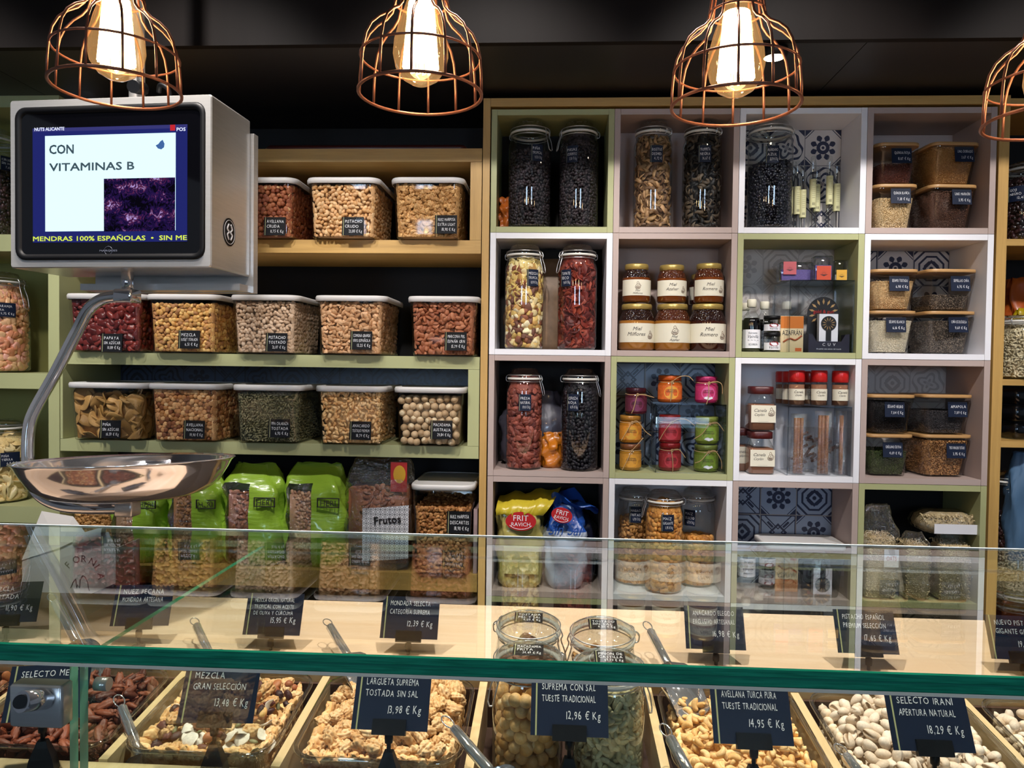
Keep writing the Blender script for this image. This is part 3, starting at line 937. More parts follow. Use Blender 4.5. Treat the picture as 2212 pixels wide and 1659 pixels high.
# unseen far side of the shop behind the photographer: a wall with two assumed daylit windows, added for highlights
wb = MB()
for x0, x1, z0, z1 in ((-3.2, -1.9, 0, 3), (-0.7, 0.9, 0, 3), (2.1, 3.4, 0, 3), (-1.9, -0.7, 0, 0.9), (0.9, 2.1, 0, 0.9), (-1.9, -0.7, 2.6, 3), (0.9, 2.1, 2.6, 3)):
    wb.box(x0, x1, -6.1, -6.0, z0, z1)
struct('wall_front', wb, M['wallp'])
day = glow('assumed_daylit_pane', (0.55, 0.75, 1.0), 14.0)  # assumed daylight: glowing panes added for fill and bluish streaks on the jars
for i, x in enumerate((-1.9, 0.9)):
    fr = MB()
    for x0, x1, z0, z1 in ((x, x + .24, .9, 2.6), (x + .96, x + 1.2, .9, 2.6), (x, x + 1.2, .9, 1.54), (x, x + 1.2, 2.5, 2.6)):
        fr.box(x0, x1, -6.06, -6.0, z0, z1)
    w = tag(fr.build('window_%d' % (i + 1), M['dark']), kind='structure')
    MB().box(x, x + 1.2, -6.08, -6.07, .9, 2.6).build('window_pane', day, w)

# ---------------------------------------------------------------- shelving behind the counter
def boards(name, label, cat, spec, mats, group=None):
    """spec: (part name, x0, x1, y0, y1, z0, z1, material key)"""
    t = thing(name, label, cat, (0, 0, 0), group=group)
    for pn, x0, x1, y0, y1, z0, z1, mk in spec:
        g = 0.0004
        MB().box(x0 + g, x1 - g, y0, y1, z0 + g, z1 - g).build(pn, M[mk], t)
    return t
XL, XR = 0.0, 4 * CELL
CTOP, CBOT = TOPZ, TOPZ - 5 * CELL
# tall oak frame round the cubes
FX0, FX1 = xof(1040, 600, 0), -0.0025
FR0, FR1 = XR + 0.004, XR + 0.032
boards('shelf_surround', 'tall honey-coloured wooden frame around the grid of coloured cubes', 'shelf surround',
       [('upright', FX0, FX1, -0.003, 0.3, 0.0, CTOP + 0.03, 'oakz'), ('upright', FR0, FR1, -0.003, 0.3, 0.0, CTOP + 0.03, 'oakz'),
        ('top_board', FX1, FR0, -0.003, 0.3, CTOP + 0.006, CTOP + 0.03, 'oak'), ('base_board', FX1, FR0, 0.02, 0.3, CBOT - 0.03, CBOT - 0.002, 'oak')], None)
CUBE = [['green', 'taupe', 'white', 'taupe'], ['white', 'taupe', 'green', 'white'], ['taupe', 'green', 'white', 'taupe'], ['taupe', 'white', 'taupe', 'green'], ['green', 'taupe', 'white', 'taupe']]
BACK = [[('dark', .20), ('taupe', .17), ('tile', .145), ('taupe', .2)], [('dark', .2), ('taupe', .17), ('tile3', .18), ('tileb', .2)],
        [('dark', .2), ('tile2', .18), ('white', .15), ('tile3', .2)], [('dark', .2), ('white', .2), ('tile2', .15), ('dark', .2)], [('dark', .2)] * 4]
WHAT = [['two tall jars of black dried fruit', 'two tall jars of dried mushrooms', 'a jar of blueberries and the vanilla tubes', 'four boxes of quinoa, rooibos and flax'],
        ['jars of tropical mix and dried tomato', 'six honey jars in two layers', 'vanilla bottles and a saffron box', 'four boxes of sesame and chia'],
        ['jars of dried strawberries and black cherries', 'small twine-tied jam jars', 'cinnamon jars with red lids', 'four boxes of poppy, oregano and buckwheat'],
        ['yellow and blue snack bags', 'three jars of fried corn', 'a milky lidded tub before blue tiles', 'clear bags of oats'],
        ['below the snack bags', 'below the fried corn jars', 'below the milky tub', 'below the bags of oats']]
CT = 0.0165
def cell(c, r):
    """inner box of a cube: x0, x1, floor z, top z"""
    return c * CELL + CT, (c + 1) * CELL - CT, TOPZ - (r + 1) * CELL + CT, TOPZ - r * CELL - CT
for r in range(5):
    for c in range(4):
        k = CUBE[r][c]
        x0, x1, z1, z0 = c * CELL, (c + 1) * CELL, TOPZ - r * CELL, TOPZ - (r + 1) * CELL
        word = {'green': 'sage green', 'taupe': 'mauve grey', 'white': 'white'}[k]
        bk, bd = BACK[r][c]
        t = thing('cube_shelf', f'{word} open cube shelf ' + ('holding ' if r < 4 else 'of the lowest row, ') + WHAT[r][c], 'cube shelf', (x0, 0, z0), group='coloured cubes of the tall wooden frame')
        g = 0.0006
        W = CELL
        for pn, a in (('side_board', (g, CT, 0, bd + .02, g, W - g)), ('side_board', (W - CT, W - g, 0, bd + .02, g, W - g)),
                      ('top_board', (CT + .0004, W - CT - .0004, .0008, bd + .02, W - CT, W - g)), ('bottom_board', (CT + .0004, W - CT - .0004, .0008, bd + .02, g, CT))):
            MB().box(*a).build(pn, M[k], t)
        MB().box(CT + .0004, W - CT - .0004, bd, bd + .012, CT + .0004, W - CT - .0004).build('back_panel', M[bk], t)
# the container shelves
UX0, UX1 = xof(130, 900, 0), FX0 - 0.002
Z1t, Z1b = zof(800, 321, 0), zof(800, 350, 0)
Z2t, Z2b = zof(800, 518, 0), zof(800, 547, 0)
Z3t, Z3b = zof(800, 768, 0), zof(800, 795, 0)
Z4t, Z4b = zof(800, 960, 0), zof(800, 987, 0)
Z5t, Z5b = zof(800, 1235, 0), zof(800, 1273, 0)
pw = 0.033
boards('shelf_box', 'long oak shelf box holding three nut containers beside the scale screen', 'shelf',
       [('top_board', UX0, UX1, 0, .31, Z1b, Z1t, 'oak'), ('bottom_board', UX0, UX1, 0, .31, Z2b, Z2t, 'oak'),
        ('side_board', UX1 - pw, UX1, 0.0005, .31, Z2t, Z1b, 'oakz'), ('side_board', UX0, UX0 + .012, 0.0005, .31, Z2t, Z1b, 'oakz')], None)
boards('shelf_box', 'long sage green shelf box between the two lower rows of nut containers', 'shelf',
       [('top_board', UX0, UX1, 0, .31, Z3b, Z3t, 'green'), ('bottom_board', UX0, UX1, 0, .31, Z4b, Z4t, 'green'),
        ('side_board', UX1 - pw, UX1, 0.0005, .31, Z4t, Z3b, 'green'), ('side_board', UX0, UX0 + .008, 0.0005, .31, Z4t, Z3b, 'green'), ('back_panel', UX0 + .008, UX1 - pw, .298, .31, Z4t, Z3b, 'tileshade')], None)
boards('shelf_board', 'low oak shelf carrying the green bags of nuts', 'shelf', [('board', UX0, UX1, 0, .31, Z5b, Z5t, 'oak')], None)
# left neighbour, all sage green
LX1, LX0 = UX0 - 0.001, UX0 - 0.9
L1t, L1b = zof(20, 186, 0), zof(20, 232, 0)
L2t, L2b = zof(20, 506, 0), zof(20, 543, 0)
L3t, L3b = zof(50, 806, 0), zof(50, 840, 0)
L4t, L4b = zof(60, 1094, 0), zof(60, 1130, 0)
boards('shelving_unit', 'sage green shelving unit behind the scale, with big fruit jars', 'shelving unit',
       [('side_board', LX1 - .034, LX1, -0.001, .3, 0, L1t, 'green'), ('side_board', LX0, LX0 + .034, 0, .3, 0, L1t, 'green')] +
       [('shelf', LX0 + .034, LX1 - .034, 0, .28, b_, t_, 'green') for t_, b_ in ((L1t, L1b), (L2t, L2b), (L3t, L3b), (L4t, L4b))] +
       [('back_panel', LX0 + .034, LX1 - .034, .28, .3, 0.02, L1b, 'olive')], None)
# right neighbour, oak
RX0, RX1 = FR1 + 0.001, FR1 + 0.8
RB = [(zof(2190, a, 0), zof(2190, b, 0)) for a, b in ((212, 226), (516, 531), (819, 833), (953, 967), (1240, 1256))]
boards('shelving_unit', 'oak shelving unit at the far end with a jar of sunflower seeds', 'shelving unit',
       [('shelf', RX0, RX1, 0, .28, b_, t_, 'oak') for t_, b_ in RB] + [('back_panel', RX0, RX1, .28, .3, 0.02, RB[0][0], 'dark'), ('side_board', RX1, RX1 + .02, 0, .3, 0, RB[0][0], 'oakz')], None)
# low back counter that everything behind the deck stands over
BCZ = 0.925
t = thing('back_counter', 'low dark counter along the foot of the container shelves', 'counter', (0, 0, 0))
MB().box(-2.2, -0.03, -0.30, -0.004, BCZ - 0.03, BCZ).build('worktop', M['dark'], t)
MB().box(-2.2, -0.03, -0.26, -0.004, 0.0, BCZ - 0.031).build('base_cabinet', M['dark'], t)
# emergency light under the bulkhead
p = at(98, 178, -0.02)
t = thing('emergency_light', 'pale box-shaped light fitting fixed under the dark bulkhead', 'light fitting', (p[0] + .03, 0.12, fz - 0.0005))
MB().rbox(-.085, .085, -.10, .06, -.055, 0, .02, .008, x=.85).build('housing', M['lid'], t)
MB().rbox(-.05, .05, -.07, .03, -.058, -.0545, .012).build('diffuser', glow('soft_white_diffuser', '#cfdcee', 0.7), t)
# small spotlight on the bulkhead, seen past the third lamp
p = at(1672, 133, -0.28)
t = thing('bulkhead_spotlight', 'small lit spotlight under the bulkhead behind the lamp above the vanilla tubes', 'spotlight', (p[0], -0.28, fz))
MB().lathe([(0.001, 0), (.03, 0), (.034, -.006), (.03, -.02), (.024, -.022)], 24).build('housing', M['black'], t)
MB().lathe([(0.024, -.0215), (.016, -.0245), (0.001, -.0255)], 24, cap1=True).build('lens', glow('spotlight_lens', '#ffe9c8', 30.0), t)
# ---------------------------------------------------------------- lidded nut containers
SEEN = {}
def storage_container(px_l, px_r, py_b, shelf_z, key, lines, label, contents, fill=0.93, w=None, h=0.176, Yf=-0.042, card_px=None, cw=0.062, ch=0.052, blue=None, d=0.26, rz=0.0, sides='r'):
    xl, xr = xof(px_l, py_b, Yf), xof(px_r, py_b, Yf)
    wb = xr - xl                          # body width near the bottom
    wt = wb * 1.10
    cx, cy = (xl + xr) / 2, Yf + d / 2 + 0.004
    t = thing('storage_container', label, 'container', (cx, cy, shelf_z), rz, group='lidded nut containers on the long shelves')
    hb = h - 0.018
    n = 6
    def loop(s, r, z):
        return [(a, b, z) for a, b in rrect(wt * s, d * (0.5 + s / 2), r, n)]
    b = MB()
    b.loft([loop(.86, .016, 0.0), loop(.9, .02, .002), loop(.915, .022, .012), loop(.965, .024, hb * .74), loop(.99, .026, hb * .76), loop(1.0, .026, hb)], 0, True, False, True)
    b.build('tub', M['plastic'], t)
    l = MB()
    l.loft([loop(1.03, .03, hb - .007), loop(1.06, .032, hb - .0065), loop(1.068, .033, hb + .004), loop(1.04, .031, hb + .009), loop(.98, .028, hb + .0095), loop(.965, .026, hb + .007)], 0, False, True, True)
    l.build('lid', M['lid'], t)
    zc = 0.038 + ch / 2 - .012
    if card_px:
        p = at(card_px[0], card_px[1], Yf - .004)
        cxp, zc = p[0] - cx, p[2] - shelf_z
        if Yf < -0.05: pass
    else: cxp = wb * .2
    fr = zc / hb
    yf = -d * (0.5 + (.915 + .05 * fr / .74) / 2) / 2
    card(t, cw, ch, lines, (cxp, yf - .0014, zc), rx=-0.08)
    fh = hb * fill
    ws, ds = wt * (.915 + .06 * fill) - .006, d * .985 - .006
    o = fill_box(key, ws, ds, fh - .004, .94, (cx, cy, shelf_z + .0035), rz, contents[0], contents[1], contents[2], sides=sides)
    return t
R1, R2, R3, R5 = Z2t + .0005, Z3t + .0005, Z4t + .0005, Z5t + .0005
SC = storage_container
SC(480, 626, 519, R1, 'hazelnut', ['AVELLANA', 'CRUDA', '11,75 € Kg'], 'milky-lidded clear container of raw brown hazelnuts beside the scale screen', ('hazelnuts', 'raw brown hazelnuts in the top-shelf container nearest the scale screen', 'nuts'), card_px=(590, 487))
SC(668, 806, 517, R1, 'raw_pistachio', ['PISTACHO', 'CRUDO', '23,80 € Kg'], 'milky-lidded clear container of raw pistachios, middle of the top shelf', ('pistachios', 'pale raw pistachios filling the middle container of the top shelf', 'nuts'), card_px=(760, 487))
SC(852, 990, 515, R1, 'light_walnut', ['NUEZ MARIPOSA', 'EXTRA LIGHT', '18,90 € Kg'], 'milky-lidded clear container of golden walnut halves on the top shelf', ('walnut_halves', 'golden walnut halves filling the top-shelf container by the oak post', 'nuts'), card_px=(962, 483))
SC(146, 296, 767, R2, 'papaya', ['PAPAYA', 'SIN AZÚCAR', '10,89 € Kg'], 'clear container of dark red candied papaya behind the scale arm', ('candied_papaya', 'dark red candied papaya pieces behind the scale arm', 'dried fruit'), card_px=(236, 740))
SC(320, 458, 767, R2, 'snack_mix', ['MEZCLA', 'ROGET TORRADA', '6,51 € Kg'], 'clear container of golden round snack mix on the upper green shelf', ('snack_mix', 'golden round snack mix filling a container on the upper green shelf', 'snack'), fill=.88, card_px=(404, 733))
SC(502, 632, 768, R2, 'toasted_pistachio', ['PISTACHO', 'TOSTADO', '21,07 € Kg'], 'clear container of greyish toasted pistachios on the upper green shelf', ('pistachios', 'greyish toasted pistachios filling the middle container of the upper green shelf', 'nuts'), card_px=(594, 739))
SC(686, 822, 768, R2, 'comuna_almond', ['COMUNA GRANDE', '100% ESPAÑOLA', '13,25 € Kg'], 'clear container of pale tan almonds on the upper green shelf', ('almonds', 'pale tan almonds filling a container on the upper green shelf', 'nuts'), card_px=(778, 735))
SC(888, 1022, 767, R2, 'marcona_almond', ['MARCONA PIEL', 'ESPAÑA GRN', '15,79 € Kg'], 'clear container of reddish brown marcona almonds next to the oak post', ('almonds', 'reddish brown marcona almonds in the container against the oak post', 'nuts'), card_px=(983, 737))
SC(150, 300, 958, R3, 'dried_pineapple', ['PIÑA', 'SIN AZÚCAR', '16,59 € Kg'], 'clear container of dried pineapple slices behind the scale arm', ('pineapple_slices', 'loose tan dried pineapple slices in a container above the scale pan', 'dried fruit'), fill=.8, card_px=(233, 928))
SC(324, 462, 959, R3, 'toasted_hazelnut', ['AVELLANA', 'NACIONAL', '19,90 € Kg'], 'clear container of light toasted hazelnuts above the scale pan', ('hazelnuts', 'light toasted hazelnuts filling a container on the lower green shelf', 'nuts'), card_px=(415, 929))
SC(507, 640, 959, R3, 'pumpkin_seed', ['PIPA CALABAZA', 'TOSTADA', '6,95 € Kg'], 'clear container of dark green pumpkin seeds on the lower green shelf', ('pumpkin_seeds', 'dark green pumpkin seeds filling the middle container of the lower green shelf', 'seeds'), fill=.9, card_px=(600, 926))
SC(687, 820, 960, R3, 'toasted_cashew', ['ANACARDO', 'TOSTADO PREMIUM', '18,79 € Kg'], 'clear container of cream toasted cashews on the lower green shelf', ('cashews', 'cream toasted cashews filling a container on the lower green shelf', 'nuts'), card_px=(776, 931))
mac_c = SC(858, 992, 960, R3, 'toasted_cashew', ['MACADAMIA', 'AUSTRALIA', '29,84 € Kg'], 'clear container of big round macadamia nuts by the green shelf end', ('SKIP', '', ''), card_px=(952, 929))
SC(893, 1012, 1232, R5, 'walnut_piece', ['NUEZ MARIPOSA', 'DESCARTES', '18,90 € Kg'], 'tall clear container of walnut pieces beside the almond bag', ('walnut_pieces', 'walnut pieces half filling the tall container beside the almond bag', 'nuts'), fill=.76, h=0.268, Yf=-0.03, card_px=(990, 1130), cw=.068, ch=.062)
SC(150, 268, 1234, R5, 'light_walnut', [], 'low clear container of walnut halves under the scale pan', ('walnut_halves', 'walnut halves in the low container under the scale pan', 'nuts'), h=.19, Yf=0.04, card_px=(235, 1180))
# macadamias of the last container are big enough to count
for o in [o for o in COL.objects if o.name.startswith('SKIP')]: bpy.data.objects.remove(o)
def ball_nut(name, key_shape, size, colors, mark, sub, n):
    out = []
    for i in range(n):
        V, F, mk = shape(key_shape, sub, i * 5 + 2)
        c = np.array(hexc(colors[i % len(colors)])[:3]) * (1 + rng.uniform(-.08, .08))
        C = np.repeat(c[None], len(V), 0)
        if mark: C = C * (1 - mk[:, None]) + np.array(hexc(mark)[:3]) * mk[:, None]
        C = np.concatenate([C, np.ones((len(V), 1))], 1)
        out.append(mesh_np(name, V * size, F, C, M['nut']))
    return out
MACA = ball_nut('macadamia_nut', 'hazel', 0.0108, ['#b59b79', '#c0a684', '#a98d6a'], '#d9c8a8', 2, 4)
def piece(name, me, loc, label, cat, group, Rm=None):
    o = bpy.data.objects.new(name, me); COL.objects.link(o)
    if Rm is None: Rm = rand_rot(1)[0]
    m = Matrix([list(r) + [0] for r in Rm] + [[0, 0, 0, 1]]); m.translation = Vector([float(a) for a in loc])
    o.matrix_world = m
    return tag(o, label, cat, group)
xl, xr = xof(858, 960, -.042), xof(992, 960, -.042)
wz, nx = (xr - xl), 8
for row in range(7):
    for i in range(nx):
        for dep in (0, 1):
            if dep and row < 6 and i not in (nx - 1,): continue
            zz = R3 + .014 + row * .0196 + rng.uniform(-.004, .004)
            f = 0.985 + .09 * row / 7
            xx = (xl + xr) / 2 + wz * f * ((i + .5 + .5 * (row % 2) - .25 + rng.uniform(-.16, .16)) / nx - .5) * .90
            piece('macadamia_nut', MACA[int(rng.integers(4))], (xx, -.022 + dep * .021 + rng.uniform(0, .005), zz), 'round pale macadamia nut in the lidded container at the shelf end', 'macadamia nut', 'macadamias in the lidded container')
H = Heap(); H.solid(MB().box(xl + .008, xr - .008, .002, .19, R3 + .004, R3 + .14), '#a98d6a')
H.build('macadamia_filling', label='macadamias deep inside the container at the shelf end', cat='nuts')

# ---------------------------------------------------------------- swing-top jars
def swing_jar(cx, cy, z, r, h, label, lines=None, card_ang=0.0, card_z=.6, cw=.04, ch=.05, group=None, clasp=0.9, neck=0.86, rubber='rubber', mat='slate', lidlines=None, rz=0.0, tilt=0.0):
    """jar > body, lid, gasket, wire_clasp, price_card. clasp: the angle (from -y) of the closing loop"""
    t = thing('swing_top_jar', label, 'jar', (cx, cy, z), rz, group, rx=tilt)
    rn = r * neck
    hb = h * 0.885
    sh = min(r * 0.5, h * .16)
    MB().lathe([(0.001, .003), (r * .86, .001), (r * .95, .003), (r, .010), (r, hb - sh - r * .12), (r * .985, hb - sh), (rn * 1.02, hb - r * .13), (rn * .98, hb - r * .08), (rn * 1.05, hb - .004), (rn * 1.05, hb)], 32).build('body', M['glass'], t)
    g = MB(); g.ring((0, 0, hb + .003), rn * 1.03, .0036, 32, 8)
    g.add([(rn * 1.0 * math.sin(a), -rn * 1.0 * math.cos(a), hb + .001 + dz) for dz in (0, .003) for a in (2.2, 2.5)] + [(rn * 1.2 * math.sin(2.35), -rn * 1.2 * math.cos(2.35), hb - .001 + dz) for dz in (0, .003)], [(0, 1, 4), (2, 3, 5)])
    g.build('gasket', M[rubber], t)
    MB().lathe([(rn * 1.05, hb + .006), (rn * 1.06, hb + .010), (rn * 1.0, hb + .017), (rn * .9, hb + .020), (rn * .82, h - .004), (rn * .70, h - .001), (rn * .62, h - .003), (rn * .50, h), (rn * .40, h - .002), (rn * .3, h), (0.001, h - .0005)], 32).build('lid', M['lidglass'], t)
    w = MB()
    w.ring((0, 0, hb - r * .1), rn * 1.03, .0011, 32, 5)
    w.ring((0, 0, hb + .0135), rn * 1.075, .0011, 32, 5)
    def P(a, rr, zz): return (rr * math.sin(a), -rr * math.cos(a), zz)
    a = clasp
    for s in (-.16, .16):
        w.tube(smoothpath([P(a + s, rn * 1.08, hb + .013), P(a + s, rn * 1.17, hb + .002), P(a + s * .8, rn * 1.13, hb - r * .1), P(a + s * .9, rn * 1.26, hb - r * .45), P(a + s * .7, rn * 1.34, hb - r * .8)], 4), .0012, 5)
    w.tube([P(a - .11, rn * 1.34, hb - r * .8), P(a, rn * 1.36, hb - r * .86), P(a + .11, rn * 1.34, hb - r * .8)], .0012, 5)
    b_ = a + math.pi
    for s in (-.2, .2):
        w.tube(smoothpath([P(b_ + s, rn * 1.04, hb - r * .1), P(b_ + s, rn * 1.2, hb - .004), P(b_ + s, rn * 1.22, hb + .008), P(b_ + s, rn * 1.07, hb + .014)], 4), .0012, 5)
    w.tube([P(b_ - .2, rn * 1.22, hb + .006), P(b_ + .2, rn * 1.22, hb + .006)], .0012, 5)
    w.build('wire_clasp', M['wire'], t)
    if lines:
        o = card(t, cw, ch, lines, (0, 0, h * card_z), bend=r + .0012, rz=card_ang, mat=mat)
    if lidlines:
        o = card(t, rn * .95, rn * .72, lidlines, (0, 0, h + .0006), rx=-math.pi / 2, mat=mat, fs=1.25)
    return t
def jar_neck(r, h, neck):
    hb, sh = h * .885, min(r * .5, h * .16)
    return (hb - sh - r * .16 - .006, r * neck * .93, sh - r * .05)
def jar_at(px, py_b, py_t, w_px, Y, zfloor, label, key, contents, lines, card_px=None, fill=.8, group='tall swing-top jars in the cubes', clasp=.9, arc=(-2.0, 2.0), uneven=0.0, keys=None, cw=.036, ch=.047, **k):
    dep = Y - CAM[1]
    r = w_px / F_PX * dep / 2
    cx = xof(px, py_b, Y)
    h = zof(px, py_t, Y) - zfloor - .001
    if group: h = min(h, CELL - 2 * CT - .005)
    ca, cz = 0.0, .62
    if card_px:
        q = at(card_px[0], card_px[1], Y - r * .95)
        ca = math.asin(max(-.95, min(.95, (q[0] - cx) / r))); cz = (q[2] - zfloor) / h
    j = swing_jar(cx, Y, zfloor + .0006, r, h, label, lines, ca, cz, cw, ch, group, clasp, **k)
    fill_jar(key, r, h * .885 * fill, (cx, Y, zfloor + .004), contents[0], contents[1], contents[2], arc=arc, uneven=uneven, keys=keys, neck=jar_neck(r, h, k.get('neck', .86)))
    return j
def cf(c, r): return cell(c, r)[2]
jar_at(1143, 487, 260, 92, .065, cf(0, 0), 'tall swing-top jar of black dried fruit with its clasp turned to the neighbouring jar', 'black_raisin', ('dried_fruit', 'black dried fruit in the tall jar against the green side board', 'dried fruit'), ['PIÑA', 'TROPICAL', '9,55 € Kg'], (1160, 330), fill=.8, clasp=1.0)
jar_at(1248, 487, 260, 84, .065, cf(0, 0), 'tall swing-top jar of small raisins, its card on the near edge', 'black_raisin', ('raisins', 'small dark raisins filling the second jar of the green cube', 'dried fruit'), ['PASAS', 'CORINTO', '5,50 € Kg'], (1235, 333), fill=.97, clasp=-1.3)
jar_at(1408, 487, 258, 82, .07, cf(1, 0), 'tall swing-top jar of brown dried mushroom slices', 'dried_mushroom', ('dried_mushrooms', 'brown dried mushroom slices in the tall jar', 'dried mushrooms'), ['BOLETUS', 'DESHID.', '4,72 €'], (1418, 333), fill=.93, clasp=-2.4)
jar_at(1514, 487, 260, 82, .07, cf(1, 0), 'tall swing-top jar of blackish dried mushrooms', 'black_mushroom', ('dried_mushrooms', 'blackish curled dried mushrooms in the tall jar', 'dried mushrooms'), ['TROMPETA', 'NEGRA', '76,67 €'], (1522, 333), fill=.98, clasp=-2.4)
jar_at(1661, 489, 262, 92, .062, cf(2, 0), 'tall swing-top jar of blueberries, two thirds full, beside the vanilla tubes', 'blueberry', ('dried_blueberries', 'dried blueberries heaped in the tall jar of the white cube', 'dried fruit'), ['ARÁNDANO', 'AZUL', '23,79 € Kg'], (1668, 334), fill=.66, clasp=1.1, uneven=.012, neck=.9)
jar_at(1131, 752, 530, 84, .055, cf(0, 1), 'swing-top jar of mixed tropical fruit with banana chips on top', 'tropical_mix', ('tropical_mix', 'mixed tropical fruit and banana chips in a tall jar', 'dried fruit'), ['MEZCLA', 'TROPICAL', '8,70 € Kg'], (1151, 600), fill=.93, clasp=1.1, keys=[('tropical_mix', 0.0, .95), ('banana_chips', .5, .98)])
jar_at(1245, 752, 530, 84, .055, cf(0, 1), 'swing-top jar of red dried tomatoes', 'dried_tomato', ('dried_tomatoes', 'red dried tomatoes filling a tall jar', 'dried tomatoes'), ['TOMATE', 'SECO', '9,60 € Kg'], (1222, 600), fill=.97, clasp=-1.1)
jar_at(1131, 1008, 795, 78, .055, cf(0, 2), 'swing-top jar of brownish red dried strawberries', 'dried_strawberry', ('dried_strawberries', 'brownish red dried strawberries in a tall jar', 'dried fruit'), ['FRESA', 'NATURAL', '19,95 € Kg'], (1134, 870), fill=1.0, clasp=1.2)
jar_at(1250, 1012, 796, 80, .05, cf(0, 2), 'swing-top jar of nearly black dried cherries', 'dried_cherry', ('dried_cherries', 'nearly black dried cherries in a tall jar', 'dried fruit'), ['CEREZA', 'ROJA', '18,95 € Kg'], (1237, 870), fill=1.0, clasp=1.2)
z = cf(1, 3)
jar_at(1371, 1255, 1052, 78, .13, z, 'swing-top jar of fried beans standing behind the fried corn jar', 'fried_bean', ('fried_beans', 'fried beans half filling the jar behind the corn jar', 'snack'), ['HABAS', 'FRITAS', '6,95 € Kg'], (1372, 1112), fill=.75, clasp=-2.7, neck=.88)
jar_at(1432, 1275, 1058, 80, .055, z, 'swing-top jar of giant fried corn, the front one of three', 'giant_corn', ('fried_corn', 'giant fried corn filling the front jar of three', 'snack'), ['MAÍZ', 'GIGANTE', '5,95 € Kg'], (1442, 1130), fill=.98, clasp=-1.5, neck=.9)
jar_at(1503, 1258, 1054, 76, .13, z, 'swing-top jar of small fried corn with its clasp by the white side board', 'giant_corn', ('fried_corn', 'fried corn half filling the jar by the white side board', 'snack'), ['MAÍZ', 'SELECTO', '6,75 € Kg'], (1490, 1120), fill=.55, clasp=2.3, neck=.88)
# the neighbouring shelving units
def big(px, pyb, pyt, wpx, Y, z, *a, **k): return jar_at(px, pyb, pyt, wpx, Y, z, *a, group=None, cw=.06, ch=.042, **k)
big(-8, 798, 588, 132, .10, L3t, 'big swing-top jar of orange candied fruit on the green unit', 'candied_fruit', ('candied_fruit', 'orange candied fruit in the big jar on the green unit', 'dried fruit'), ['NARANJA', 'TIRA', '9,75 € Kg'], (-5, 668), fill=.93, clasp=1.6, neck=.8)
big(-5, 1100, 905, 130, .09, L4t, 'big swing-top jar of yellow pineapple chunks on the green unit', 'pineapple_chunk', ('pineapple_chunks', 'yellow candied pineapple chunks in the big jar by the scale pan', 'dried fruit'), ['PIÑA', 'TIERRA', '6,11 € Kg'], (2, 996), fill=.85, clasp=2.5, neck=.8)
big(-20, 503, 280, 120, .10, L2t, 'big swing-top jar of dark fruit behind the scale screen', 'dark_berry', ('dark_fruit', 'dark dried fruit in the big jar behind the scale screen', 'dried fruit'), ['CIRUELA', 'SIN HUESO', '7,65 € Kg'], (0, 345), fill=.8, clasp=2.5, neck=.8)
big(2216, 513, 352, 96, .08, RB[1][0], 'dark filled swing-top jar on the oak unit under the last lamp', 'dark_berry', ('dark_berries', 'dark berries in the jar under the last lamp', 'dried fruit'), ['GOJI', 'NEGRO', '12,45 €'], (2209, 415), fill=.85, clasp=-2.0)
big(2208, 815, 682, 100, .05, RB[2][0], 'wide swing-top jar of sunflower seeds on the oak unit', 'sunflower_seed', ('sunflower_seeds', 'pale striped sunflower seeds in the wide jar', 'seeds'), None, None, fill=.93, clasp=2.0, neck=.86)

# ---------------------------------------------------------------- clear boxes with bamboo lids (seeds)
def seed_box(px_l, px_r, py_t, py_b, Y, zb, key, fill, lines, label, cat, clabel, card_px, rz=0.0, d=.16):
    """px_l, px_r: the rim at the front; py_t, py_b: rim top and base"""
    xl, xr = xof(px_l, py_t, Y), xof(px_r, py_t, Y)
    w = xr - xl
    h = zof((px_l + px_r) / 2, py_t, Y) - zb - .0005
    t = thing('seed_box', label, 'box', ((xl + xr) / 2, Y + d / 2, zb + .0005), rz, group='clear boxes with bamboo lids in the cubes')
    def loop(s, r, z): return [(a, b, z) for a, b in rrect(w * s, d * (.35 + .65 * s), r, 6)]
    hb = h - .009
    MB().loft([loop(.70, .014, 0), loop(.745, .018, .003), loop(.93, .022, hb * .86), loop(.965, .024, hb * .87), loop(.975, .024, hb)], 0, True, False, True).build('tub', M['plastic'], t)
    l = MB(); l.loft([loop(.985, .024, hb), loop(1.0, .025, hb + .002), loop(1.0, .025, h - .001), loop(.985, .024, h)], 0, True, True, True)
    l.build('lid', M['tanlid'], t)
    fh = hb * fill
    s1 = .745 + .185 * fill / .86
    p = at(card_px[0], card_px[1], Y + .004)
    cxp, zc = p[0] - (xl + xr) / 2, p[2] - zb
    s = .745 + .185 * min(1, zc / hb / .86)
    slope = math.atan((w * .185 * .65 * d / w) / 2 / (hb * .86))
    card(t, .054, .042, lines, (cxp, -d * (.35 + .65 * s) / 2 - .0035, zc), rx=-slope, stripe=False, mat='slate', fs=1.1)
    fill_box(key, w * s1 - .005, d * (.35 + .65 * s1) - .005, fh, .745 / s1 * 1.0, ((xl + xr) / 2, Y + d / 2, zb + .004), rz, key if key[-1] in 'sa' or key in ('poppy', 'oregano', 'golden_flax', 'brown_flax', 'sesame', 'white_sesame', 'black_sesame', 'buckwheat', 'rooibos') else key + 's', clabel, cat, sides='lr')
SB = seed_box
def lidz(py, px=1990): return zof(px, py, .03)
z0 = cf(3, 0); zm = zof(1945, 396, .03)
SB(1891, 1988, 397, 487, .02, z0, 'quinoa', .72, ['QUÍNOA BLANCA', '7,18 € Kg'], 'bamboo-lidded box of pale quinoa, lower of two beside the white cube', 'seeds', 'pale quinoa in the lower box under the rooibos', (1945, 424))
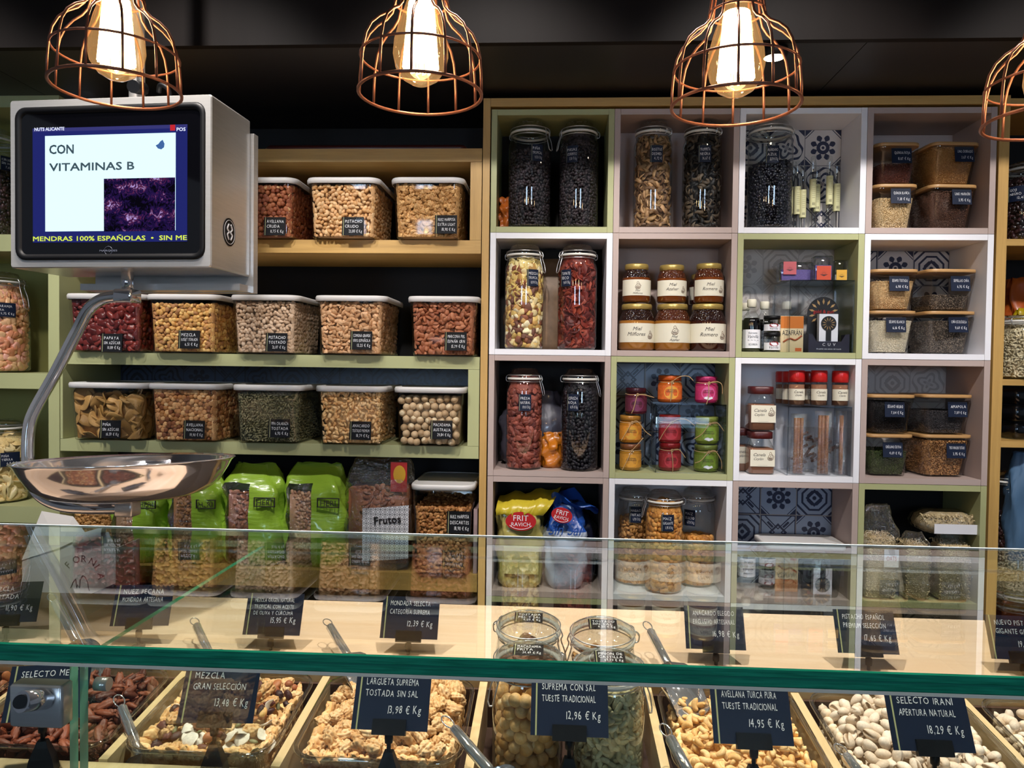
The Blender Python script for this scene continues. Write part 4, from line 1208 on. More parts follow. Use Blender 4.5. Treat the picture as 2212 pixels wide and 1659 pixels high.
SB(2005, 2116, 398, 488, .025, z0, 'brown_flax', .9, ['LINO MARRÓN', '3,95 € Kg'], 'bamboo-lidded box of brown flax under the golden flax', 'seeds', 'brown flax seeds in the box under the golden flax', (2073, 426), rz=.07)
SB(1895, 1993, 307, 392, .02, zm, 'rooibos', .5, ['QUÍNOA ROJA', '8,07 € Kg'], 'bamboo-lidded box of dark red quinoa, half full, atop the pale quinoa', 'seeds', 'dark red quinoa half filling the box atop the pale one', (1947, 337))
SB(2010, 2121, 306, 394, .025, zm, 'golden_flax', .93, ['LINO DORADO', '3,67 € Kg'], 'bamboo-lidded box of golden flax on the brown flax box', 'seeds', 'golden flax seeds in the box on the brown flax', (2079, 334), rz=.07)
z0 = cf(3, 1); zm = zof(1945, 670, .03)
SB(1882, 1985, 671, 760, .02, z0, 'white_sesame', .8, ['SÉSAMO BLANCO', '6,16 € Kg'], 'bamboo-lidded box of white sesame, bottom row of the white cube', 'seeds', 'white sesame in the bottom box', (1935, 702))
SB(2000, 2112, 672, 759, .025, z0, 'chia', .8, ['CHÍA ECOLÓGICA', '9,69 € Kg'], 'bamboo-lidded box of speckled organic chia under the chia seed box', 'seeds', 'speckled organic chia in the bottom box', (2066, 702), rz=.06)
SB(1886, 1990, 581, 667, .02, zm, 'sesame', .74, ['SÉSAMO TOSTADO', '6,98 € Kg'], 'bamboo-lidded box of toasted tan sesame on the white sesame box', 'seeds', 'toasted tan sesame in the box on the white sesame', (1942, 613))
SB(2003, 2115, 581, 668, .025, zm, 'chia', .38, ['SEMILLAS CHÍA', '6,95 € Kg'], 'bamboo-lidded box with a low layer of chia seeds', 'seeds', 'low layer of dark chia seeds in the upper box', (2071, 613), rz=.06)
z0 = cf(3, 2); zm = zof(1945, 938, .03)
SB(1874, 1978, 939, 1026, .02, z0, 'oregano', .6, ['ORÉGANO EXTRA', '4,69 € Kg'], 'bamboo-lidded box of green oregano', 'herbs', 'green oregano in the bottom box of the grey cube', (1928, 972))
SB(1990, 2104, 940, 1028, .025, z0, 'buckwheat', .9, ['TRIGO SARRACENO TOSTADO', '3,95 € Kg'], 'bamboo-lidded box of toasted brown buckwheat grains', 'grain', 'toasted brown buckwheat grains in the bottom box', (2062, 974), rz=.06)
SB(1877, 1983, 853, 936, .02, zm, 'black_sesame', .85, ['SÉSAMO NEGRO', '7,84 € Kg'], 'bamboo-lidded box of black sesame on the oregano box', 'seeds', 'black sesame in the box on the oregano', (1932, 885))
SB(1993, 2106, 853, 938, .025, zm, 'poppy', .6, ['AMAPOLA', '7,89 € Kg'], 'bamboo-lidded box of grey poppy seeds on the buckwheat box', 'seeds', 'grey poppy seeds in the box on the buckwheat', (2065, 885), rz=.06)
# ---------------------------------------------------------------- honey jars
M['honey_amber'] = pbr('amber_honey', '#6b3410', 0.15, coat=0.5, bump=0.0)
M['honey_dark'] = pbr('dark_honey', '#32130b', 0.12, coat=0.5)
M['honey_cream'] = pbr('creamed_honey', '#9a6426', 0.15, coat=0.5)
def comb_mat(name, col):
    m = pbr(name, col, 0.12, coat=0.6)
    nt = m.node_tree; p = [n for n in nt.nodes if n.type == 'BSDF_PRINCIPLED'][0]
    tc = nt.nodes.new('ShaderNodeTexCoord')
    vo = nt.nodes.new('ShaderNodeTexVoronoi'); vo.inputs['Scale'].default_value = 170
    nt.links.new(tc.outputs['Object'], vo.inputs['Vector'])
    bn = nt.nodes.new('ShaderNodeBump'); bn.inputs['Strength'].default_value = 1.0; bn.inputs['Distance'].default_value = 0.004; bn.invert = True
    nt.links.new(vo.outputs['Distance'], bn.inputs['Height']); nt.links.new(bn.outputs[0], p.inputs['Normal']); nt.links.new(bn.outputs[0], p.inputs['Coat Normal'])
    return m
M['comb_amber'] = comb_mat('honeycomb_glass_amber', '#4a2210')
M['comb_dark'] = comb_mat('honeycomb_glass_dark', '#210d0a')
def drawing(parent, x, z, s, R):
    """the small line drawing of a basket bearer on the cream labels"""
    b = MB()
    def W(p): return (R * math.sin(p[0] / R), -R * math.cos(p[0] / R), p[1])
    for path in ([(0, 1.0), (-.16, .85), (-.12, .68), (0, .62), (.14, .7), (.14, .86), (0, 1.0)], [(-.1, .64), (-.3, .42), (-.34, .2), (-.1, .12), (.2, .16), (.36, .3), (.16, .62)],
                 [(-.42, .26), (-.36, -.02), (-.2, -.12), (.16, -.12), (.34, .0), (.42, .28)], [(-.3, .3), (.1, .1), (.36, .3)], [(.1, .5), (-.1, .34), (.16, .24)], [(-.34, .04), (.34, .06)], [(-.26, -.06), (.26, -.04)], [(.2, .7), (.42, .45), (.5, .3)]):
        pts = [W((x + q[0] * s, z + q[1] * s)) for q in path]
        b.tube(pts, s * .022, 4)
    return b.build('drawing', M['brownink'], parent)
def honey(px, pyt, pyb, wpx, wl, Y, z, label, l1, l2, big_, honey_m, comb_m, plain=False, lidw=.8, rz=0.0):
    dep = Y - CAM[1]
    r = wpx / F_PX * dep / 2
    cx = xof(px, pyb, Y)
    h = zof(px, pyt, Y) - z
    t = thing('honey_jar', label, 'honey jar', (cx, Y, z + .0005), rz, 'honey jars stacked in the mauve cube')
    rl = r * lidw
    zl = h - .016
    MB().lathe([(.001, .001), (r * .9, .001), (r, .006), (r, h * .60), (r * .985, h * .63)], 28).build('body', honey_m, t)
    MB().lathe([(r * .985, h * .63), (r * .93, h * .72), (rl * 1.0, h * .83), (rl * .95, zl)], 28).build('honeycomb_shoulder', comb_m, t)
    b = MB(); b.lathe([(rl * .97, zl - .002), (rl * 1.04, zl - .001), (rl * 1.05, zl + .009), (rl * 1.0, zl + .014), (rl * .9, zl + .0145), (rl * .85, zl + .0125), (.001, zl + .0125)], 28)
    b.build('lid', M['goldlid'], t)
    R = r + .0006
    lh = h * .40
    zc = h * .37
    g = MB(); n = 14
    ww = 1.35
    pts0 = [(R * math.sin(-ww + 2 * ww * k / n), -R * math.cos(-ww + 2 * ww * k / n)) for k in range(n + 1)]
    g.loft([[(p[0], p[1], zc - lh / 2) for p in pts0], [(p[0], p[1], zc + lh / 2) for p in pts0]], 0, False, False, True, closed=False)
    lb = g.build('label', M['paper'], t)
    Rt = R + .0004
    if plain:
        letter_lines([(l1, 0, zc - lh * .25, lh * .13, r, 'c', True), (l2, 0, zc - lh * .42, lh * .13, r * 1.2, 'c', True)], M['ink'], lb, bend=Rt)
        drawing(lb, 0, zc - lh * .04, lh * .42, Rt)
    else:
        letter_lines([(l1, -r * .05, zc + lh * .12, lh * .2, r * .9, 'c', True), (l2, -r * .1, zc - lh * .16, lh * .2, r * 1.15, 'c', True), ('________________', 0, zc - lh * .42, lh * .05, r * 1.3, 'c')], M['ink'], lb, bend=Rt)
        drawing(lb, r * .72, zc - lh * .26, lh * .38, Rt)
    return t
zh = cf(1, 1)
zt = zof(1450, 657, .06) + .001
honey(1374, 657, 753, 77, 77, .055, zh, 'wide honey jar labelled Miel Milflores, bottom layer by the white cube', 'Miel', 'Milflores', 1, M['honey_cream'], M['comb_dark'])
honey(1451, 657, 753, 77, 77, .055, zh, 'wide honey jar with the drawing centred on its label, middle of the bottom layer', 'Miel', 'Azahar', 1, M['honey_cream'], M['comb_amber'], plain=True)
honey(1527, 657, 752, 77, 77, .055, zh, 'wide dark honey jar labelled Miel Romero, bottom layer', 'Miel', 'Romero', 1, M['honey_dark'], M['comb_dark'])
honey(1374, 571, 657, 60, 60, .055, zt, 'narrow honey jar with the drawing centred on its label, atop the Milflores jar', 'Miel', 'Milflores', 0, M['honey_amber'], M['comb_dark'], plain=True)
honey(1450, 573, 657, 62, 62, .055, zt, 'narrow honey jar labelled Miel Azahar, middle of the top layer', 'Miel', 'Azahar', 0, M['honey_amber'], M['comb_amber'])
honey(1530, 570, 657, 62, 62, .055, zt, 'narrow honey jar labelled Miel Romero, on the dark Romero jar', 'Miel', 'Romero', 0, M['honey_amber'], M['comb_amber'])
honey(1517, 592, 662, 58, 58, .13, zof(1517, 662, .13), 'narrow honey jar half hidden behind the upper Romero jar', 'Miel', 'Romero', 0, M['honey_dark'], M['comb_dark'])
honey(1524, 662, 748, 72, 72, .132, zh, 'wide honey jar hidden behind the lower Romero jar', 'Miel', 'Romero', 1, M['honey_dark'], M['comb_dark'])

# ---------------------------------------------------------------- acrylic risers
def riser(x0, x1, y0, y1, z0, z1, label, open_front=False):
    t = thing('acrylic_riser', label, 'display riser', ((x0 + x1) / 2, (y0 + y1) / 2, z0 + .0006))
    w, d, h, e = (x1 - x0) / 2, (y1 - y0) / 2, z1 - z0, .003
    A = [M['acrylic'], M['acrylicedge']]
    def plate(nm, a, broad):
        b = MB().box(*a); b.m = [0 if i in broad else 1 for i in range(6)]
        b.build(nm, A, t)
    plate('top_plate', (-w, w, -d, d, h - e, h), (0, 1))
    plate('side_plate', (-w, -w + e, -d, d, 0, h - e), (3, 5))
    plate('side_plate', (w - e, w, -d, d, 0, h - e), (3, 5))
    if not open_front: plate('front_plate', (-w + e, w - e, -d, -d + e, 0, h - e), (2, 4))
    return t
# ---------------------------------------------------------------- jam jars tied with twine
def jam(px, pyt, pyb, wpx, Y, z, col, lidc, lab, label, ends, white=False):
    dep = Y - CAM[1]
    r = wpx / F_PX * dep / 2
    cx = xof(px, pyb, Y); h = zof(px, pyt, Y) - z
    t = thing('jam_jar', label, 'jam jar', (cx, Y, z + .0005), 0, 'small jam jars tied with twine')
    body = pbr('jam_' + col[1:], col, 0.15, coat=0.6)
    n = 28
    MB().lathe([(.001, .001), (r * .86, .001), (r * .97, .005), (r, .012), (r, h * .66), (r * .93, h * .76), (r * .84, h * .79)], n).build('body', body, t)
    lm = pbr('jam_lid_' + lidc[1:], lidc, 0.3, metal=0.2, coat=0.3)
    MB().lathe([(r * .86, h * .80), (r * .93, h * .81), (r * .94, h * .965), (r * .9, h * .995), (r * .8, h), (r * .76, h * .985), (.001, h * .985)], n).build('lid', lm, t)
    R = r + .0005
    g = MB()
    def oval(rx_, rz_, RR, zc, k=24):
        pts = [(rx_ * math.cos(2 * math.pi * i / k), zc + rz_ * math.sin(2 * math.pi * i / k)) for i in range(k)]
        return [(RR * math.sin(a / RR), -RR * math.cos(a / RR), b_) for a, b_ in pts]
    zc = h * .38
    bandpts = [(R * math.sin(a), -R * math.cos(a)) for a in np.linspace(-1.3, 1.3, 13)]
    g.loft([[(p[0], p[1], h * .13) for p in bandpts], [(p[0], p[1], h * .64) for p in bandpts]], 0, False, False, True, closed=False)
    band = g.build('label', pbr('jam_band_' + col[1:], tuple(min(1, c * 1.5 + .01) for c in hexc(col)[:3]), 0.4, noise=.5, nscale=130), t)
    d = MB()
    ring = oval(r * .62, h * .24, R + .0004, zc)
    d.add(ring + [(0, -(R + .0008), zc)], [(i, (i + 1) % 24, 24) for i in range(24)], 0, True)
    dk = d.build('label_disc', pbr('jam_disc_' + lab[1:], lab, 0.45), band)
    letter_lines([('ARTESANA', 0, zc + h * .08, h * .045, r * .8, 'c'), ('MERMELADA', 0, zc + h * .01, h * .05, r * .95, 'c')], M['ink'], dk, bend=R + .0014)
    if white:
        w = MB()
        w.add([(R * 1.02 * math.sin(a / R), -(R * 1.02 + .001) * math.cos(a / R), zc - h * .19 + b_) for a, b_ in ((-r * .4, 0), (0, -h * .06), (r * .4, 0), (r * .3, h * .07), (r * .1, h * .04), (-r * .1, h * .08), (-r * .3, h * .05))], [tuple(range(7))])
        w.build('label_motif', M['white'], dk)
    tw = MB()
    zz = h * .755
    Rr = r * .95
    tw.tube([(Rr * math.sin(a), -Rr * math.cos(a), zz + .001 * math.sin(3 * a)) for a in np.linspace(0, 2 * math.pi, 30)[:-1]], .0011, 5, closed=True)
    tw.tube(smoothpath([(-.002, -Rr * 1.02, zz), (.002, -Rr * 1.08, zz + .003), (.004, -Rr * 1.06, zz - .003), (-.002, -Rr * 1.05, zz - .001)], 4), .0016, 5)
    for e in ends:
        pts = [(0, -Rr * 1.04, zz)] + [(q[0] * r, -R * 1.04 - .004 - (q[2] if len(q) > 2 else 0), zz + q[1] * h) for q in e]
        tw.tube(smoothpath(pts, 5), .0012, 5)
    tw.build('twine', M['twine'], t)
    return t
zj = cf(1, 2)
rx0, rx1 = xof(1414, 1020, .02), cell(1, 2)[1] - .002
zr = zof(1480, 873, .02)
riser(rx0, rx1, .012, .14, zj, zr, 'clear acrylic riser in the green cube with red and green jam jars beneath')
z2 = zof(1450, 958, .07) + .0015
jam(1361, 958, 1014, 47, .06, zj, '#9a6a22', '#7a4a2c', '#c98f2e', 'amber jam jar with a brown lid on the green cube floor', [[(.5, .25), (1.0, .5)], [(-.4, -.35), (-.85, -.72)]])
jam(1361, 897, 956, 48, .06, z2, '#a86a1e', '#a8742e', '#c9952e', 'amber jam jar with a tan lid in the middle of its stack', [[(.5, .05), (1.2, -.3), (1.7, -.45)], [(-.4, -.3), (-.9, -.65)]])
jam(1373, 838, 894, 47, .062, zof(1373, 895, .062), '#4a1428', '#3a0e1e', '#6e2a4e', 'purple jam jar topping the stack of amber jars', [[(.8, -.02), (1.5, -.1)], [(-.3, -.5), (-.5, -.7)]])
jam(1446, 956, 1014, 48, .07, zj, '#7e1620', '#8a1a20', '#b8343e', 'red jam jar under the acrylic riser, lower of its pair', [[(.6, .04), (1.2, -.25)], [(.1, -.4), (.1, -.85)]])
jam(1446, 896, 955, 48, .07, z2, '#8a1a22', '#96201f', '#c03a44', 'red jam jar under the acrylic riser, upper of its pair', [[(.6, .12), (1.3, .1), (2.0, -.1)], [(-.6, -.3), (-1.1, -.65)]])
jam(1524, 960, 1018, 52, .065, zj, '#5a6a22', '#6e7a3a', '#6f8f2a', 'green jam jar under the riser, lower of its pair', [[(.5, .06), (1.0, -.3), (1.05, -.6)], [(-.6, -.3), (-1.1, -.4)]], white=True)
jam(1526, 900, 957, 50, .065, z2, '#6a7a2a', '#8a9444', '#7a9a32', 'green jam jar under the riser, upper of its pair', [[(.6, .06), (1.2, -.25)], [(-.6, -.35), (-1.3, -.55)]], white=True)
jam(1446, 811, 872, 52, .07, zr + .001, '#b0521a', '#c4581e', '#d99a3c', 'orange jam jar standing on the acrylic riser', [[(.6, .2), (1.3, .22), (1.7, .06)], [(0, -.35), (-.1, -.7)]])
jam(1525, 813, 872, 48, .065, zr + .001, '#96204e', '#a82a5e', '#c85a8e', 'pink jam jar standing on the acrylic riser', [[(.6, .06), (1.1, -.05), (1.15, -.4)], [(0, -.4), (-.2, -.8)]], white=True)

# ---------------------------------------------------------------- vanilla and saffron cube
za = cf(2, 1)
def vanilla_bottle(px, Y, label, pyt=647, pyb=754, w=37):
    dep = Y - CAM[1]; r = w / F_PX * dep / 2
    cx = xof(px, pyb, Y); h = zof(px, pyt, Y) - za
    t = thing('vanilla_bottle', label, 'bottle', (cx, Y, za + .0005), 0, 'vanilla bottles of the green cube')
    MB().lathe([(.001, .001), (r * .95, .001), (r, .004), (r, h * .58), (r * .9, h * .66), (r * .5, h * .76), (r * .42, h * .8), (r * .42, h * .86)], 24).build('bottle', M['glass'], t)
    MB().lathe([(.001, .002), (r * .93, .003), (r * .95, h * .58), (r * .82, h * .645), (.001, h * .65)], 24).build('extract', M['extract'], t)
    MB().lathe([(r * .46, h * .85), (r * .52, h * .86), (r * .52, h * .985), (r * .45, h), (.001, h)], 20).build('cap', M['paper'], t)
    R = r + .0005
    g = MB(); pts = [(R * math.sin(a), -R * math.cos(a)) for a in np.linspace(-1.4, 1.4, 13)]
    g.loft([[(p[0], p[1], h * .07) for p in pts], [(p[0], p[1], h * .42) for p in pts]], 0, False, False, True, closed=False)
    lb = g.build('label', M['white'], t)
    letter_lines([('Extracto', -.001, h * .34, h * .035, r, 'c'), ('Vainilla', 0, h * .26, h * .06, r * 1.2, 'c', True), ('~ ~ ~ ~', 0, h * .2, h * .05, r * 1.4, 'c'), ('BOURBON', 0, h * .12, h * .04, r, 'c')], pbr('navy_ink', '#1c2436', .5), lb, bend=R + .0004)
    return t
vanilla_bottle(1622, .05, 'vanilla bottle with cream cap, the front one with its label showing')
vanilla_bottle(1608, .10, 'vanilla bottle with cream cap against the green side board', pyt=655)
vanilla_bottle(1650, .10, 'vanilla bottle with cream cap behind the small dark-lidded jars', pyt=652)
vanilla_bottle(1697, .135, 'vanilla bottle with cream cap behind the saffron box', pyt=652)
def mini_jar(px, pyt, pyb, Y, z, label):
    dep = Y - CAM[1]; r = 34 / F_PX * dep / 2
    cx = xof(px, pyb, Y); h = zof(px, pyt, Y) - z
    t = thing('spice_jar', label, 'jar', (cx, Y, z + .0005), 0, 'small dark-lidded spice jars')
    MB().lathe([(.001, .001), (r, .002), (r, h * .78), (r * .9, h * .82)], 24).build('body', M['glass'], t)
    MB().lathe([(.001, .003), (r * .93, .003), (r * .93, h * .5), (.001, h * .52)], 24).build('spice', M['ink'], t)
    MB().lathe([(r * .95, h * .8), (r, h * .81), (r, h), (.001, h)], 24).build('lid', M['black'], t)
    R = r + .0005; g = MB(); pts = [(R * math.sin(a), -R * math.cos(a)) for a in np.linspace(-1.4, 1.4, 13)]
    g.loft([[(p[0], p[1], h * .1) for p in pts], [(p[0], p[1], h * .48) for p in pts]], 0, False, False, True, closed=False)
    lb = g.build('label', M['white'], t)
    letter_lines([('Vainilla', 0, h * .17, h * .13, r * 1.3, 'c', True)], M['ink'], lb, bend=R + .0004)
    d = MB(); d.add([((R + .0008) * math.sin(.55 * math.cos(a)), -(R + .0008) * math.cos(.55 * math.cos(a)), h * .42 + h * .12 * math.sin(a)) for a in np.linspace(0, 6.28, 17)[:-1]], [tuple(range(16))])
    d.build('emblem', pbr('emblem_red', '#8a1820', .5), lb)
mini_jar(1667, 719, 754, .03, za, 'small dark-lidded spice jar, lower of two, in front of the vanilla bottles')
mini_jar(1667, 683, 719, .03, zof(1667, 719, .03), 'small dark-lidded spice jar, upper of two, in front of the vanilla bottles')
def plain_box(name, label, cat, x0, x1, y0, y1, z0, z1, mat, part=None):
    t = thing(name, label, cat, ((x0 + x1) / 2, y0, z0 + .0006))
    w = (x1 - x0) / 2
    MB().rbox(-w, w, 0, y1 - y0, 0, z1 - z0, .0015, .001, n=3).build(part or 'carton', mat, t)
    return t, w, z1 - z0
ya = .03
t, w, h = plain_box('saffron_box', 'orange and cream carton reading AZAFRAN beside the vanilla bottles', 'box', xof(1685, 754, ya), xof(1735, 754, ya), ya, ya + .03, za, zof(1710, 683, ya), pbr('cream_card', '#d8c49a', .5))
MB().box(-w + .0005, w - .0005, -.0004, .0002, h * .66, h - .001).build('orange_band', pbr('orange_card', '#c9701e', .5), t)
o = letter_lines([('AZAFRÁN', 0, h * .47, h * .14, w * 1.7, 'c')], M['ink'], t); o.location = (0, -.0006, 0)
c = MB(); c.tube(smoothpath([(-w * .75, -.0012, h * .28), (-w * .2, -.0012, h * .38), (w * .3, -.0012, h * .34), (w * .85, -.0012, h * .46)], 5), [.0006] + [.003] * 12 + [.0022, .001, .0005][:3] if False else .0022, 6)
c.build('saffron_picture', pbr('rust_print', '#9a4418', .5), t)
MB().box(w * .3, w * .85, -.0005, 0, h * .03, h * .12).build('stamp', pbr('rust_stamp', '#b5561c', .5), t)
rs = riser(xof(1703, 755, .012), cell(2, 1)[1] - .002, .012, .16, za, zof(1780, 605, .012), 'clear acrylic riser over the black saffron display')
# saffron packs on the riser
zr2 = zof(1780, 605, .012) + .0012
for px0, px1, pyt, Yp, nm, tc, ink, word in ((1684, 1757, 566, .06, 'wide clear saffron pack with a pale red square, lying on its side', '#b4545a', '#4a2a30', 0), (1759, 1800, 552, .035, 'upright clear saffron pack with an orange red square', '#b8401f', '#3a1512', 1), (1803, 1833, 561, .035, 'upright clear saffron pack with a yellow square', '#c9982c', '#3a2812', 2)):
    x0, x1 = xof(px0, 600, Yp), xof(px1, 600, Yp)
    zt_ = zof((px0 + px1) / 2, pyt, Yp)
    t = thing('saffron_pack', nm, 'spice pack', ((x0 + x1) / 2, Yp, zr2), 0, 'saffron packs on the acrylic riser')
    w, h = (x1 - x0) / 2, zt_ - zr2
    cb = MB().rbox(-w, w, 0, .035, 0, h, .004, .003)
    cb.m = [0 if (abs(sum(cb.v[i][1] for i in f) / len(f) - .0175) > .0172) else 1 for f in cb.f]
    cb.build('clear_case', [M['acrylic'], M['acrylicedge']], t)
    MB().box(-w * .86, w * .86, .004, .012, .003, h * .62 if word != 2 else h * .3).build('threads', pbr('violet_threads', '#5a4a86' if word != 2 else '#c9c4b8', .5, noise=.5, nscale=400), t)
    sq = min(w * 1.5, h * .66)
    xx = -w * .4 if word == 0 else 0.0
    s = sq / 2
    zb_ = h * .36 if word == 0 else h * .03
    q = MB().box(xx - s, xx + s, -.0006, -.0001, zb_, zb_ + sq).build('square_label', pbr('square_' + tc[1:], tc, .5), t)
    e = MB()
    for k in range(9):
        a = math.pi * k / 8
        e.add([(xx + math.cos(a + .1) * s * .15, -.0009, zb_ + sq * .42 + math.sin(a + .1) * s * .15), (xx + math.cos(a) * s * .55, -.0009, zb_ + sq * .42 + math.sin(a) * s * .5), (xx + math.cos(a - .1) * s * .15, -.0009, zb_ + sq * .42 + math.sin(a - .1) * s * .15)], [(0, 1, 2)])
    e.add([(xx - s * .6, -.0009, zb_ + sq * .38), (xx + s * .6, -.0009, zb_ + sq * .38), (xx, -.0009, zb_ + sq * .26)], [(0, 1, 2)])
    e.build('emblem', pbr('emblem_' + ink[1:], ink, .6), q)
# counter display of saffron
xd0, xd1, yd = xof(1747, 755, .02), xof(1836, 755, .02), .024
t = thing('saffron_display', 'black counter display with a round header reading gold & gun', 'display box', ((xd0 + xd1) / 2, yd, za + .0008))
w = (xd1 - xd0) / 2
hb = zof(1790, 722, .02) - za
blk = pbr('black_card', '#141114', .45)
nav = pbr('violet_black_card', '#1f1c2c', .45)
b = MB()
f = [(-w, 0, 0), (w, 0, 0), (w, 0, hb), (w * .8, 0, hb * .98), (w * .6, 0, hb * .6), (-w * .6, 0, hb * .6), (-w * .8, 0, hb * .98), (-w, 0, hb)]
b.add(f + [(p[0], .002, p[2]) for p in f], [tuple(range(8)), tuple(reversed(range(8, 16)))] + [(i, i + 8, (i + 1) % 8 + 8, (i + 1) % 8) for i in range(8)])
b.box(-w, -w + .002, .002, .06, 0, hb); b.box(w - .002, w, .002, .06, 0, hb); b.box(-w, w, .002, .06, 0, .002)
tray = b.build('tray', nav, t)
o = letter_lines([('El azafrán más selecto del mundo', 0, hb * .16, hb * .07, w * 1.3, 'c'), ('C  U  V', 0, hb * .36, hb * .16, w * 1.1, 'c')], M['chalk'], tray); o.location = (0, -.0006, 0)
hz = zof(1790, 641, .06) - za
rz_ = w * .78
hd = MB()
pts = [(rz_ * 1.0 * math.cos(a), hz - rz_ * 1.05 + rz_ * 1.05 * math.sin(a)) for a in np.linspace(0, math.pi, 17)] + [(-rz_ * 1.0, hz * .55), (-w * .85, hb * .4), (w * .85, hb * .4), (rz_ * 1.0, hz * .55)]
n = len(pts)
hd.add([(p[0], .05, p[1]) for p in pts] + [(p[0], .053, p[1]) for p in pts], [tuple(range(n)), tuple(reversed(range(n, 2 * n)))] + [(i, (i + 1) % n, (i + 1) % n + n, i + n) for i in range(n)])
hdr = hd.build('header', blk, t)
cz_ = hz - rz_ * 1.05
def rays(cx, cz, r0, r1, y, n, mat, parent, name='rays', half=False):
    e = MB()
    for k in range(n):
        a = 2 * math.pi * (k + .5) / n
        ca, sa = math.cos(a), math.sin(a)
        e.add([(cx + r0 * ca, y, cz + r0 * sa), (cx + (r0 * .5 + r1 * .5) * math.cos(a + .1), y, cz + (r0 * .5 + r1 * .5) * math.sin(a + .1)), (cx + r1 * ca, y, cz + r1 * sa), (cx + (r0 * .5 + r1 * .5) * math.cos(a - .1), y, cz + (r0 * .5 + r1 * .5) * math.sin(a - .1))], [(0, 3, 2, 1)])
    return e.build(name, mat, parent)
goldp = pbr('gold_print', '#b08a56', .4)
rays(0, cz_, rz_ * .55, rz_ * .95, .0494, 14, goldp, hdr)
o = letter_lines([('gold & gun', 0, zof(1785, 677, .07) - za, rz_ * .22, rz_ * 1.9, 'c')], pbr('red_print', '#a8241e', .5), hdr, bold=.05); o.location = (0, .0488, 0)
pk = MB().box(-w * .42, w * .5, .012, .03, hb * .3, zof(1790, 679, .04) - za).build('pack', M['white'], t)
pz = zof(1790, 700, .04) - za
dsk = MB(); pr = w * .38
dsk.add([(w * .04 + pr * math.cos(a), .0114, pz + pr * math.sin(a)) for a in np.linspace(0, 6.283, 29)[:-1]], [tuple(reversed(range(28)))])
dsk.box(w * .04 - pr * .35, w * .04 + pr * .35, .0112, .0118, hb * .62, pz - pr * .7)
dk = dsk.build('pack_emblem', blk, pk)
rays(w * .04, pz, pr * .3, pr * .9, .0108, 12, goldp, dk)

# ---------------------------------------------------------------- vanilla tubes (white cube)
zv = cf(2, 0)
def vanilla_tube(px, pyt, lab_t, lab_b, Y, label):
    dep = Y - CAM[1]; r = 13 / F_PX * dep / 2
    cx = xof(px, 488, Y); h = zof(px, pyt, Y) - zv
    t = thing('vanilla_tube', label, 'vanilla tube', (cx, Y, zv + .0005), 0, 'glass vanilla tubes in the white cube')
    MB().lathe([(.001, .0005), (r * .8, .001), (r, .003), (r, h * .90), (r * .8, h * .93), (r * .8, h * .985), (r * .5, h), (.001, h)], 16).build('tube', M['glass'], t)
    p = MB(); s = rng.uniform(-1, 1)
    p.tube(smoothpath([(0, 0, .004), (r * .4 * s, 0, h * .3), (-r * .3 * s, 0, h * .6), (r * .4 * s, 0, h * .78), (r * .1, 0, h * .84)], 5), .0016, 6)
    p.build('vanilla_pod', M['ink'], t)
    z0_, z1_ = zof(px, lab_b, Y) - zv, zof(px, lab_t, Y) - zv
    g = MB(); g.lathe([(r + .0005, z0_), (r + .0005, z1_)], 16)
    lb = g.build('label', pbr('cream_tube_label', '#cfcb9c', .6), t)
    hh = z1_ - z0_
    L = [('* *', 0, z0_ + hh * .86, hh * .06, r * 1.2, 'c')] + [('mmmm', 0, z0_ + hh * (.34 + .07 * k), hh * .025, r * 1.5, 'c') for k in range(7)] + [('III', 0, z0_ + hh * .08, hh * .1, r * 1.3, 'c')]
    letter_lines(L, M['ink'], lb, bend=r + .001)
for a in ((1713, 350, 405, 463, .105, 'glass vanilla tube half hidden behind its neighbour, nearest the blueberry jar'), (1721, 348, 404, 464, .085, 'glass vanilla tube in front, nearest the blueberry jar'), (1733, 358, 411, 471, .08, 'short glass vanilla tube with the lowest label'),
          (1754, 338, 388, 450, .09, 'tall glass vanilla tube before the flower tile'), (1763, 360, 400, 458, .115, 'glass vanilla tube hidden behind the tall one before the flower tile'), (1790, 338, 381, 443, .09, 'tall glass vanilla tube with the highest label'), (1806, 349, 398, 457, .1, 'glass vanilla tube nearest the bare white side board')):
    vanilla_tube(*a)

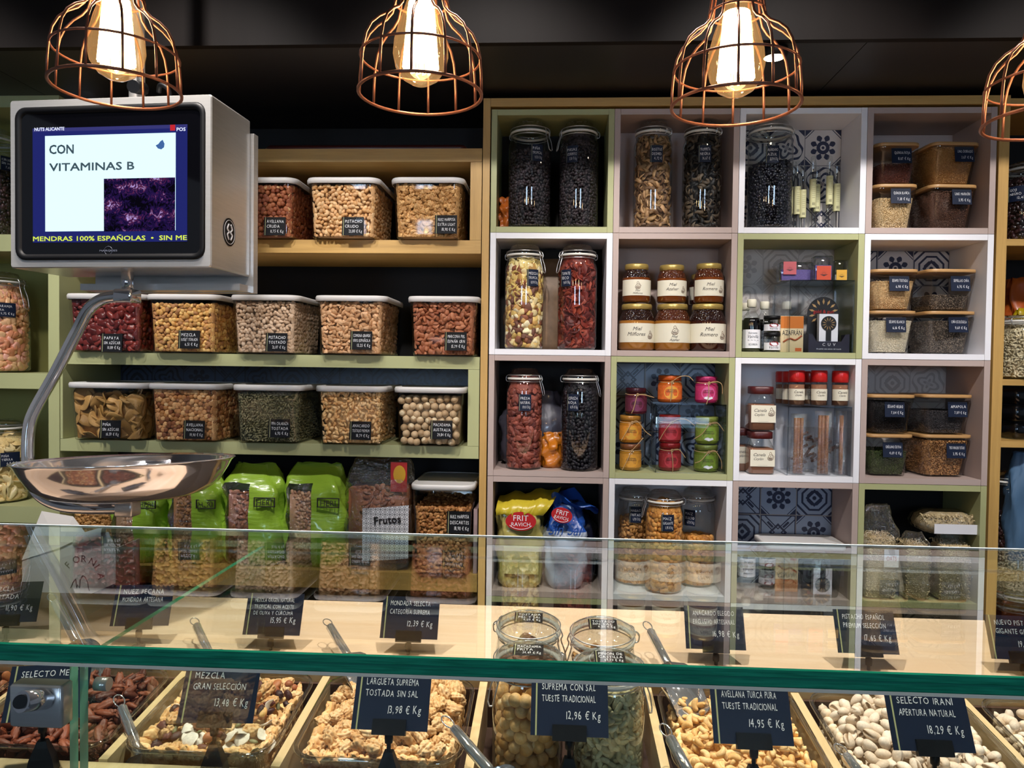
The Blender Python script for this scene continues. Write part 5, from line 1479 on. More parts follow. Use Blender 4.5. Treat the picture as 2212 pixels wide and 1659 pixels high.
# ---------------------------------------------------------------- cinnamon cube
zc_ = cf(2, 2)
M['cinnamon'] = pbr('cinnamon_powder', '#8a5a40', .8, noise=.1, nscale=60)
M['redcap'] = pbr('red_cap', '#c01c1c', .35, coat=.3)
M['maroon'] = pbr('maroon_cap', '#4a1414', .35)
def cinnamon_jar(px, pyt, pyb, wpx, Y, z, label, frac=.55):
    dep = Y - CAM[1]; w = wpx / F_PX * dep
    cx = xof(px, pyb, Y); h = zof(px, pyt, Y) - z
    t = thing('cinnamon_jar', label, 'spice jar', (cx, Y, z + .0005), 0, 'square cinnamon jars with maroon caps')
    def loop(s, zz, r=.010): return [(a, b, zz) for a, b in rrect(w * s, w * s, r, 5)]
    b = MB(); b.loft([loop(.9, 0), loop(.98, .003), loop(.98, h * .58), loop(.8, h * .76, .02), loop(.72, h * .8, .02), loop(.72, h * .84, .02)], 0, True, False)
    b.build('body', M['glass'], t)
    b = MB(); b.loft([loop(.86, .002), loop(.93, .004), loop(.93, h * frac), loop(.88, h * (frac + .05))], 0, True, True); b.build('cinnamon', M['cinnamon'], t)
    b = MB(); b.loft([loop(.86, h * .83, .02), loop(.9, h * .84, .02), loop(.9, h * .985, .02), loop(.85, h, .02)], 0, True, True); b.build('cap', M['maroon'], t)
    y = -w * .49 - .0008
    lb = MB().box(-w * .47, w * .47, y, y + .0005, h * .19, h * .58).build('label', M['paper'], t)
    o = letter_lines([('Canela', -w * .12, h * .43, h * .075, w * .5, 'c', True), ('Ceylán', -w * .15, h * .34, h * .06, w * .4, 'c', True), ('___________', 0, h * .22, h * .03, w * .6, 'c')], M['ink'], lb); o.location = (0, y - .0003, 0)
    d = drawing(lb, w * .3, h * .36, h * .17, 50.0); d.location = (0, y + 50.0 - .0004, 0)
cinnamon_jar(1639, 931, 1024, 54, .05, zc_, 'square cinnamon jar with maroon cap standing on the white cube floor')
cinnamon_jar(1641, 835, 929, 54, .05, zof(1641, 929, .05), 'square cinnamon jar with maroon cap, upper of the stack')
cinnamon_jar(1600, 924, 1018, 46, .10, zc_, 'square cinnamon jar half hidden at the white side board')
rr = riser(xof(1699, 1028, .01), cell(2, 2)[1] - .002, .01, .14, zc_, zof(1780, 879, .01), 'clear acrylic riser over the cinnamon stick packs')
zr3 = zof(1780, 879, .01) + .0012
def shaker(px, pyt, Y, label, w=33):
    dep = Y - CAM[1]; r = w / F_PX * dep / 2
    cx = xof(px, 870, Y); h = zof(px, pyt, Y) - zr3
    t = thing('cinnamon_shaker', label, 'spice shaker', (cx, Y, zr3), 0, 'cinnamon shakers with red caps')
    MB().lathe([(.001, .0005), (r * .95, .001), (r, .003), (r, h * .64), (r * .9, h * .68)], 22).build('body', M['glass'], t)
    MB().lathe([(.001, .002), (r * .94, .003), (r * .94, h * .6), (.001, h * .61)], 22).build('cinnamon', M['cinnamon'], t)
    MB().lathe([(r * .96, h * .67), (r * 1.02, h * .68), (r * 1.02, h * .95), (r * .95, h), (.001, h)], 22).build('cap', M['redcap'], t)
    R = r + .0005; g = MB(); pts = [(R * math.sin(a), -R * math.cos(a)) for a in np.linspace(-1.4, 1.4, 11)]
    g.loft([[(p[0], p[1], h * .16) for p in pts], [(p[0], p[1], h * .48) for p in pts]], 0, False, False, True, closed=False)
    lb = g.build('label', M['paper'], t)
    letter_lines([('Canela', 0, h * .36, h * .07, r * 1.2, 'c', True), ('Ceylán', 0, h * .28, h * .05, r, 'c', True)], M['ink'], lb, bend=R + .0004)
for a in ((1720, 800, .045, 'red-capped cinnamon shaker in the front row, nearest the square jars'), (1768, 800, .045, 'red-capped cinnamon shaker in the middle of the front row'), (1814, 801, .045, 'red-capped cinnamon shaker standing alone at the riser end'),
          (1706, 802, .085, 'red-capped cinnamon shaker in the second row behind the first'), (1692, 802, .12, 'red-capped cinnamon shaker hindmost on the square-jar side'), (1748, 802, .105, 'red-capped cinnamon shaker hindmost between the two front ones')):
    shaker(*a)
def stick_pack(px, pyt, pyb, Y, n, spread, label, lean=0.0):
    cx = xof(px, pyb, Y); h = zof(px, pyt, Y) - zc_ - .002
    t = thing('cinnamon_pack', label, 'spice pack', (cx, Y, zc_ + .0012), 0, 'clear packs of cinnamon sticks')
    for k in range(n):
        x = (k - (n - 1) / 2) * spread
        b = MB(); y = .002 * (k % 2)
        r0 = .0055 * rng.uniform(.85, 1.1)
        ring = lambda z, s: [(x + lean * z + r0 * s * math.cos(a) * (1 - .25 * (math.cos(2 * a) > .7)), y + r0 * s * math.sin(a), z) for a in np.linspace(0, 6.283, 13)[:-1]]
        b.loft([ring(.002, 1), ring(h * .3, 1.06), ring(h * .6, .95), ring(h * .93, 1)], 0, True, True)
        b.build('cinnamon_stick', pbr('cinnamon_bark', '#9a6436', .7, noise=.35, nscale=40, stretch=(6, 6, .6)), t)
    w = spread * n / 2 + .010
    b = MB()
    b.loft([[(a, c, 0) for a, c in rrect(2 * w * .9, .014, .006, 4)], [(a, c, h * .1) for a, c in rrect(2 * w, .020, .009, 4)], [(a + lean * h * .85, c, h * .9) for a, c in rrect(2 * w * .95, .018, .008, 4)], [(a + lean * h, c, h) for a, c in rrect(2 * w, .004, .0015, 4)]], 0, True, True)
    b.build('film', M['film'], t)
stick_pack(1723, 893, 1024, .035, 3, .0085, 'clear pack of three cinnamon sticks nearest the square jars')
stick_pack(1776, 887, 1025, .035, 3, .0095, 'clear pack of three cinnamon sticks in the middle of the riser')
stick_pack(1815, 887, 1027, .035, 1, .011, 'clear pack of a single thick cinnamon stick')
t = thing('cinnamon_pack', 'clear pack of cinnamon bits lying behind the upright sticks', 'spice pack', (xof(1750, 1000, .1), .10, zc_ + .001), 0, 'clear packs of cinnamon sticks')
MB().rbox(-.075, .07, -.018, .018, 0, .13, .012, .01).build('film', M['film'], t)
b = MB()
for k in range(26):
    x, z = rng.uniform(-.06, .055), rng.uniform(.01, .11)
    b.tube([(x, rng.uniform(-.01, .01), z), (x + rng.uniform(.015, .03), rng.uniform(-.01, .01), z + rng.uniform(-.004, .02))], .004, 5)
b.build('cinnamon_bits', pbr('cinnamon_bits', '#6e4630', .8), t)
# ---------------------------------------------------------------- bags
def bag_shell(w, d, h, n=28, m=18, top=.25, neck=.35, crump=.012, seed=0, topw=None, lean=(0, 0)):
    """a stuffed pillow bag standing upright: rings from bottom to gathered or folded top"""
    r = np.random.default_rng(seed)
    ph = r.uniform(0, 6.28, 12)
    rings = []
    for j in range(m + 1):
        v = j / m
        z = h * v
        if v < .1: s = .80 + .2 * math.sin(v / .1 * math.pi / 2)
        elif v < 1 - top: s = 1.0
        else:
            q = (v - (1 - top)) / top
            s = 1 - (1 - neck) * (q * q * (3 - 2 * q))
        sx = s if topw is None or v < 1 - top else 1 - (1 - topw) * ((v - (1 - top)) / top)
        ring = []
        for i in range(n):
            a = 2 * math.pi * i / n
            ca, sa = math.cos(a), math.sin(a)
            e = .62
            x = math.copysign(abs(ca) ** e, ca) * w / 2 * sx
            y = math.copysign(abs(sa) ** e, sa) * d / 2 * s
            k = crump * (math.sin(5 * a + 9 * v + ph[0]) + math.sin(3 * a - 14 * v + ph[1]) + .7 * math.sin(9 * a + 22 * v + ph[2])) * (.4 + v)
            f = 1 + k / (w / 2)
            ring.append((x * f + lean[0] * v, y * f + lean[1] * v, z + crump * .5 * math.sin(4 * a + ph[3]) * v))
        rings.append(ring)
    return rings
def bag_pieces(key, w, d, h, loc, name, label, x0=-.5, x1=.5, z0=0.02, z1=.9, rz=0.0, lean=0.0):
    """loose nuts that show through a bag's clear front"""
    kind, s, cols, mk, sub, sp, mat = RECIPE[key]
    H = Heap()
    H.solid(MB().box(w * x0 * .86, w * x1 * .86, -d * .36, d * .3, z0, h * z1 - .01), cols[0])
    P, N = grid_quad((w * x0 * .82, -d * .41, z0), (w * x1 * .82, -d * .41, z0), (w * x0 * .86, -d * .40, h * z1), (w * x1 * .82, -d * .40, h * z1), s * sp)
    P[:, 1] += np.abs(P[:, 0] / (w / 2)) ** 3 * d * .26
    H.scatter(P, N, kind=kind, size=s, colors=cols, sub=sub, mark_col=mk)
    P, N = grid_quad((w * x1 * .84, -d * .36, z0), (w * x1 * .84, d * .1, z0), (w * x1 * .82, -d * .36, h * z1), (w * x1 * .82, d * .1, h * z1), s * sp)
    H.scatter(P, N, kind=kind, size=s, colors=cols, sub=sub, mark_col=mk)
    return H.build(name, mat, loc, rz, label, 'nuts')
M['leaf'] = pbr('bright_green_film', '#93b83a', 0.25, coat=0.5, bump=1.0, bscale=45, noise=.15, nscale=20, stretch=(.5, .5, 2.2))
def front_pts(rings, i0, i1, j0, j1, off):
    out = []
    for j in range(j0, j1 + 1):
        out.append([(rings[j][i % len(rings[j])][0], rings[j][i % len(rings[j])][1] - off, rings[j][i % len(rings[j])][2]) for i in range(i0, i1 + 1)])
    return out
def green_bag(px_l, px_r, pyt, label, key, clabel, Y=.075, seed=0, word='HERI', rz=0.0):
    """green film bag with a clear stripe of nuts down the front"""
    xl, xr = xof(px_l, 1130, Y - .06), xof(px_r, 1130, Y - .06)
    w, d = xr - xl, .12
    h = zof((px_l + px_r) / 2, pyt, Y) - R5
    cx = (xl + xr) / 2
    t = thing('nut_bag', label, 'bag', (cx, Y, R5), rz, 'green nut bags on the low shelf')
    n, m = 48, 22
    R = bag_shell(w, d, h, n, m, top=.26, neck=.12, crump=.006, seed=seed, topw=.62)
    b = MB()
    # clear stripe: the columns of the front (-y) between these angles
    f0, f1 = int(round(n * .625)), int(round(n * .75))
    vs_ = [p for r in R for p in r]
    for j in range(m):
        for i in range(n):
            clear_ = f0 <= i < f1 and 0 <= j < m - 4
            a = [(j * n + i), (j * n + (i + 1) % n), ((j + 1) * n + (i + 1) % n), ((j + 1) * n + i)]
            b.f.append(tuple(a)); b.m.append(1 if clear_ else 0); b.s.append(True)
    b.v = [tuple(p) for p in vs_]
    b.f.append(tuple(reversed(range(n)))); b.m.append(0); b.s.append(False)
    b.build('film', [M['leaf'], M['film']], t)
    # printed name in a frame
    j = int(m * .60)
    q = R[j][int(n * .86) % n]
    fr = MB()
    L = w * .34; hh = h * .085
    x0, z0, y0 = w * .10, h * .60, -d / 2 - .007
    for a in ((x0, x0 + L, z0, z0 + .0022), (x0, x0 + L, z0 + hh, z0 + hh + .0022), (x0, x0 + .0022, z0, z0 + hh), (x0 + L - .0022, x0 + L, z0, z0 + hh)):
        fr.box(a[0], a[1], y0, y0 + .004, a[2], a[3])
    pr = fr.build('printed_frame', M['ink'], t)
    o = letter_lines([(word, x0 + L / 2, z0 + hh * .2, hh * .65, L * .86, 'c')], M['ink'], pr); o.location = (0, y0 - .0004, 0)
    bag_pieces(key, w, d, h, (cx, Y, R5), 'nuts_in_bag', clabel, x0=-.42, x1=.01, z1=.74, rz=rz)
green_bag(228, 345, 1010, 'green nut bag furthest under the scale pan', 'peanut', 'tan nuts behind the clear stripe of the bag furthest under the pan', seed=1)
green_bag(352, 474, 1008, 'green nut bag just under the rim of the scale pan', 'walnut_piece', 'brown nuts behind the clear stripe of the bag under the pan rim', seed=2)
green_bag(470, 603, 1000, 'green nut bag beside the scale pan, third along the shelf', 'almond', 'almond-brown nuts behind the clear stripe of the third green bag', seed=3)
green_bag(602, 742, 1000, 'green nut bag next to the almond bag', 'peanut', 'peanuts behind the clear stripe of the green bag next to the almond bag', seed=4)
# almond bag
xl, xr = xof(738, 1130, .0), xof(885, 1130, .0)
w = xr - xl
h = Z4b - R5 - .012
t = thing('nut_bag', 'clear bag of brown almonds with a patterned Frutos band', 'bag', ((xl + xr) / 2, .07, R5))
b = MB(); b.loft(bag_shell(w, .13, h, 40, 20, top=.2, neck=.3, crump=.004, seed=9, topw=.8)); b.build('film', M['film'], t)
bz = MB(); n = 12
fr = [(-w * .20 + w * .68 * k / n, -.0665 - .006 * math.sin(math.pi * k / n)) for k in range(n + 1)]
bz.loft([[(p[0], p[1], .03 + .01 * k / n) for k, p in enumerate(fr)], [(p[0], p[1], h * .57 + .012 * k / n) for k, p in enumerate(fr)]], 0, False, False, True, closed=False)
lb = bz.build('paper_band', lattice_mat('lattice_print'), t)
o = letter_lines([('Frutos', 0, 0, .022, .08, 'c')], M['ink'], lb, bold=.06); o.location = (w * .18, -.0742, h * .44); o.rotation_euler = (0, -.1, 0)
rd = MB().box(w * .2, w * .44, -.056, -.054, h * .72, h * .99).build('red_patch', pbr('red_film', '#a8201a', .3, coat=.4), t)
dk = MB(); dk.add([(w * .33 + .018 * math.cos(a), -.0567, h * .88 + .026 * math.sin(a)) for a in np.linspace(0, 6.283, 17)[:-1]], [tuple(reversed(range(16)))]); dk.build('yellow_emblem', pbr('yellow_film', '#c99a1e', .4), rd)
bag_pieces('almond', w, .13, h, ((xl + xr) / 2, .07, R5), 'almonds_in_bag', 'brown almonds filling the clear bag with the patterned band', z1=.77)
# pink-edged sheet pack at the oak frame
MBx = MB(); MBx.box(0, .011, 0, .2, 0, .185)
o = tag(MBx.build('flat_carton', pbr('pinkish_card', '#a89090', .5)), 'slim pinkish carton standing against the oak frame by the walnut pieces', 'carton')
o.location = (UX1 - .0135, .01, R5)
# printed nut box standing on the low back counter, its paper lid folded over
pa = at(48, 1285, -.16); pb = at(250, 1285, -.16)
bw, bh = float(pb[0] - pa[0]), .225
t = thing('cardboard_box', 'pale grey cardboard nut box printed FORNIA with a mountain outline', 'box', (float(pa[0] + pb[0]) / 2, -.16, BCZ + .0005), .0)
gcard = pbr('grey_card', '#d2cbc8', .6)
fr = MB()
pts = [(-bw / 2, 0), (bw / 2, 0), (bw / 2, bh * .72), (bw * .42, bh * .92), (bw * .16, bh * .86), (-bw * .08, bh * .72), (-bw / 2, bh * .55)]
n = len(pts)
fr.add([(p[0], 0, p[1]) for p in pts] + [(p[0], .003, p[1]) for p in pts], [tuple(range(n)), tuple(reversed(range(n, 2 * n)))] + [(i, (i + 1) % n, (i + 1) % n + n, i + n) for i in range(n)])
fr.box(-bw / 2, -bw / 2 + .003, .003, .12, 0, bh * .55); fr.box(bw / 2 - .003, bw / 2, .003, .12, 0, bh * .72); fr.box(-bw / 2, bw / 2, .117, .12, 0, bh * .6); fr.box(-bw / 2, bw / 2, .003, .117, 0, .003)
bx = fr.build('carton', gcard, t)
fl = MB()
fl.add([(-bw * .5, -.002, bh * .55), (-bw * .08, -.004, bh * .72), (bw * .2, -.002, bh * .88), (-bw * .1, .06, bh * 1.04), (-bw * .5, .08, bh * 1.08)], [(0, 1, 2, 3, 4)])
fl.loft([[(bw * .08 + bw * .3 * u, .004 + .012 * math.cos(a) - .008, bh * (.80 + .11 * u) + .018 * math.sin(a)) for a in np.linspace(0, 5.5, 10)] for u in np.linspace(0, 1, 4)], 0, False, False, True, closed=False)
fl.build('paper_lining', pbr('white_tissue', '#c9c4c0', .7), t)
bcx, bcz = xof(178, 1249, -.16) - float(pa[0] + pb[0]) / 2, zof(178, 1249, -.16) - BCZ
arc_ = MB()
for k, ch in enumerate('FORNIA'):
    v, f = text_mesh(ch)
    a = math.radians(138 - 26 * k)
    s = .027
    cx_, cz_2 = bcx, bcz
    rr_ = .044
    rot = a - math.pi / 2
    pts = []
    for q in v:
        x_, z_ = (q[0] - .3) * s, q[1] * s
        pts.append((cx_ + rr_ * math.cos(a) + x_ * math.cos(rot) - z_ * math.sin(rot), -.0006, cz_2 + rr_ * math.sin(a) + x_ * math.sin(rot) + z_ * math.cos(rot)))
    arc_.add(pts, f)
arc_.build('lettering', M['ink'], bx)
dr = MB()
dr.tube([(bcx + q[0] * .13, -.0006, bcz - .028 + q[1] * .16) for q in ((-.25, .0), (-.2, .1), (-.14, .16), (-.12, .0), (-.1, .06), (-.06, .0), (-.05, .14), (.01, .22), (.06, .2), (.12, .1), (.13, .02), (.15, -.04))], .0011, 5)
dr.build('mountain_drawing', M['ink'], bx)
cn = MB(); cn.add([(bw * .08, -.0007, 0), (bw * .5, -.0007, 0), (bw * .5, -.0007, bh * .3), (bw * .16, -.0007, bh * .12)], [(0, 1, 2, 3)])
cc = cn.build('dark_corner', M['slate'], bx)
o = letter_lines([('NUT', bw * .22, bh * .05, bh * .08, .05, 'l')], M['chalk'], cc); o.location = (0, -.0013, 0)

# snack bags
zs = cf(0, 3)
xl, xr = xof(1072, 1160, .02), xof(1172, 1160, .02)
yel = pbr('yellow_film', '#b9a52e', .3, coat=.4, bump=.5, bscale=30)
M['bagred'] = pbr('emblem_red_print', '#b01e22', .4)
def oval_logo(parent, cx, cz, rx_, rz_, y, words, tilt=0.0):
    e = MB()
    pts = [(rx_ * math.cos(a), rz_ * math.sin(a)) for a in np.linspace(0, 6.283, 29)[:-1]]
    e.add([(p[0], 0, p[1]) for p in pts] + [(p[0] * 1.0, .002, p[1]) for p in pts], [tuple(range(28))] + [(i, i + 28, (i + 1) % 28 + 28, (i + 1) % 28) for i in range(28)])
    o = e.build('oval_logo', M['bagred'], parent); o.location = (cx, y, cz); o.rotation_euler = (0, tilt, 0)
    l = letter_lines([(words[0], 0, rz_ * .05, rz_ * .62, rx_ * 1.4, 'c'), (words[1], 0, -rz_ * .52, rz_ * .42, rx_ * 1.3, 'c')], M['white'], o)
    l.location = (0, -.0005, 0)
    rg = MB(); rg.tube([(rx_ * .8 * math.cos(a), -.0006, -rz_ * .1 + rz_ * .75 * math.sin(a)) for a in np.linspace(3.6, 5.8, 12)], .0008, 4); rg.build('logo_line', M['white'], o)
hB = zof(1125, 1105, .02) - zs
t = thing('snack_bag', 'folded-over yellow snack bag with a red FRIT oval, beside the blue bag', 'snack bag', ((xl + xr) / 2, .075, zs + .0005))
w = xr - xl
b = MB(); b.loft(bag_shell(w, .11, hB * 1.06, 40, 18, top=.15, neck=.8, crump=.004, seed=21)); b.build('bag', pbr('clear_yellow_film', '#b5a85e', .25, coat=.5, noise=.35, nscale=28), t)
fo = MB()
rows = []
for u, (z_, y_, dx) in enumerate(((hB * .94, -.058, 0), (hB * 1.0, -.066, .0), (hB * 1.07, -.05, .004), (hB * 1.12, -.012, .006), (hB * 1.15, .03, .008))):
    rows.append([(w * (k / 12 - .5) * (1.0 + .02 * u) + dx + .010 * (k / 12) * u, y_ - .010 * math.sin(k * 1.9 + u) - .004 * math.sin(k * 3.1), z_ + .006 * math.sin(k * 1.3 + u) + (.012 * k / 12) * (u / 2)) for k in range(13)])
fo.loft(rows, 0, False, False, True, closed=False)
fo.build('folded_top', yel, t)
oval_logo(t, .004, zof(1120, 1126, .01) - zs, w * .33, .027, -.068, ('FRIT', 'RAVICH'), .0)
pl = MB().box(-w * .33, w * .42, -.063, -.059, hB * .2, hB * .55).build('printed_panel', pbr('pale_yellow_print', '#c8bf78', .4), t)
xl, xr = xof(1178, 1160, .02), xof(1266, 1160, .02)
w = xr - xl
t = thing('snack_bag', 'white and blue twisted snack bag reading Sin Sal', 'snack bag', ((xl + xr) / 2, .075, zs + .0005))
hW = zof(1225, 1092, .05) - zs
n, m = 44, 20
Rg = bag_shell(w, .11, hW, n, m, top=.34, neck=.3, crump=.0055, seed=31, topw=.62)
b = MB(); b.v = [tuple(p) for r in Rg for p in r]
for j in range(m):
    for i in range(n):
        b.f.append((j * n + i, j * n + (i + 1) % n, (j + 1) * n + (i + 1) % n, (j + 1) * n + i)); b.m.append(1 if j > m * .66 else 0); b.s.append(True)
b.f.append(tuple(reversed(range(n)))); b.m.append(0); b.s.append(False)
blue = pbr('blue_film', '#1f4c9e', .25, coat=.5, bump=.5, bscale=25)
b.build('bag', [pbr('white_film', '#aab4c6', .3, coat=.4, bump=.3, bscale=25), blue], t)
tf = MB()
rows = []
for u, (s, z_) in enumerate(((.2, hW * .97), (.42, hW * 1.04), (.66, hW * 1.08), (.8, hW * 1.10))):
    rows.append([(w * s * math.cos(a) * .75 + .012 * u - .01, .02 * s * math.sin(a) * 3 + .01 * math.sin(5 * a), z_ + .016 * math.sin(3 * a + u) - .03 * (u / 3) * max(0, math.cos(a)) * 1.6) for a in np.linspace(0, 6.283, 25)])
tf.loft(rows, 0, False, False, True, closed=False)
tf.build('twisted_top', blue, t)
oval_logo(t, -.012, zof(1205, 1113, .01) - zs, w * .26, .022, -.068, ('FRIT', 'RAVICH'), .22)
o = letter_lines([('Sin Sal', 0, zof(1210, 1156, .01) - zs, .034, w * .85, 'c', True), ('patatas', -w * .25, zof(1210, 1133, .01) - zs, .007, w * .3, 'c')], pbr('blue_print', '#1f4a96', .4), t); o.location = (0, -.066, 0)
t = thing('snack_bag', 'dark blue bag tucked behind the white and blue one', 'snack bag', (xof(1258, 1160, .12), .145, zs + .0005))
b = MB(); b.loft(bag_shell(.075, .09, .2, 28, 14, top=.2, neck=.4, crump=.004, seed=41)); b.build('bag', pbr('dark_blue_film', '#141d38', .3, coat=.4), t)

# milky tub under the tiles
zt_ = cf(2, 3)
x0, x1 = xof(1652, 1175, .02), xof(1828, 1178, .02)
t = thing('storage_tub', 'low milky-lidded tub standing before the blue patterned tiles', 'tub', ((x0 + x1) / 2, .075, zt_ + .0005))
w, hh = x1 - x0, zof(1750, 1175, .02) - zt_
def lp(s, z, r=.02): return [(a, b_, z) for a, b_ in rrect(w * s, .13 * s, r, 5)]
b = MB(); b.loft([lp(.85, 0), lp(.88, .004), lp(.97, hh - .012)], 0, True, False); b.build('tub', M['plastic'], t)
b = MB(); b.loft([lp(1.0, hh - .016), lp(1.02, hh - .014), lp(1.02, hh - .002), lp(.99, hh), lp(.93, hh), lp(.9, hh - .003)], 0, False, True); b.build('lid', M['lid'], t)
# bags of oats
zo = cf(3, 3)
def oat_bag(px_l, px_r, pyt, Y, label, clabel, key='oats', fill=.8, seed=0, sticker=True, zb=None, d=.08, grow=.0):
    zb = zo + .0005 if zb is None else zb
    xl, xr = xof(px_l, 1180, Y - d / 2), xof(px_r, 1180, Y - d / 2)
    w = xr - xl; h = zof((px_l + px_r) / 2, pyt, Y) - zb
    t = thing('grain_bag', label, 'bag', ((xl + xr) / 2, Y, zb), 0, 'clear bags of oats in the green cube')
    b = MB(); b.loft(bag_shell(w, d, h, 32, 16, top=.3, neck=.3, crump=.004, seed=seed, topw=.6)); b.build('film', M['film'], t)
    if sticker:
        s = MB().box(w * .02, w * .46, -d * .53 - .001, -d * .53, h * .36, h * .55).build('sticker', M['white'], t)
        o = letter_lines([('OATS' if seed % 2 else 'AVENA', w * .24, h * .43, h * .05, w * .3, 'c')], M['bagred'], s); o.location = (0, -d * .53 - .0016, 0)
    kind, s_, cols, mk, sub, sp, mat = RECIPE[key]
    H = Heap(); hf = h * fill
    H.solid(MB().rbox(-w * .44, w * .44, -d * .40, d * .4, .004, hf, .01, .006), cols[0])
    P, N = grid_quad((-w * .45, -d * .42, .004), (w * .45, -d * .42, .004), (-w * .45, -d * .42, hf), (w * .45, -d * .42, hf), s_ * sp)
    H.scatter(P, N, kind=kind, size=s_, colors=cols, sub=sub)
    P, N = grid_quad((-w * .44, -d * .40, hf), (w * .44, -d * .40, hf), (-w * .44, d * .4, hf + .01), (w * .44, d * .4, hf + .01), s_ * sp)
    H.scatter(P, N, kind=kind, size=s_, colors=cols, sub=sub)
    H.build('oat_flakes', mat, ((xl + xr) / 2, Y, zb), 0, clabel, 'oats')
    return h
oat_bag(1872, 1944, 1090, .05, 'clear bag of oats standing by the green side board with its corner up', 'pale oats in the bag standing by the green side board', fill=.66, seed=1)
hm = oat_bag(1958, 2018, 1150, .05, 'clear bag of oats standing in the middle of the green cube', 'pale oats in the bag standing in the middle', fill=.82, seed=2, sticker=False)
oat_bag(2030, 2106, 1152, .05, 'clear bag of oats standing under the lying bag', 'pale oats in the bag under the lying one', fill=.84, seed=3, sticker=False)
# the bag lying across the two
zl = zof(2000, 1150, .05) + .002
t = thing('grain_bag', 'clear bag of oats lying on top of two standing bags', 'bag', (xof(2040, 1130, .06), .07, zl), 0, 'clear bags of oats in the green cube')
b = MB(); wL = .17
def pil(s, z): return [(a, c, z) for a, c in rrect(wL * s, .11 * s, .03 * s, 6)]
b.loft([pil(.7, 0), pil(.95, .012), pil(1.0, .026), pil(.9, .046), pil(.6, .06)], 0, True, True); b.build('film', M['film'], t)
MB().box(-wL * .30, wL * .47, -.0585, -.0575, .003, .030).build('paper_label', M['white'], t)
H = Heap(); kind, s_, cols, mk, sub, sp, mat = RECIPE['oats']
bb = MB(); bb.loft([[(p[0] * .9, p[1] * .9, p[2] * .9 + .003) for p in pil(s, z)] for s, z in ((.7, 0), (.95, .012), (1.0, .026), (.9, .046), (.6, .06))], 0, True, True)
H.solid(bb, cols[0])
P = np.array([(wL * .44 * rng.uniform(-1, 1), -.05 + .03 * rng.uniform(-.1, 1), .024 + .03 * rng.random()) for _ in range(420)])
H.scatter(P, np.tile((0, -.7, .7), (len(P), 1)), kind=kind, size=s_, colors=cols, sub=0)
H.build('oat_flakes', mat, t.location, 0, 'pale oats in the bag lying on the others', 'oats')

# things on the oak unit at the far end
def slump(name, label, cat, px_l, px_r, pyt, pyb, Y, z, mat, d=.1, seed=0, fancy=None):
    xl, xr = xof(px_l, pyb, Y), xof(px_r, pyb, Y)
    t = thing(name, label, cat, ((xl + xr) / 2, Y, z + .0005))
    w = xr - xl; h = zof((px_l + px_r) / 2, pyt, Y) - z
    b = MB(); b.loft(bag_shell(w, d, h, 30, 14, top=.45, neck=.25, crump=.006, seed=seed, topw=.7)); b.build('film', mat, t)
    return t
slump('snack_bag', 'crumpled orange bag standing behind the sunflower seed jar', 'bag', 2164, 2240, 602, 815, .2, RB[2][0], pbr('orange_film', '#b0501a', .35, coat=.3), d=.08, seed=51)
slump('snack_bag', 'yellow bag with a red edge behind the sunflower seed jar lid', 'bag', 2176, 2290, 668, 815, .12, RB[2][0], pbr('yellow_red_film', '#b89a12', .3, coat=.4, noise=.5, nscale=14), d=.06, seed=52)
t = thing('storage_tub', 'smoky clear stacked trays on the oak unit under the sunflower jar', 'tub', (xof(2230, 940, .08), .11, RB[3][0] + .0005))
smoke = clear('smoky_plastic', tint=(.5, .55, .62), edge=(.2, .24, .3), base=.06, rough=.1)
for k in range(3): MB().rbox(-.075, .075, -.07, .07, .002 + k * .048, .046 + k * .048, .012, .004, x=.95).build('tray', smoke, t)
jar_at(2175, 1160, 1018, 60, .1, RB[4][0], 'swing-top jar with dark filling low on the oak unit', 'dark_berry', ('dark_berries', 'dark berries in the low jar of the oak unit', 'dried fruit'), None, None, fill=.6, group=None, clasp=-1.5)
t = thing('paper_bag', 'slate blue paper bag hanging over the low shelf of the oak unit', 'bag', (xof(2218, 1100, .04), .06, RB[4][0] + .0005))
b = MB(); b.loft(bag_shell(.085, .06, .33, 28, 14, top=.3, neck=.6, crump=.004, seed=61)); b.build('paper', pbr('slate_blue_paper', '#4a6a8a', .6), t)
# odds and ends in the dark backs of the cubes
slump('fruit_bag', 'clear bag of pale fruit slices behind the tropical mix jar', 'bag', 1092, 1284, 560, 750, .145, cf(0, 1), pbr('tan_slices', '#7e6248', .5, noise=.5, nscale=40), d=.07, seed=71)
slump('snack_bag', 'grey film bag standing behind the strawberry and cherry jars', 'bag', 1082, 1225, 845, 1010, .145, cf(0, 2), pbr('grey_film', '#4c4a56', .3, coat=.4, noise=.3, nscale=30), d=.08, seed=72)
slump('snack_bag', 'small orange bag between the strawberry and cherry jars', 'bag', 1170, 1212, 935, 1008, .085, cf(0, 2), pbr('orange_gloss_film', '#b86a16', .3, coat=.4), d=.05, seed=73)
slump('snack_bag', 'small orange and yellow bag at the foot of the first black jar', 'bag', 1080, 1104, 428, 488, .10, cf(0, 0), pbr('orange_yellow_film', '#a0521c', .3, coat=.4, noise=.6, nscale=30), d=.04, seed=74)
t = thing('serving_tray', 'dark red tray lying on top of the oak shelf box', 'tray', (xof(800, 318, .12), .14, Z1t + .0005))
MB().rbox(-.30, .30, -.09, .09, 0, .026, .02, .008, x=.95).build('tray', pbr('dark_red_plastic', '#4a1a14', .35), t)
MB().rbox(-.27, .27, -.07, .07, .0255, .028, .015).build('tray_floor', pbr('darker_red_plastic', '#341210', .4), t)
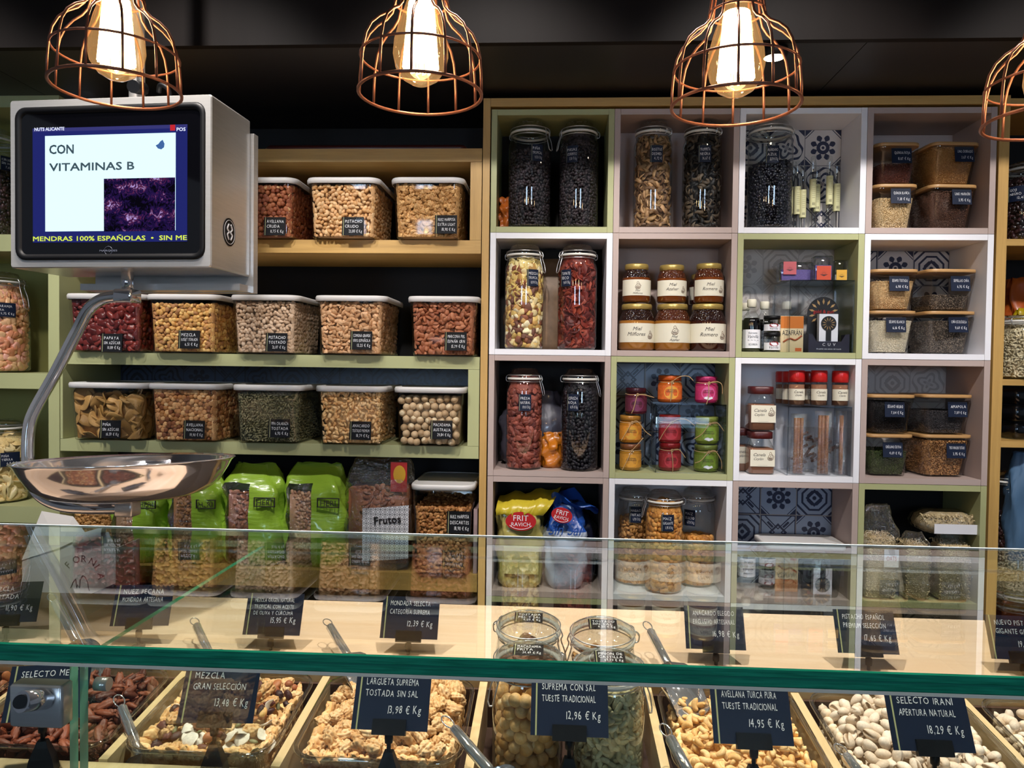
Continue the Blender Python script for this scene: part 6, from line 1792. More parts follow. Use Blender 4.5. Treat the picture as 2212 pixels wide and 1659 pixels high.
# ---------------------------------------------------------------- pendant lamps
M['filament'] = glow('glowing_filament', (1.0, 0.76, 0.45), 24.0)
M['brass'] = pbr('aged_brass', '#8a5a34', .35, metal=.9)
def pendant(px, py, label, first=None, Y=-1.2):
    p = at(px, py, Y)
    t = thing('pendant_lamp', label, 'pendant lamp', p, rng.uniform(0, .5), 'copper cage pendant lamps over the counter')
    prof = [(.0765, 0.0), (.0757, .025), (.074, .046), (.0705, .062), (.064, .075), (.054, .085), (.043, .092), (.036, .100), (.0325, .112), (.030, .132), (.027, .152), (.024, .172)]
    b = MB()
    n = 12
    for k in range(n):
        a = 2 * math.pi * k / n
        b.tube([(r * math.cos(a), r * math.sin(a), z) for r, z in prof], .0017, 6)
    for r, z, w in ((.0765, 0, .0021), (.0742, .044, .0016), (.0325, .112, .0016), (.0275, .15, .0017), (.024, .172, .002)):
        b.ring((0, 0, z), r, w, 40, 6)
    b.build('cage', M['copper'], t)
    g = MB(); g.lathe([(.001, .010), (.010, .012), (.022, .019), (.031, .032), (.0345, .048), (.033, .066), (.027, .088), (.020, .108), (.0145, .126), (.013, .140)], 28)
    bulb = g.build('bulb', M['bulbglass'], t)
    f = MB()
    m = 18
    for k in range(m):
        a0, a1 = 2 * math.pi * k / m, 2 * math.pi * (k + .5) / m
        r0, r1 = .0215, .0145
        f.tube([(r1 * math.cos(a0), r1 * math.sin(a0), .112), (r0 * math.cos(a0), r0 * math.sin(a0), .034), (r0 * math.cos(a1), r0 * math.sin(a1), .032), (r1 * math.cos(a1), r1 * math.sin(a1), .112)], .0013, 5)
    f.build('filament', M['filament'], bulb)
    MB().lathe([(.001, .03), (.002, .03), (.003, .112), (.006, .128), (.001, .128)], 10).build('filament_stem', M['glass'], bulb)
    MB().lathe([(.001, .136), (.0155, .136), (.0165, .15), (.0165, .172), (.024, .173), (.024, .20), (.010, .212), (.001, .213)], 24).build('socket', M['brass'], t)
    top = 3.0 - p[2] - .002
    MB().tube([(0, 0, .21), (0, 0, top)], .0035, 8).build('cord', M['black'], t)
    MB().lathe([(.001, top - .02), (.04, top - .018), (.045, top)], 24, cap1=True).build('ceiling_rose', M['copper'], t)
    d = bpy.data.lights.new('bulb_light', 'POINT'); d.energy = 2.6; d.color = (1.0, .72, .45); d.shadow_soft_size = .02
    lo = bpy.data.objects.new('bulb_light', d); COL.objects.link(lo); lo.parent = t; lo.location = (0, 0, .07)
    return t
pendant(252, 192, 'copper wire cage lamp with glowing bulb hanging before the scale screen')
pendant(908, 204, 'copper wire cage lamp with glowing bulb hanging before the dark wall over the walnut container')
pendant(1588, 229, 'copper wire cage lamp with glowing bulb hanging before the top row of cubes')
pendant(2280, 262, 'copper wire cage lamp cut off by the picture edge, by the oak unit')

# ---------------------------------------------------------------- hanging scale with a screen
SR = -0.07
SO = at(240, 586, -0.66)
_e1 = np.array([math.cos(SR), math.sin(SR), 0]); _e2 = np.array([-math.sin(SR), math.cos(SR), 0])
def SL(px, py, yl=0.0):
    d = _ray(px, py)
    t_ = ((SO + yl * _e2 - CAM) @ _e2) / (d @ _e2)
    q = CAM + d * t_ - SO
    return np.array([q @ _e1, yl, q[2]])
sc_t = thing('hanging_scale', 'steel hanging shop scale with a lit blue advertising screen and a round pan', 'scale', SO, SR)
c00, c11 = SL(22, 581), SL(457, 209)
x0, x1, z0, z1 = c00[0], c11[0], c00[2] + .002, SL(240, 210)[2]
DEPTH = .165
b = MB()
cx, cz = (x0 + x1) / 2, (z0 + z1) / 2
W, Hh = x1 - x0, z1 - z0
def fr(w, h, r, y, n=6): return [(cx + a, y, cz + c) for a, c in rrect(w, h, r, n)]
# steel housing with an opening for the screen in front
b.loft([fr(W - .004, Hh - .004, .004, DEPTH), fr(W, Hh, .005, DEPTH - .003), fr(W, Hh, .005, .003), fr(W - .004, Hh - .004, .005, 0), fr(W - .024, Hh - .030, .022, -.0005), fr(W - .030, Hh - .036, .022, .004)], 0, True, False, False)
b.build('housing', M['steel'], sc_t)
b = MB()
b.loft([fr(W - .026, Hh - .032, .022, -.001), fr(W - .030, Hh - .036, .021, -.004), fr(W - .044, Hh - .050, .018, -.002), fr(W - .05, Hh - .056, .012, .002)], 0, False, False, True)
b.build('bezel', M['black'], sc_t)
scr = MB(); scr.loft([fr(W - .05, Hh - .056, .012, .0025), fr(W - .05, Hh - .056, .012, .0020)], 0, False, True, False)
scr_o = scr.build('screen', pbr('black_screen_glass', '#050508', .05, coat=1.0), sc_t)
def flat(px0, py0, px1, py1, y, mat, name):
    a, c = SL(px0, py1), SL(px1, py0)
    m_ = MB(); m_.add([(a[0], y, a[2]), (c[0], y, a[2]), (c[0], y, c[2]), (a[0], y, c[2])], [(0, 1, 2, 3)])
    return m_.build(name, mat, scr_o)
flat(70, 268, 404, 524, .0014, glow('screen_blue', (.014, .018, .13), 1.0), 'screen_image')
flat(70, 268, 404, 285, .0012, glow('screen_header_blue', (.035, .035, .16), 1.0), 'screen_header')
flat(97, 286, 379, 500, .0010, glow('screen_white', (.72, 1.0, 1.08), 1.0), 'screen_advert')
a, c = SL(224, 500), SL(378, 383)
dp = MB(); dp.add([(a[0], .0006, a[2]), (c[0], .0006, a[2]), (c[0], .0006, c[2]), (a[0], .0006, c[2])], [(0, 1, 2, 3)]); dp.build('date_picture', datepic_mat('date_picture'), scr_o)
flat(367, 269, 378, 282, .0008, glow('screen_red', (.5, .02, .03), 1.0), 'header_mark')
tw, ty, tb = glow('screen_text_white', (.75, .8, 1), 1.0), glow('screen_text_yellow', (.62, .75, .08), 1.0), pbr('screen_text_grey', '#1e3440', .6)
def stext(txt, px, py_base, py_top, px_r, mat, y, al='l'):
    a, c = SL(px, py_base), SL(px_r, py_top)
    o = letter_lines([(txt, a[0], a[2], c[2] - a[2], c[0] - a[0], 'j')], mat, scr_o, bold=.06)
    o.location = (0, y, 0)
stext('NUTS ALICANTE', 74, 283, 274, 138, tw, .0006)
stext('POS', 381, 283, 275, 400, tw, .0006)
stext('CON', 106, 333, 312, 158, tb, .0004)
stext('VITAMINAS B', 106, 370, 349, 289, tb, .0004)
stext('MENDRAS 100% ESPAÑOLAS  •  SIN ME', 71, 521, 508, 403, ty, .0004)
stext('MARQUES', 214, 543, 539, 252, pbr('faint_logo_grey', '#6a6f80', .4), .0016)
lg = MB(); q = SL(233, 541); lg.ring((q[0], .0016, q[2]), .0085, .0005, 24, 4, axis='y'); lg.build('logo_ring', pbr('faint_logo_ring', '#565b6c', .4), scr_o)
lf = MB(); q = SL(346, 315)
lf.add([(q[0] + a_, .0004, q[2] + c_) for a_, c_ in ((-.010, .001), (-.004, .004), (0, .009), (.005, .012), (.009, .004), (.008, -.003), (.002, -.007), (-.005, -.005))], [tuple(reversed(range(8)))])
lf.build('butterfly_mark', glow('screen_leaf_blue', (.05, .12, .32), 1.0), scr_o)
# round emblem on the flank
em = MB(); ey = .072; ez = z0 + Hh * .24
em.add([(x1 + .0008, ey + .026 * math.cos(a), ez + .029 * math.sin(a)) for a in np.linspace(0, 6.283, 33)[:-1]], [tuple(range(32))])
eo = em.build('emblem_disc', M['black'], sc_t)
e2_ = MB(); e2_.tube([(x1 + .0012, ey + .022 * math.cos(a), ez + .0245 * math.sin(a)) for a in np.linspace(0, 6.283, 30)[:-1]], .0006, 4, closed=True)
for s in (-1, 1):
    e2_.tube(smoothpath([(x1 + .0012, ey + s * .004, ez + .016), (x1 + .0012, ey + s * .010, ez + .006), (x1 + .0012, ey + s * .003, ez), (x1 + .0012, ey + s * .010, ez - .006), (x1 + .0012, ey + s * .004, ez - .016)], 4), .0018, 5)
e2_.build('emblem_mark', M['white'], eo)
# back plate, slightly larger and hanging below the housing
bp = MB(); bp.box(x0 + .07, x1 + .008, DEPTH, DEPTH + .02, z0 - .035, z1 - .028); bp.box(x0 + .07, x1 + .002, DEPTH - .05, DEPTH, z0 - .034, z0 - .02)
bp.build('back_plate', M['steel'], sc_t)
YL = .075
mt = SL(275, 585, YL)
lk = SL(275, 640, YL)
st = MB(); st.tube([(mt[0], YL, z0 + .01), (mt[0], YL, lk[2])], .012, 16); st.build('down_tube', M['chrome'], sc_t)
hb_ = MB(); hb_.rbox(lk[0] - .021, lk[0] + .021, YL - .02, YL + .02, lk[2] - .014, lk[2] + .014, .005, .003); hb_.build('hinge_block', M['chrome'], sc_t)
pan_c = SL(278, 994, YL)
pr_ = (SL(508, 994, YL)[0] - SL(48, 994, YL)[0]) / 2 * .875
pan_c[0] += .012
pts = [SL(a_, c_, YL) for a_, c_ in ((256, 640), (222, 646), (192, 668), (166, 716), (120, 805), (74, 888), (62, 930), (60, 985), (64, 1030), (86, 1070), (130, 1092), (190, 1098), (270, 1098))]
pts = [np.array([q_[0], YL + (0.0 if i < 6 else .0), q_[2]]) for i, q_ in enumerate(pts)]
ar = MB(); ar.tube(smoothpath([tuple(q_) for q_ in pts], 6), .0125, 16); ar.build('arm', M['chrome'], sc_t)
eb = SL(276, 1098, YL)
MB().rbox(eb[0] - .02, eb[0] + .02, YL - .018, YL + .018, eb[2] - .016, eb[2] + .017, .004, .003).build('pan_block', M['steel'], sc_t)
# the pan sits on the lower arm, clear of it
pan = MB()
zr_ = .080
pan.lathe([(.001, 0), (pr_ * .52, .001), (pr_ * .70, .010), (pr_ * .84, .030), (pr_ * .93, .060), (pr_ * .965, zr_ - .006), (pr_ * .99, zr_ - .001), (pr_ * 1.0, zr_), (pr_ * .992, zr_ + .002), (pr_ * .96, zr_ - .004), (pr_ * .925, .061), (pr_ * .835, .032), (pr_ * .695, .0125), (pr_ * .51, .004), (.001, .003)], 72)
po = pan.build('pan', M['chrome'], sc_t)
po.location = (pan_c[0], YL - .02, pan_c[2] - zr_ + .003)
po.rotation_euler = (-.05, -.035, 0)
bk = MB(); q = SL(205, 1076, YL)
bk.loft([[(q[0] + u_ * .02 - .018, YL - .10 + .08 * v_, q[2] + .018 * (1 - v_) - .012 * v_ - .006 * u_) for u_ in (0, .7, 1.4)] for v_ in np.linspace(0, 1.6, 8)], 0, False, False, True, closed=False)
bk.build('pan_bracket', M['steel'], sc_t)
# hanger up to the ceiling
hz_ = z1
up = MB(); up.tube([(mt[0] + .012, .09, z1 - .002), (mt[0] + .012, .09, 2.995 - SO[2])], .016, 16); up.build('hanger_tube', M['steel'], sc_t)
kn = MB(); q = SL(302, 192, .05); kn.tube([(q[0], .06, q[2] + .004), (q[0] + .005, .02, q[2] - .006)], .013, 14); kn.tube([(q[0] - .01, .085, q[2] + .006), (q[0], .06, q[2] + .004)], .006, 10)
kn.tube(smoothpath([(q[0] + .02, .085, q[2] + .005), (q[0] + .03, .075, q[2] + .016), (q[0] + .046, .075, q[2] + .008), (q[0] + .05, .08, q[2] - .012)], 5), .005, 10)
kn.build('locking_knob', M['black'], sc_t)
# ---------------------------------------------------------------- the sloping display counter
SL_ = 0.114
def rim(Y): return 1.063 + SL_ * (Y + .86)
TH = math.atan(SL_)
ct = thing('display_counter', 'pale wooden sloping display counter with slatted tray bays under glass', 'counter', (0, -.85, 0))
CX0, CX1 = -1.35, 1.75
def sl_box(b, xa, xb, ya, yb, dz0, dz1, m=0):
    """box that follows the slope; heights measured from the tray rim plane"""
    v = []
    for dz in (dz0, dz1):
        for x, y in ((xa, ya), (xb, ya), (xb, yb), (xa, yb)):
            v.append((x, y + .85, rim(y) + dz))
    b.add(v, [(3, 2, 1, 0), (4, 5, 6, 7), (0, 1, 5, 4), (1, 2, 6, 5), (2, 3, 7, 6), (3, 0, 4, 7)], m)
    return b
sl_box(MB(), CX0, CX1, -.855, -.585, -.03, .004).build('deck_board', M['deck'], ct)
sl_box(MB(), CX0, CX1, -.862, -.8555, -.030, -.004).build('rear_rail', M['slat'], ct)
sl_box(MB(), CX0, CX1, -1.30, -.8625, -.095, -.083).build('tray_bed', M['brown'], ct)
sl_box(MB(), CX0, CX1, -.8685, -.863, -.0825, -.018).build('bay_back', M['brown'], ct)
sl_box(MB(), CX0, CX1, -1.155, -1.113, -.082, -.008).build('front_rail', M['slat'], ct)
slat_px = [(95, 1468), (400, 1478), (705, 1478), (1045, 1482), (1398, 1496), (1716, 1512), (2078, 1522), (2460, 1535)]
slat_x = [xof(a, c, -.87) for a, c in slat_px]
d0 = slat_x[1] - slat_x[0]
slat_x = [slat_x[0] - .262] + slat_x
for x in slat_x:
    s_ = sl_box(MB(), x - .0065, x + .0065, -1.1125, -.8690, -.082, -.004).build('divider_slat', M['slat'], ct)
MB().box(CX0, CX1, -.42, .26, 0, .93).build('base_cabinet', M['dark'], ct)

# ---------------------------------------------------------------- glass top and front panes
GZ = 1.357
gt = thing('glass_shelf', 'clear glass top shelf of the counter with a thick green polished edge', 'glass shelf', (0, -1.305, GZ - .016))
def pane_box(b, xa, xb, ya, yb, za_, zb_, edge=1, back=2, bev=.0012):
    """a sheet with bevelled, tinted edges"""
    def L(i, z): return [(xa + i, ya + i, z), (xb - i, ya + i, z), (xb - i, yb - i, z), (xa + i, yb - i, z)]
    R_ = [L(bev, za_), L(0, za_ + bev), L(0, zb_ - bev), L(bev, zb_)]
    base = len(b.v)
    b.v += [p for r_ in R_ for p in r_]
    for k in range(3):
        for i in range(4):
            j = (i + 1) % 4
            b.f.append((base + k * 4 + i, base + k * 4 + j, base + (k + 1) * 4 + j, base + (k + 1) * 4 + i)); b.m.append(back if i == 2 else edge); b.s.append(False)
    b.f.append(tuple(base + i for i in (3, 2, 1, 0))); b.m.append(0); b.s.append(False)
    b.f.append(tuple(base + 12 + i for i in (0, 1, 2, 3))); b.m.append(0); b.s.append(False)
    return b
GM = [M['pane'], M['paneedge'], M['panerear']]
def sheet(name, xa, xb, zt):
    b = MB()
    # only the outer faces of the laminate are glossy: one sheet, two edge bands
    pane_box(b, xa, xb, -.225, .225, zt - .016, zt)
    e = b.build(name, GM, gt)
    return e
sheet('glass_sheet', -1.5, 1.9, .016)
lb_ = MB().box(-1.5, 1.9, -.2256, -.2249, .0072, .0088).build('laminate_line', pbr('mid_glass_line', '#1f7a62', .1, coat=.6), gt)
MB().box(-1.5, 1.9, .2222, .2256, .0135, .0165).build('rear_edge_glint', M['paneback'], gt)  # bright line of reflected light, painted along the rear edge
MB().box(-1.5, 1.9, -.221, -.206, -.0042, -.0004).build('pale_strip', M['palestrip'], gt)  # pale strip: front pane's top edge, with its reflection put into the colour
JX = xof(163, 1500, -1.515)
FP = [M['pane'], M['paneside'], M['paneback']]
def front_pane(xa, xb, label):
    t = thing('sneeze_guard', label, 'sneeze guard', ((xa + xb) / 2, -1.51, .95), group='upright front panes of the counter')
    w = (xb - xa) / 2
    b = MB()
    b.box(-w, w, -.006, .006, 0, .385)
    b.m = [1, 1, 0, 1, 0, 1]
    b.build('glass_sheet', FP, t)
    return t
front_pane(-1.5, JX - .0045, 'upright glass pane at the scale end, its green cut edge at the joint')
front_pane(JX + .0045, 1.9, 'long upright front glass pane before the nut trays')
t = thing('glass_partition', 'glass partition running back under the glass shelf at the clamp', 'glass pane', (JX - .002, -1.29, .95))
b = MB(); b.box(-.003, .003, -.21, .21, 0, .384); b.m = [1, 1, 0, 0, 0, 0]
b.build('glass_sheet', [M['pane2'], M['paneedge']], t)
# clamp
CLP = at(84, 1519, -1.530)
t = thing('glass_clamp', 'steel glass clamp with a round bolt holding the front panes', 'clamp', CLP)
MB().rbox(-.024, .023, -.004, .0125, -.020, .017, .003, .002).build('clamp_plate', M['steel'], t)
ca_, cb_, cc_ = [tuple(at(*q) - CLP) for q in ((100, 1510, -1.533), (46, 1516, -1.556), (43, 1516, -1.5585))]
MB().tube([ca_, cb_], .0085, 20).build('bolt', M['chrome'], t)
MB().tube([cb_, cc_], .0055, 20).build('bolt_socket', M['black'], t)
q = at(208, 1477, -1.495)
tag(MB().tube([(0, 0, 0), (.012, .0, .0)], .006, 16).build('bolt_cap', M['steel'], None, q), 'small steel bolt cap inside the front pane next to the joint', 'bolt cap')

# ---------------------------------------------------------------- clear trays
def nut_tray(i, label, y0=-1.104, y1=-.874):
    xa, xb = slat_x[i] + .011, slat_x[i + 1] - .011
    yc = (y0 + y1) / 2
    t = thing('nut_tray', label, 'tray', ((xa + xb) / 2, yc, rim(yc)), 0, 'clear display trays in the counter', rx=TH)
    w, d = xb - xa, (y1 - y0) / math.cos(TH)
    def lp(ins, z, r): return [(a, c, z) for a, c in rrect(w - 2 * ins, d - 2 * ins, r, 7)]
    b = MB()
    b.loft([lp(.018, -.060, .026), lp(.013, -.055, .03), lp(.009, -.012, .034), lp(.008, .001, .034)], 0, True, False)
    b.build('tray_shell', M['plastic'], t)
    r_ = MB(); r_.loft([lp(.008, -.001, .034), lp(.006, .004, .036), lp(.001, .0045, .04), lp(0, .001, .04), lp(.001, -.002, .04)], 0, False, False)
    r_.build('tray_rim', M['lidglass'], t)
    return (xa + xb) / 2, yc, w, d, t
def tilted(o, x, y):
    o.location = (x, y, rim(y)); o.rotation_euler = (TH, 0, 0)
TM = Matrix.Rotation(TH, 4, 'X')
def heap_tray(tr, kinds, spacing, base_key, base_name, base_label, level=.0, peak=.028, px=0.0, py=.2, extra=.25, size=.012, dep=.014):
    """kinds: (name, [meshes], weight, label, category, group). Individual pieces over a heap, with a filling under them."""
    xc, yc, w, d, t = tr
    level -= .010
    def hgt(x, y):
        u, v = (x / (w / 2)), (y / (d / 2))
        return level + peak * math.exp(-((u - px) ** 2 + (v - py) ** 2) * 1.1) - .024 * max(abs(u), abs(v)) ** 3
    kind, s, cols, mk, sub, sp, mat = RECIPE[base_key]
    H = Heap()
    g = 12
    core = MB()
    W_, D_ = w * .80, d * .78
    vv = [((i / g - .5) * W_, (j / g - .5) * D_, hgt((i / g - .5) * W_, (j / g - .5) * D_) - dep) for j in range(g + 1) for i in range(g + 1)]
    bt = [((i / g - .5) * W_ * .96, (j / g - .5) * D_ * .96, -.054) for j in range(g + 1) for i in range(g + 1)]
    nn = (g + 1) ** 2
    fs = []
    for j in range(g):
        for i in range(g):
            k = j * (g + 1) + i
            fs += [(k, k + 1, k + g + 2), (k, k + g + 2, k + g + 1)]
    per = list(range(g)) + [g + (g + 1) * k for k in range(g)] + [nn - 1 - k for k in range(g)] + [(g + 1) * (g - k) for k in range(g)]
    for k in range(len(per)):
        a_, c_ = per[k], per[(k + 1) % len(per)]
        fs += [(a_, a_ + nn, c_ + nn), (a_, c_ + nn, c_)]
    core.add(vv + bt, fs)
    H.solid(core, cols[0])
    P, N = grid_quad((-w * .42, -d * .42, -.05), (w * .42, -d * .42, -.05), (-w * .43, -d * .435, -.006), (w * .43, -d * .435, -.006), s * sp)
    H.scatter(P, N, kind=kind, size=s, colors=cols, sub=sub, mark_col=mk, inset=.5)
    P, N = grid_quad((w * .425, -d * .40, -.05), (w * .425, d * .40, -.05), (w * .435, -d * .40, -.006), (w * .435, d * .40, -.006), s * sp)
    H.scatter(P, N, kind=kind, size=s, colors=cols, sub=sub, mark_col=mk, inset=.5)
    P, N = grid_quad((-w * .425, d * .40, -.05), (-w * .425, -d * .40, -.05), (-w * .435, d * .40, -.006), (-w * .435, -d * .40, -.006), s * sp)
    H.scatter(P, N, kind=kind, size=s, colors=cols, sub=sub, mark_col=mk, inset=.5)
    for V in H.V: clamp_rr(V, w / 2 - .016, d / 2 - .016, .032); V[:, 2] = np.maximum(V[:, 2], -.053)
    o = H.build(base_name, mat, label=base_label, cat='nuts'); tilted(o, xc, yc)
    W2, D2 = w * .82, d * .80
    nx_, ny_ = int(round(W2 / spacing)), int(round(D2 / spacing))
    tot = sum(k[2] for k in kinds)
    made = 0
    base = Matrix.Translation((xc, yc, rim(yc))) @ TM
    jobs = [(i, j, 0) for j in range(ny_) for i in range(nx_)]
    jobs += [(int(rng.integers(nx_)), int(rng.integers(ny_)), 1) for _ in range(int(nx_ * ny_ * extra))]
    for i, j, up in jobs:
        x = ((i + .5 + .5 * (j % 2) - .25 + rng.uniform(-.25, .25)) / nx_ - .5) * W2
        y = ((j + .5 + rng.uniform(-.25, .25)) / ny_ - .5) * D2
        z = hgt(x, y) + up * size * .75 + rng.uniform(-.15, .15) * size
        r_ = rng.uniform(0, tot)
        for k in kinds:
            r_ -= k[2]
            if r_ <= 0: break
        nm, meshes, _, lab, cat, grp = k
        Rm = rand_rot(1, np.array([[0, 0, 1.0]]), .55)[0] if nm != 'macadamia_nut' else rand_rot(1)[0]
        ob = bpy.data.objects.new(nm, meshes[int(rng.integers(len(meshes)))]); COL.objects.link(ob)
        m_ = Matrix([list(a_) + [0] for a_ in Rm] + [[0, 0, 0, 1]]); m_.translation = Vector((x, y, z))
        ob.matrix_world = base @ m_ @ Matrix.Scale(rng.uniform(.88, 1.12), 4)
        tag(ob, lab, cat, grp); made += 1
    return made
WAL = ball_nut('walnut_half', 'walnut', .0135, ['#dcb480', '#e4c090', '#d0a470', '#e0ba88'], '#b98448', 3, 6)
CAS = ball_nut('cashew_nut', 'cashew', .0122, ['#e4ba7c', '#eac68c', '#dcae6c', '#e8c084'], '#cf9c5a', 2, 6)
PIS = ball_nut('pistachio_nut', 'pistachio', .0112, ['#dfcdb8', '#e6d8c6', '#d6c3ac', '#e2d2bf'], '#8a6a44', 3, 8)
PEC = ball_nut('pecan_half', 'pecan', .0165, ['#6a3420', '#7c4028', '#592a1a', '#84462c'], None, 2, 6)
ALM = ball_nut('almond', 'almond', .0125, ['#b9784a', '#a8683c', '#c98a58'], None, 2, 4)
HAZ = ball_nut('hazelnut', 'hazel', .0075, ['#9a5a38', '#b07048'], '#d8b890', 2, 3)
PUM = ball_nut('pumpkin_seed', 'seed', .008, ['#6a6c48', '#7a7a56'], None, 1, 2)
COC = ball_nut('coconut_chip', 'slice', .012, ['#ddd3c4', '#e6ddd0'], None, 2, 3)
RAI = ball_nut('raisin', 'raisin', .0085, ['#43221f', '#5a2c26', '#341a1a'], None, 2, 3)
BAN = ball_nut('banana_chip', 'slice', .017, ['#e2dac6'], None, 2, 2)
tr = [nut_tray(0, 'clear tray of mixed nuts at the far scale end of the counter'), nut_tray(1, 'clear tray of reddish pecans behind the glass joint'), nut_tray(2, 'clear tray of mixed nuts with coconut and raisins'),
      nut_tray(3, 'clear tray heaped with pale walnut halves'), None, nut_tray(5, 'clear tray of toasted cashews beside the jars'), nut_tray(6, 'clear tray of split pistachios'), nut_tray(7, 'clear tray of large pistachios at the end of the counter')]
g_ = lambda n: n + ' heaped in the counter tray'
heap_tray(tr[0], [('cashew_nut', CAS, 3, 'toasted cashew in the mixed tray at the scale end', 'cashew', 'cashews in the end tray'), ('almond', ALM, 3, 'brown almond in the mixed tray at the scale end', 'almond', 'almonds in the end tray')], .024, 'almond', 'mixed_nut_filling', 'mixed nuts deep in the tray at the scale end', peak=.02, px=.5, size=.012)
heap_tray(tr[1], [('pecan_half', PEC, 1, 'reddish brown pecan half in the tray behind the glass joint', 'pecan', 'pecans in the counter tray')], .019, 'tray_pecan', 'pecan_filling', 'dark pecans deep in the tray behind the glass joint', peak=.02, px=.2, size=.012, extra=.5)
heap_tray(tr[2], [('walnut_half', WAL, 5, 'pale walnut half in the mixed tray with coconut and raisins', 'walnut half', 'walnuts in the mixed tray'), ('almond', ALM, 2, 'brown almond in the mixed tray with coconut and raisins', 'almond', 'almonds in the mixed tray'), ('hazelnut', HAZ, 2, 'small hazelnut in the mixed tray with coconut and raisins', 'hazelnut', 'hazelnuts in the mixed tray'),
                  ('pumpkin_seed', PUM, 2, 'green pumpkin seed in the mixed tray', 'pumpkin seed', 'pumpkin seeds in the mixed tray'), ('coconut_chip', COC, 3, 'white coconut chip in the mixed tray', 'coconut chip', 'coconut chips in the mixed tray'), ('raisin', RAI, 4, 'dark red raisin in the mixed tray', 'raisin', 'raisins in the mixed tray'), ('cashew_nut', CAS, 2, 'toasted cashew in the mixed tray with coconut and raisins', 'cashew', 'cashews in the mixed tray')],
          .0165, 'tray_walnut', 'mixed_nut_filling', 'mixed nuts deep in the tray with coconut and raisins', peak=.026, px=.1, size=.011, extra=.3)
heap_tray(tr[3], [('walnut_half', WAL, 1, 'pale walnut half heaped in the walnut tray', 'walnut half', 'walnuts in the walnut tray')], .0185, 'tray_walnut', 'walnut_filling', 'walnut pieces deep in the walnut tray', peak=.03, px=.3, py=.15, size=.014, extra=.45)
heap_tray(tr[5], [('cashew_nut', CAS, 1, 'toasted cashew heaped in the cashew tray', 'cashew', 'cashews in the cashew tray')], .0150, 'tray_cashew', 'cashew_filling', 'cashews deep in the cashew tray', peak=.016, px=.1, py=.4, size=.010, extra=.85)
heap_tray(tr[6], [('pistachio_nut', PIS, 1, 'split pale pistachio heaped in the pistachio tray', 'pistachio', 'pistachios in the pistachio tray')], .0175, 'tray_pistachio', 'pistachio_filling', 'pistachios deep in the pistachio tray', peak=.028, px=-.1, py=.3, size=.011, extra=.4)
heap_tray(tr[7], [('pistachio_nut', PIS, 1, 'large pale pistachio in the last tray of the counter', 'pistachio', 'pistachios in the last tray')], .0195, 'tray_pistachio', 'pistachio_filling', 'pistachios deep in the last tray', peak=.02, px=0, py=.3, size=.012, extra=.3)

# ---------------------------------------------------------------- four jars standing in a tray bay
def bay_jar(px, py, wpx, dep, label, key, contents, lid, h=.216, clasp=-1.6, fill=.82, rubber='rubber'):
    """px, py: the middle of the lid"""
    d = _ray(px, py)
    p = CAM + d * (dep / float(d @ RC[:, 1]))
    rn = wpx / F_PX * dep / 2
    r = rn / .90
    up = Vector((0, -math.sin(TH), math.cos(TH)))
    base = Vector(p) - up * h
    j = swing_jar(base.x, base.y, base.z, r, h, label, clasp=clasp, neck=.90, lidlines=lid, tilt=TH, rubber=rubber, group='four swing-top jars standing in the counter', mat='slate2')
    if key:
        o = fill_jar(key, r, h * .885 * fill, base + up * .003, contents[0], contents[1], contents[2], neck=jar_neck(r, h, .90))
        o.rotation_euler = (TH, 0, 0)
    return base, r, up
jx = (slat_x[4] + slat_x[5]) / 2
bay_jar(1142, 1334, 128, 1.22, 'swing-top jar at the back of the bay labelled Tostada piel y sal', 'almond', ('almonds', 'almonds in the back jar beside the walnut tray', 'nuts'), ['TOSTADA', 'PIEL Y SAL', '4,09 € Kg'], clasp=1.2)
bay_jar(1302, 1349, 130, 1.21, 'swing-top jar at the back of the bay labelled Tostado sin sal', 'fried_bean', ('fried_beans', 'toasted beans in the back jar beside the cashew tray', 'nuts'), ['TOSTADO', 'SIN SAL', '4,20 € Kg'], clasp=-1.3)
base, r, up = bay_jar(1141, 1404, 139, 1.115, 'swing-top jar of big macadamias in front, labelled Macadamía frita', None, None, ['MACADAMÍA', 'FRITA', '34,49 € Kg'], clasp=-1.0)
bay_jar(1317, 1420, 140, 1.105, 'swing-top jar of long pine nuts in front, labelled Piñón de Castilla', 'pine_nut', ('pine_nuts', 'long greenish pine nuts filling the front jar', 'nuts'), ['PIÑÓN DE', 'CASTILLA', '69,79 € Kg'], clasp=1.2, fill=.93)
MAC2 = ball_nut('macadamia_nut', 'hazel', .0100, ['#d8a868', '#e0b478', '#cf9c5a'], '#e8c894', 2, 4)
base_m = Matrix.Translation(base) @ TM
for row in range(9):
    n_ = 8
    for k in range(n_):
        a = -1.75 + 3.5 * (k + .5 * (row % 2) + rng.uniform(-.12, .12)) / n_
        rr_ = r - .0125 - rng.uniform(0, .003)
        z = .014 + row * .0176
        q = base_m @ Vector((rr_ * math.sin(a), -rr_ * math.cos(a), z + rng.uniform(-.004, .004)))
        piece('macadamia_nut', MAC2[int(rng.integers(4))], q, 'big golden macadamia nut in the front jar', 'macadamia nut', 'macadamias in the front jar')
    for k in range(3):
        a = rng.uniform(-1.2, 1.2)
        q = base_m @ Vector(((r - .034) * math.sin(a), -(r - .034) * math.cos(a), z))
        if row == 8: piece('macadamia_nut', MAC2[int(rng.integers(4))], q, 'big golden macadamia nut in the front jar', 'macadamia nut', 'macadamias in the front jar')
H = Heap(); c_ = MB(); c_.lathe([(.001, .004), (r - .028, .004), (r - .028, .135), (.001, .137)], 20); H.solid(c_, '#c9985a')
o = H.build('macadamia_filling', label='macadamias deep inside the front jar', cat='nuts'); o.location = base; o.rotation_euler = (TH, 0, 0)

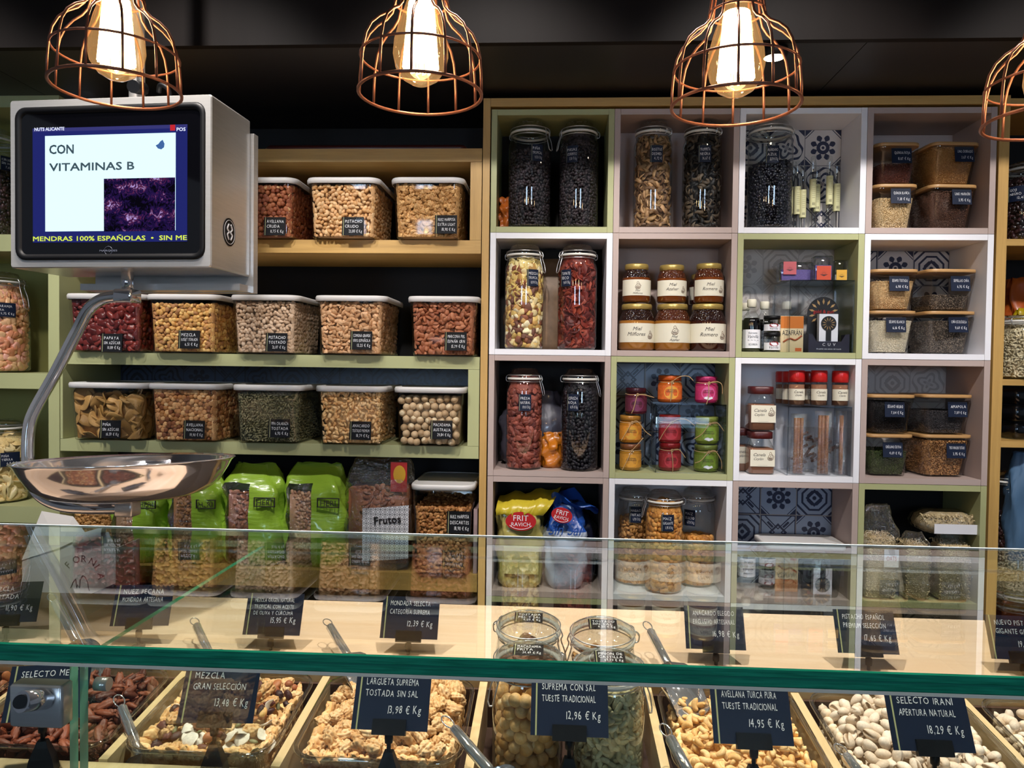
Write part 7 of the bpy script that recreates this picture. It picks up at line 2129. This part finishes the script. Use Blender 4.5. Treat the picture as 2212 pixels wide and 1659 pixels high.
# ---------------------------------------------------------------- price signs
def price_sign(px, py, lines, label, Y, lean=.5, rz=0.0, w=.105, h=.074, stem=.05, base_h=.05, fs=1.0, group='chalk price signs on the counter'):
    """px, py: the middle of the board's lower edge"""
    p = at(px, py, Y)
    t = thing('price_sign', label, 'price sign', (p[0], p[1], p[2] - stem - base_h), rz, group)
    zb = stem + base_h
    o = card(t, w, h, lines, (0, math.sin(lean) * h / 2, zb + math.cos(lean) * h / 2), rx=-lean, mat='slate', name='board', thick=.0016, fs=fs, sign=True)
    b = MB(); b.box(-.023, .023, -.004, .005, -.006, .014); b.xf(Matrix.Translation((0, 0, zb)) @ Matrix.Rotation(-lean, 4, 'X')); b.build('clip', M['black'], t)
    s = MB(); s.tube([(0, 0, zb - .004), (0, 0, base_h)], .003, 8); s.lathe([(.001, 0), (.0055, .002), (.006, .008), (.0055, .014), (.001, .016)], 12, c=(0, 0, base_h + stem * .35)); s.build('stem', M['black'], t)
    c = MB()
    c.loft([[(-.019, -.010, 0), (.019, -.010, 0), (.019, .010, 0), (-.019, .010, 0)], [(-.015, -.009, base_h * .45), (.015, -.009, base_h * .45), (.015, .009, base_h * .45), (-.015, .009, base_h * .45)], [(-.009, -.007, base_h * .8), (.009, -.007, base_h * .8), (.009, .007, base_h * .8), (-.009, .007, base_h * .8)], [(-.006, -.005, base_h), (.006, -.005, base_h), (.006, .005, base_h), (-.006, .005, base_h)]], 0, True, True, False)
    c.build('clamp', M['black'], t)
    return t
YF, YB = -1.138, -.80
for px, py, ln, lab, rz in ((92, 1556, ['SELECTO MEDJ', 'NUEVA COSECHA', ''], 'chalk sign reading Selecto Medj, half behind the glass clamp', .25), (463, 1562, ['MEZCLA', 'GRAN SELECCIÓN', '13,48 € Kg'], 'chalk sign reading Mezcla gran selección before the mixed tray', .06),
                            (840, 1578, ['LARGUETA SUPREMA', 'TOSTADA SIN SAL', '13,98 € Kg'], 'chalk sign reading Largueta suprema before the walnut tray', 0.0), (1230, 1591, ['SUPREMA CON SAL', 'TUESTE TRADICIONAL', '12,96 € Kg'], 'chalk sign reading Suprema con sal before the jars', 0.0),
                            (1629, 1609, ['AVELLANA TURCA PURA', 'TUESTE TRADICIONAL', '14,95 € Kg'], 'chalk sign reading Avellana turca pura before the cashew tray', 0.0), (2020, 1624, ['SELECTO IRANÍ', 'APERTURA NATURAL', '18,29 € Kg'], 'chalk sign reading Selecto iraní before the pistachio tray', 0.0)):
    p = at(px, py, YF)
    bh_ = .05
    price_sign(px, py, ln, lab, YF, .5, rz, stem=.028, base_h=float(p[2]) - .028 - (rim(-1.138) - .0075) if float(p[2]) - .028 > rim(-1.138) + .01 else .03)
for px, py, ln, lab, rz in ((12, 1345, ['MEZCLA', 'TOSTADA', '11,90 € Kg'], 'chalk sign at the scale end of the deck, cut off by the picture edge', .2), (300, 1352, ['NUEZ PECANA', 'MONDADA ARTESANA', ''], 'chalk sign reading Nuez pecana behind the pecan tray', .12),
                            (585, 1372, ['MEZCLA ORIGEN NATURAL', 'TROPICAL CON ACEITE', 'DE OLIVA Y CÚRCUMA', '15,95 € Kg'], 'chalk sign with four lines reading Mezcla origen natural behind the mixed tray', .03), (882, 1380, ['MONDADA SELECTA', 'CATEGORÍA SUPREMA', '12,39 € Kg'], 'chalk sign reading Mondada selecta behind the walnut tray', 0.0),
                            (1547, 1403, ['ANACARDO ELEGIDO', 'EXCLUSIVO ARTESANAL', '16,98 € Kg'], 'chalk sign reading Anacardo elegido behind the cashew tray', 0.0), (1877, 1412, ['PISTACHO ESPAÑOL', 'PREMIUM SELECCIÓN', '17,65 € Kg'], 'chalk sign reading Pistacho español behind the pistachio tray', 0.0),
                            (2212, 1426, ['NUEVO PISTACHO', 'GIGANTE GRANDE', '19,95 € Kg'], 'chalk sign reading Nuevo pistacho gigante at the counter end', -.05)):
    p = at(px, py, YB)
    price_sign(px, py, ln, lab, YB, .43, rz, stem=.034, base_h=max(.006, float(p[2]) - .034 - rim(YB) - .0045))

# ---------------------------------------------------------------- steel scoops
def scoop(a, ya, b_, yb, label, bowl=.085, br=.028, wide=False):
    A, B = Vector(at(a[0], a[1], ya)), Vector(at(b_[0], b_[1], yb))
    t = thing('nut_scoop', label, 'scoop', B, 0, 'steel nut scoops on the counter')
    ax = (B - A).normalized()
    h = MB(); h.tube([tuple(A - B), tuple(A - B + ax * .004), tuple(-ax * .004), (0, 0, 0)], [.0055, .0078, .0078, .006], 14); h.build('handle', M['chrome'], t)
    side = ax.cross(Vector((0, 0, 1))).normalized()
    upv = side.cross(ax).normalized()
    lp = MB(); c = A - B - ax * .012
    lp.tube([tuple(c + ax * .012 * math.cos(q) + side * .0075 * math.sin(q)) for q in np.linspace(0, 6.283, 19)[:-1]], .0011, 6, closed=True); lp.build('hanging_loop', M['chrome'], t)
    bw = MB()
    n, m = 14, 10
    for inner in (0, 1):
        rings = []
        for j in range(m + 1):
            u = j / m
            rr = br * math.sqrt(max(1e-3, 1 - (1 - min(1, u * 2.6)) ** 2)) * (1 - .12 * u) - inner * .0009
            arc = math.pi * (1.0 - .38 * max(0, u - .45))
            rings.append([tuple(ax * (bowl * u) + side * rr * math.cos(math.pi / 2 - arc * (k / n - .5) - math.pi / 2 + 0) * 0 + side * rr * math.sin(arc * 1.12 * (k / n - .5)) - upv * rr * math.cos(arc * 1.12 * (k / n - .5)) + upv * br * .25) for k in range(n + 1)])
        bw.loft(rings, 0, False, False, True, closed=False)
    bw.build('bowl', M['chrome'], t)
scoop((118, 1300), -.80, (166, 1388), -.86, 'steel scoop lying in the pecan tray at the glass joint')
scoop((262, 1526), -1.02, (304, 1634), -1.08, 'steel scoop leaning over the front of the pecan tray', br=.030, bowl=.05)
scoop((424, 1350), -.79, (452, 1412), -.86, 'steel scoop standing behind the mixed tray')
scoop((712, 1352), -.79, (752, 1418), -.87, 'steel scoop standing in the walnut tray behind its front sign')
scoop((978, 1572), -1.095, (1060, 1668), -1.15, 'steel scoop at the front corner of the walnut tray', bowl=.05)
scoop((1404, 1362), -.79, (1444, 1438), -.87, 'steel scoop with its bowl down in the cashew tray', br=.034, bowl=.10)
scoop((1446, 1592), -1.095, (1490, 1672), -1.15, 'steel scoop at the front corner of the cashew tray', bowl=.05)
scoop((1826, 1632), -1.105, (1870, 1690), -1.155, 'steel scoop at the front corner of the pistachio tray', bowl=.05)
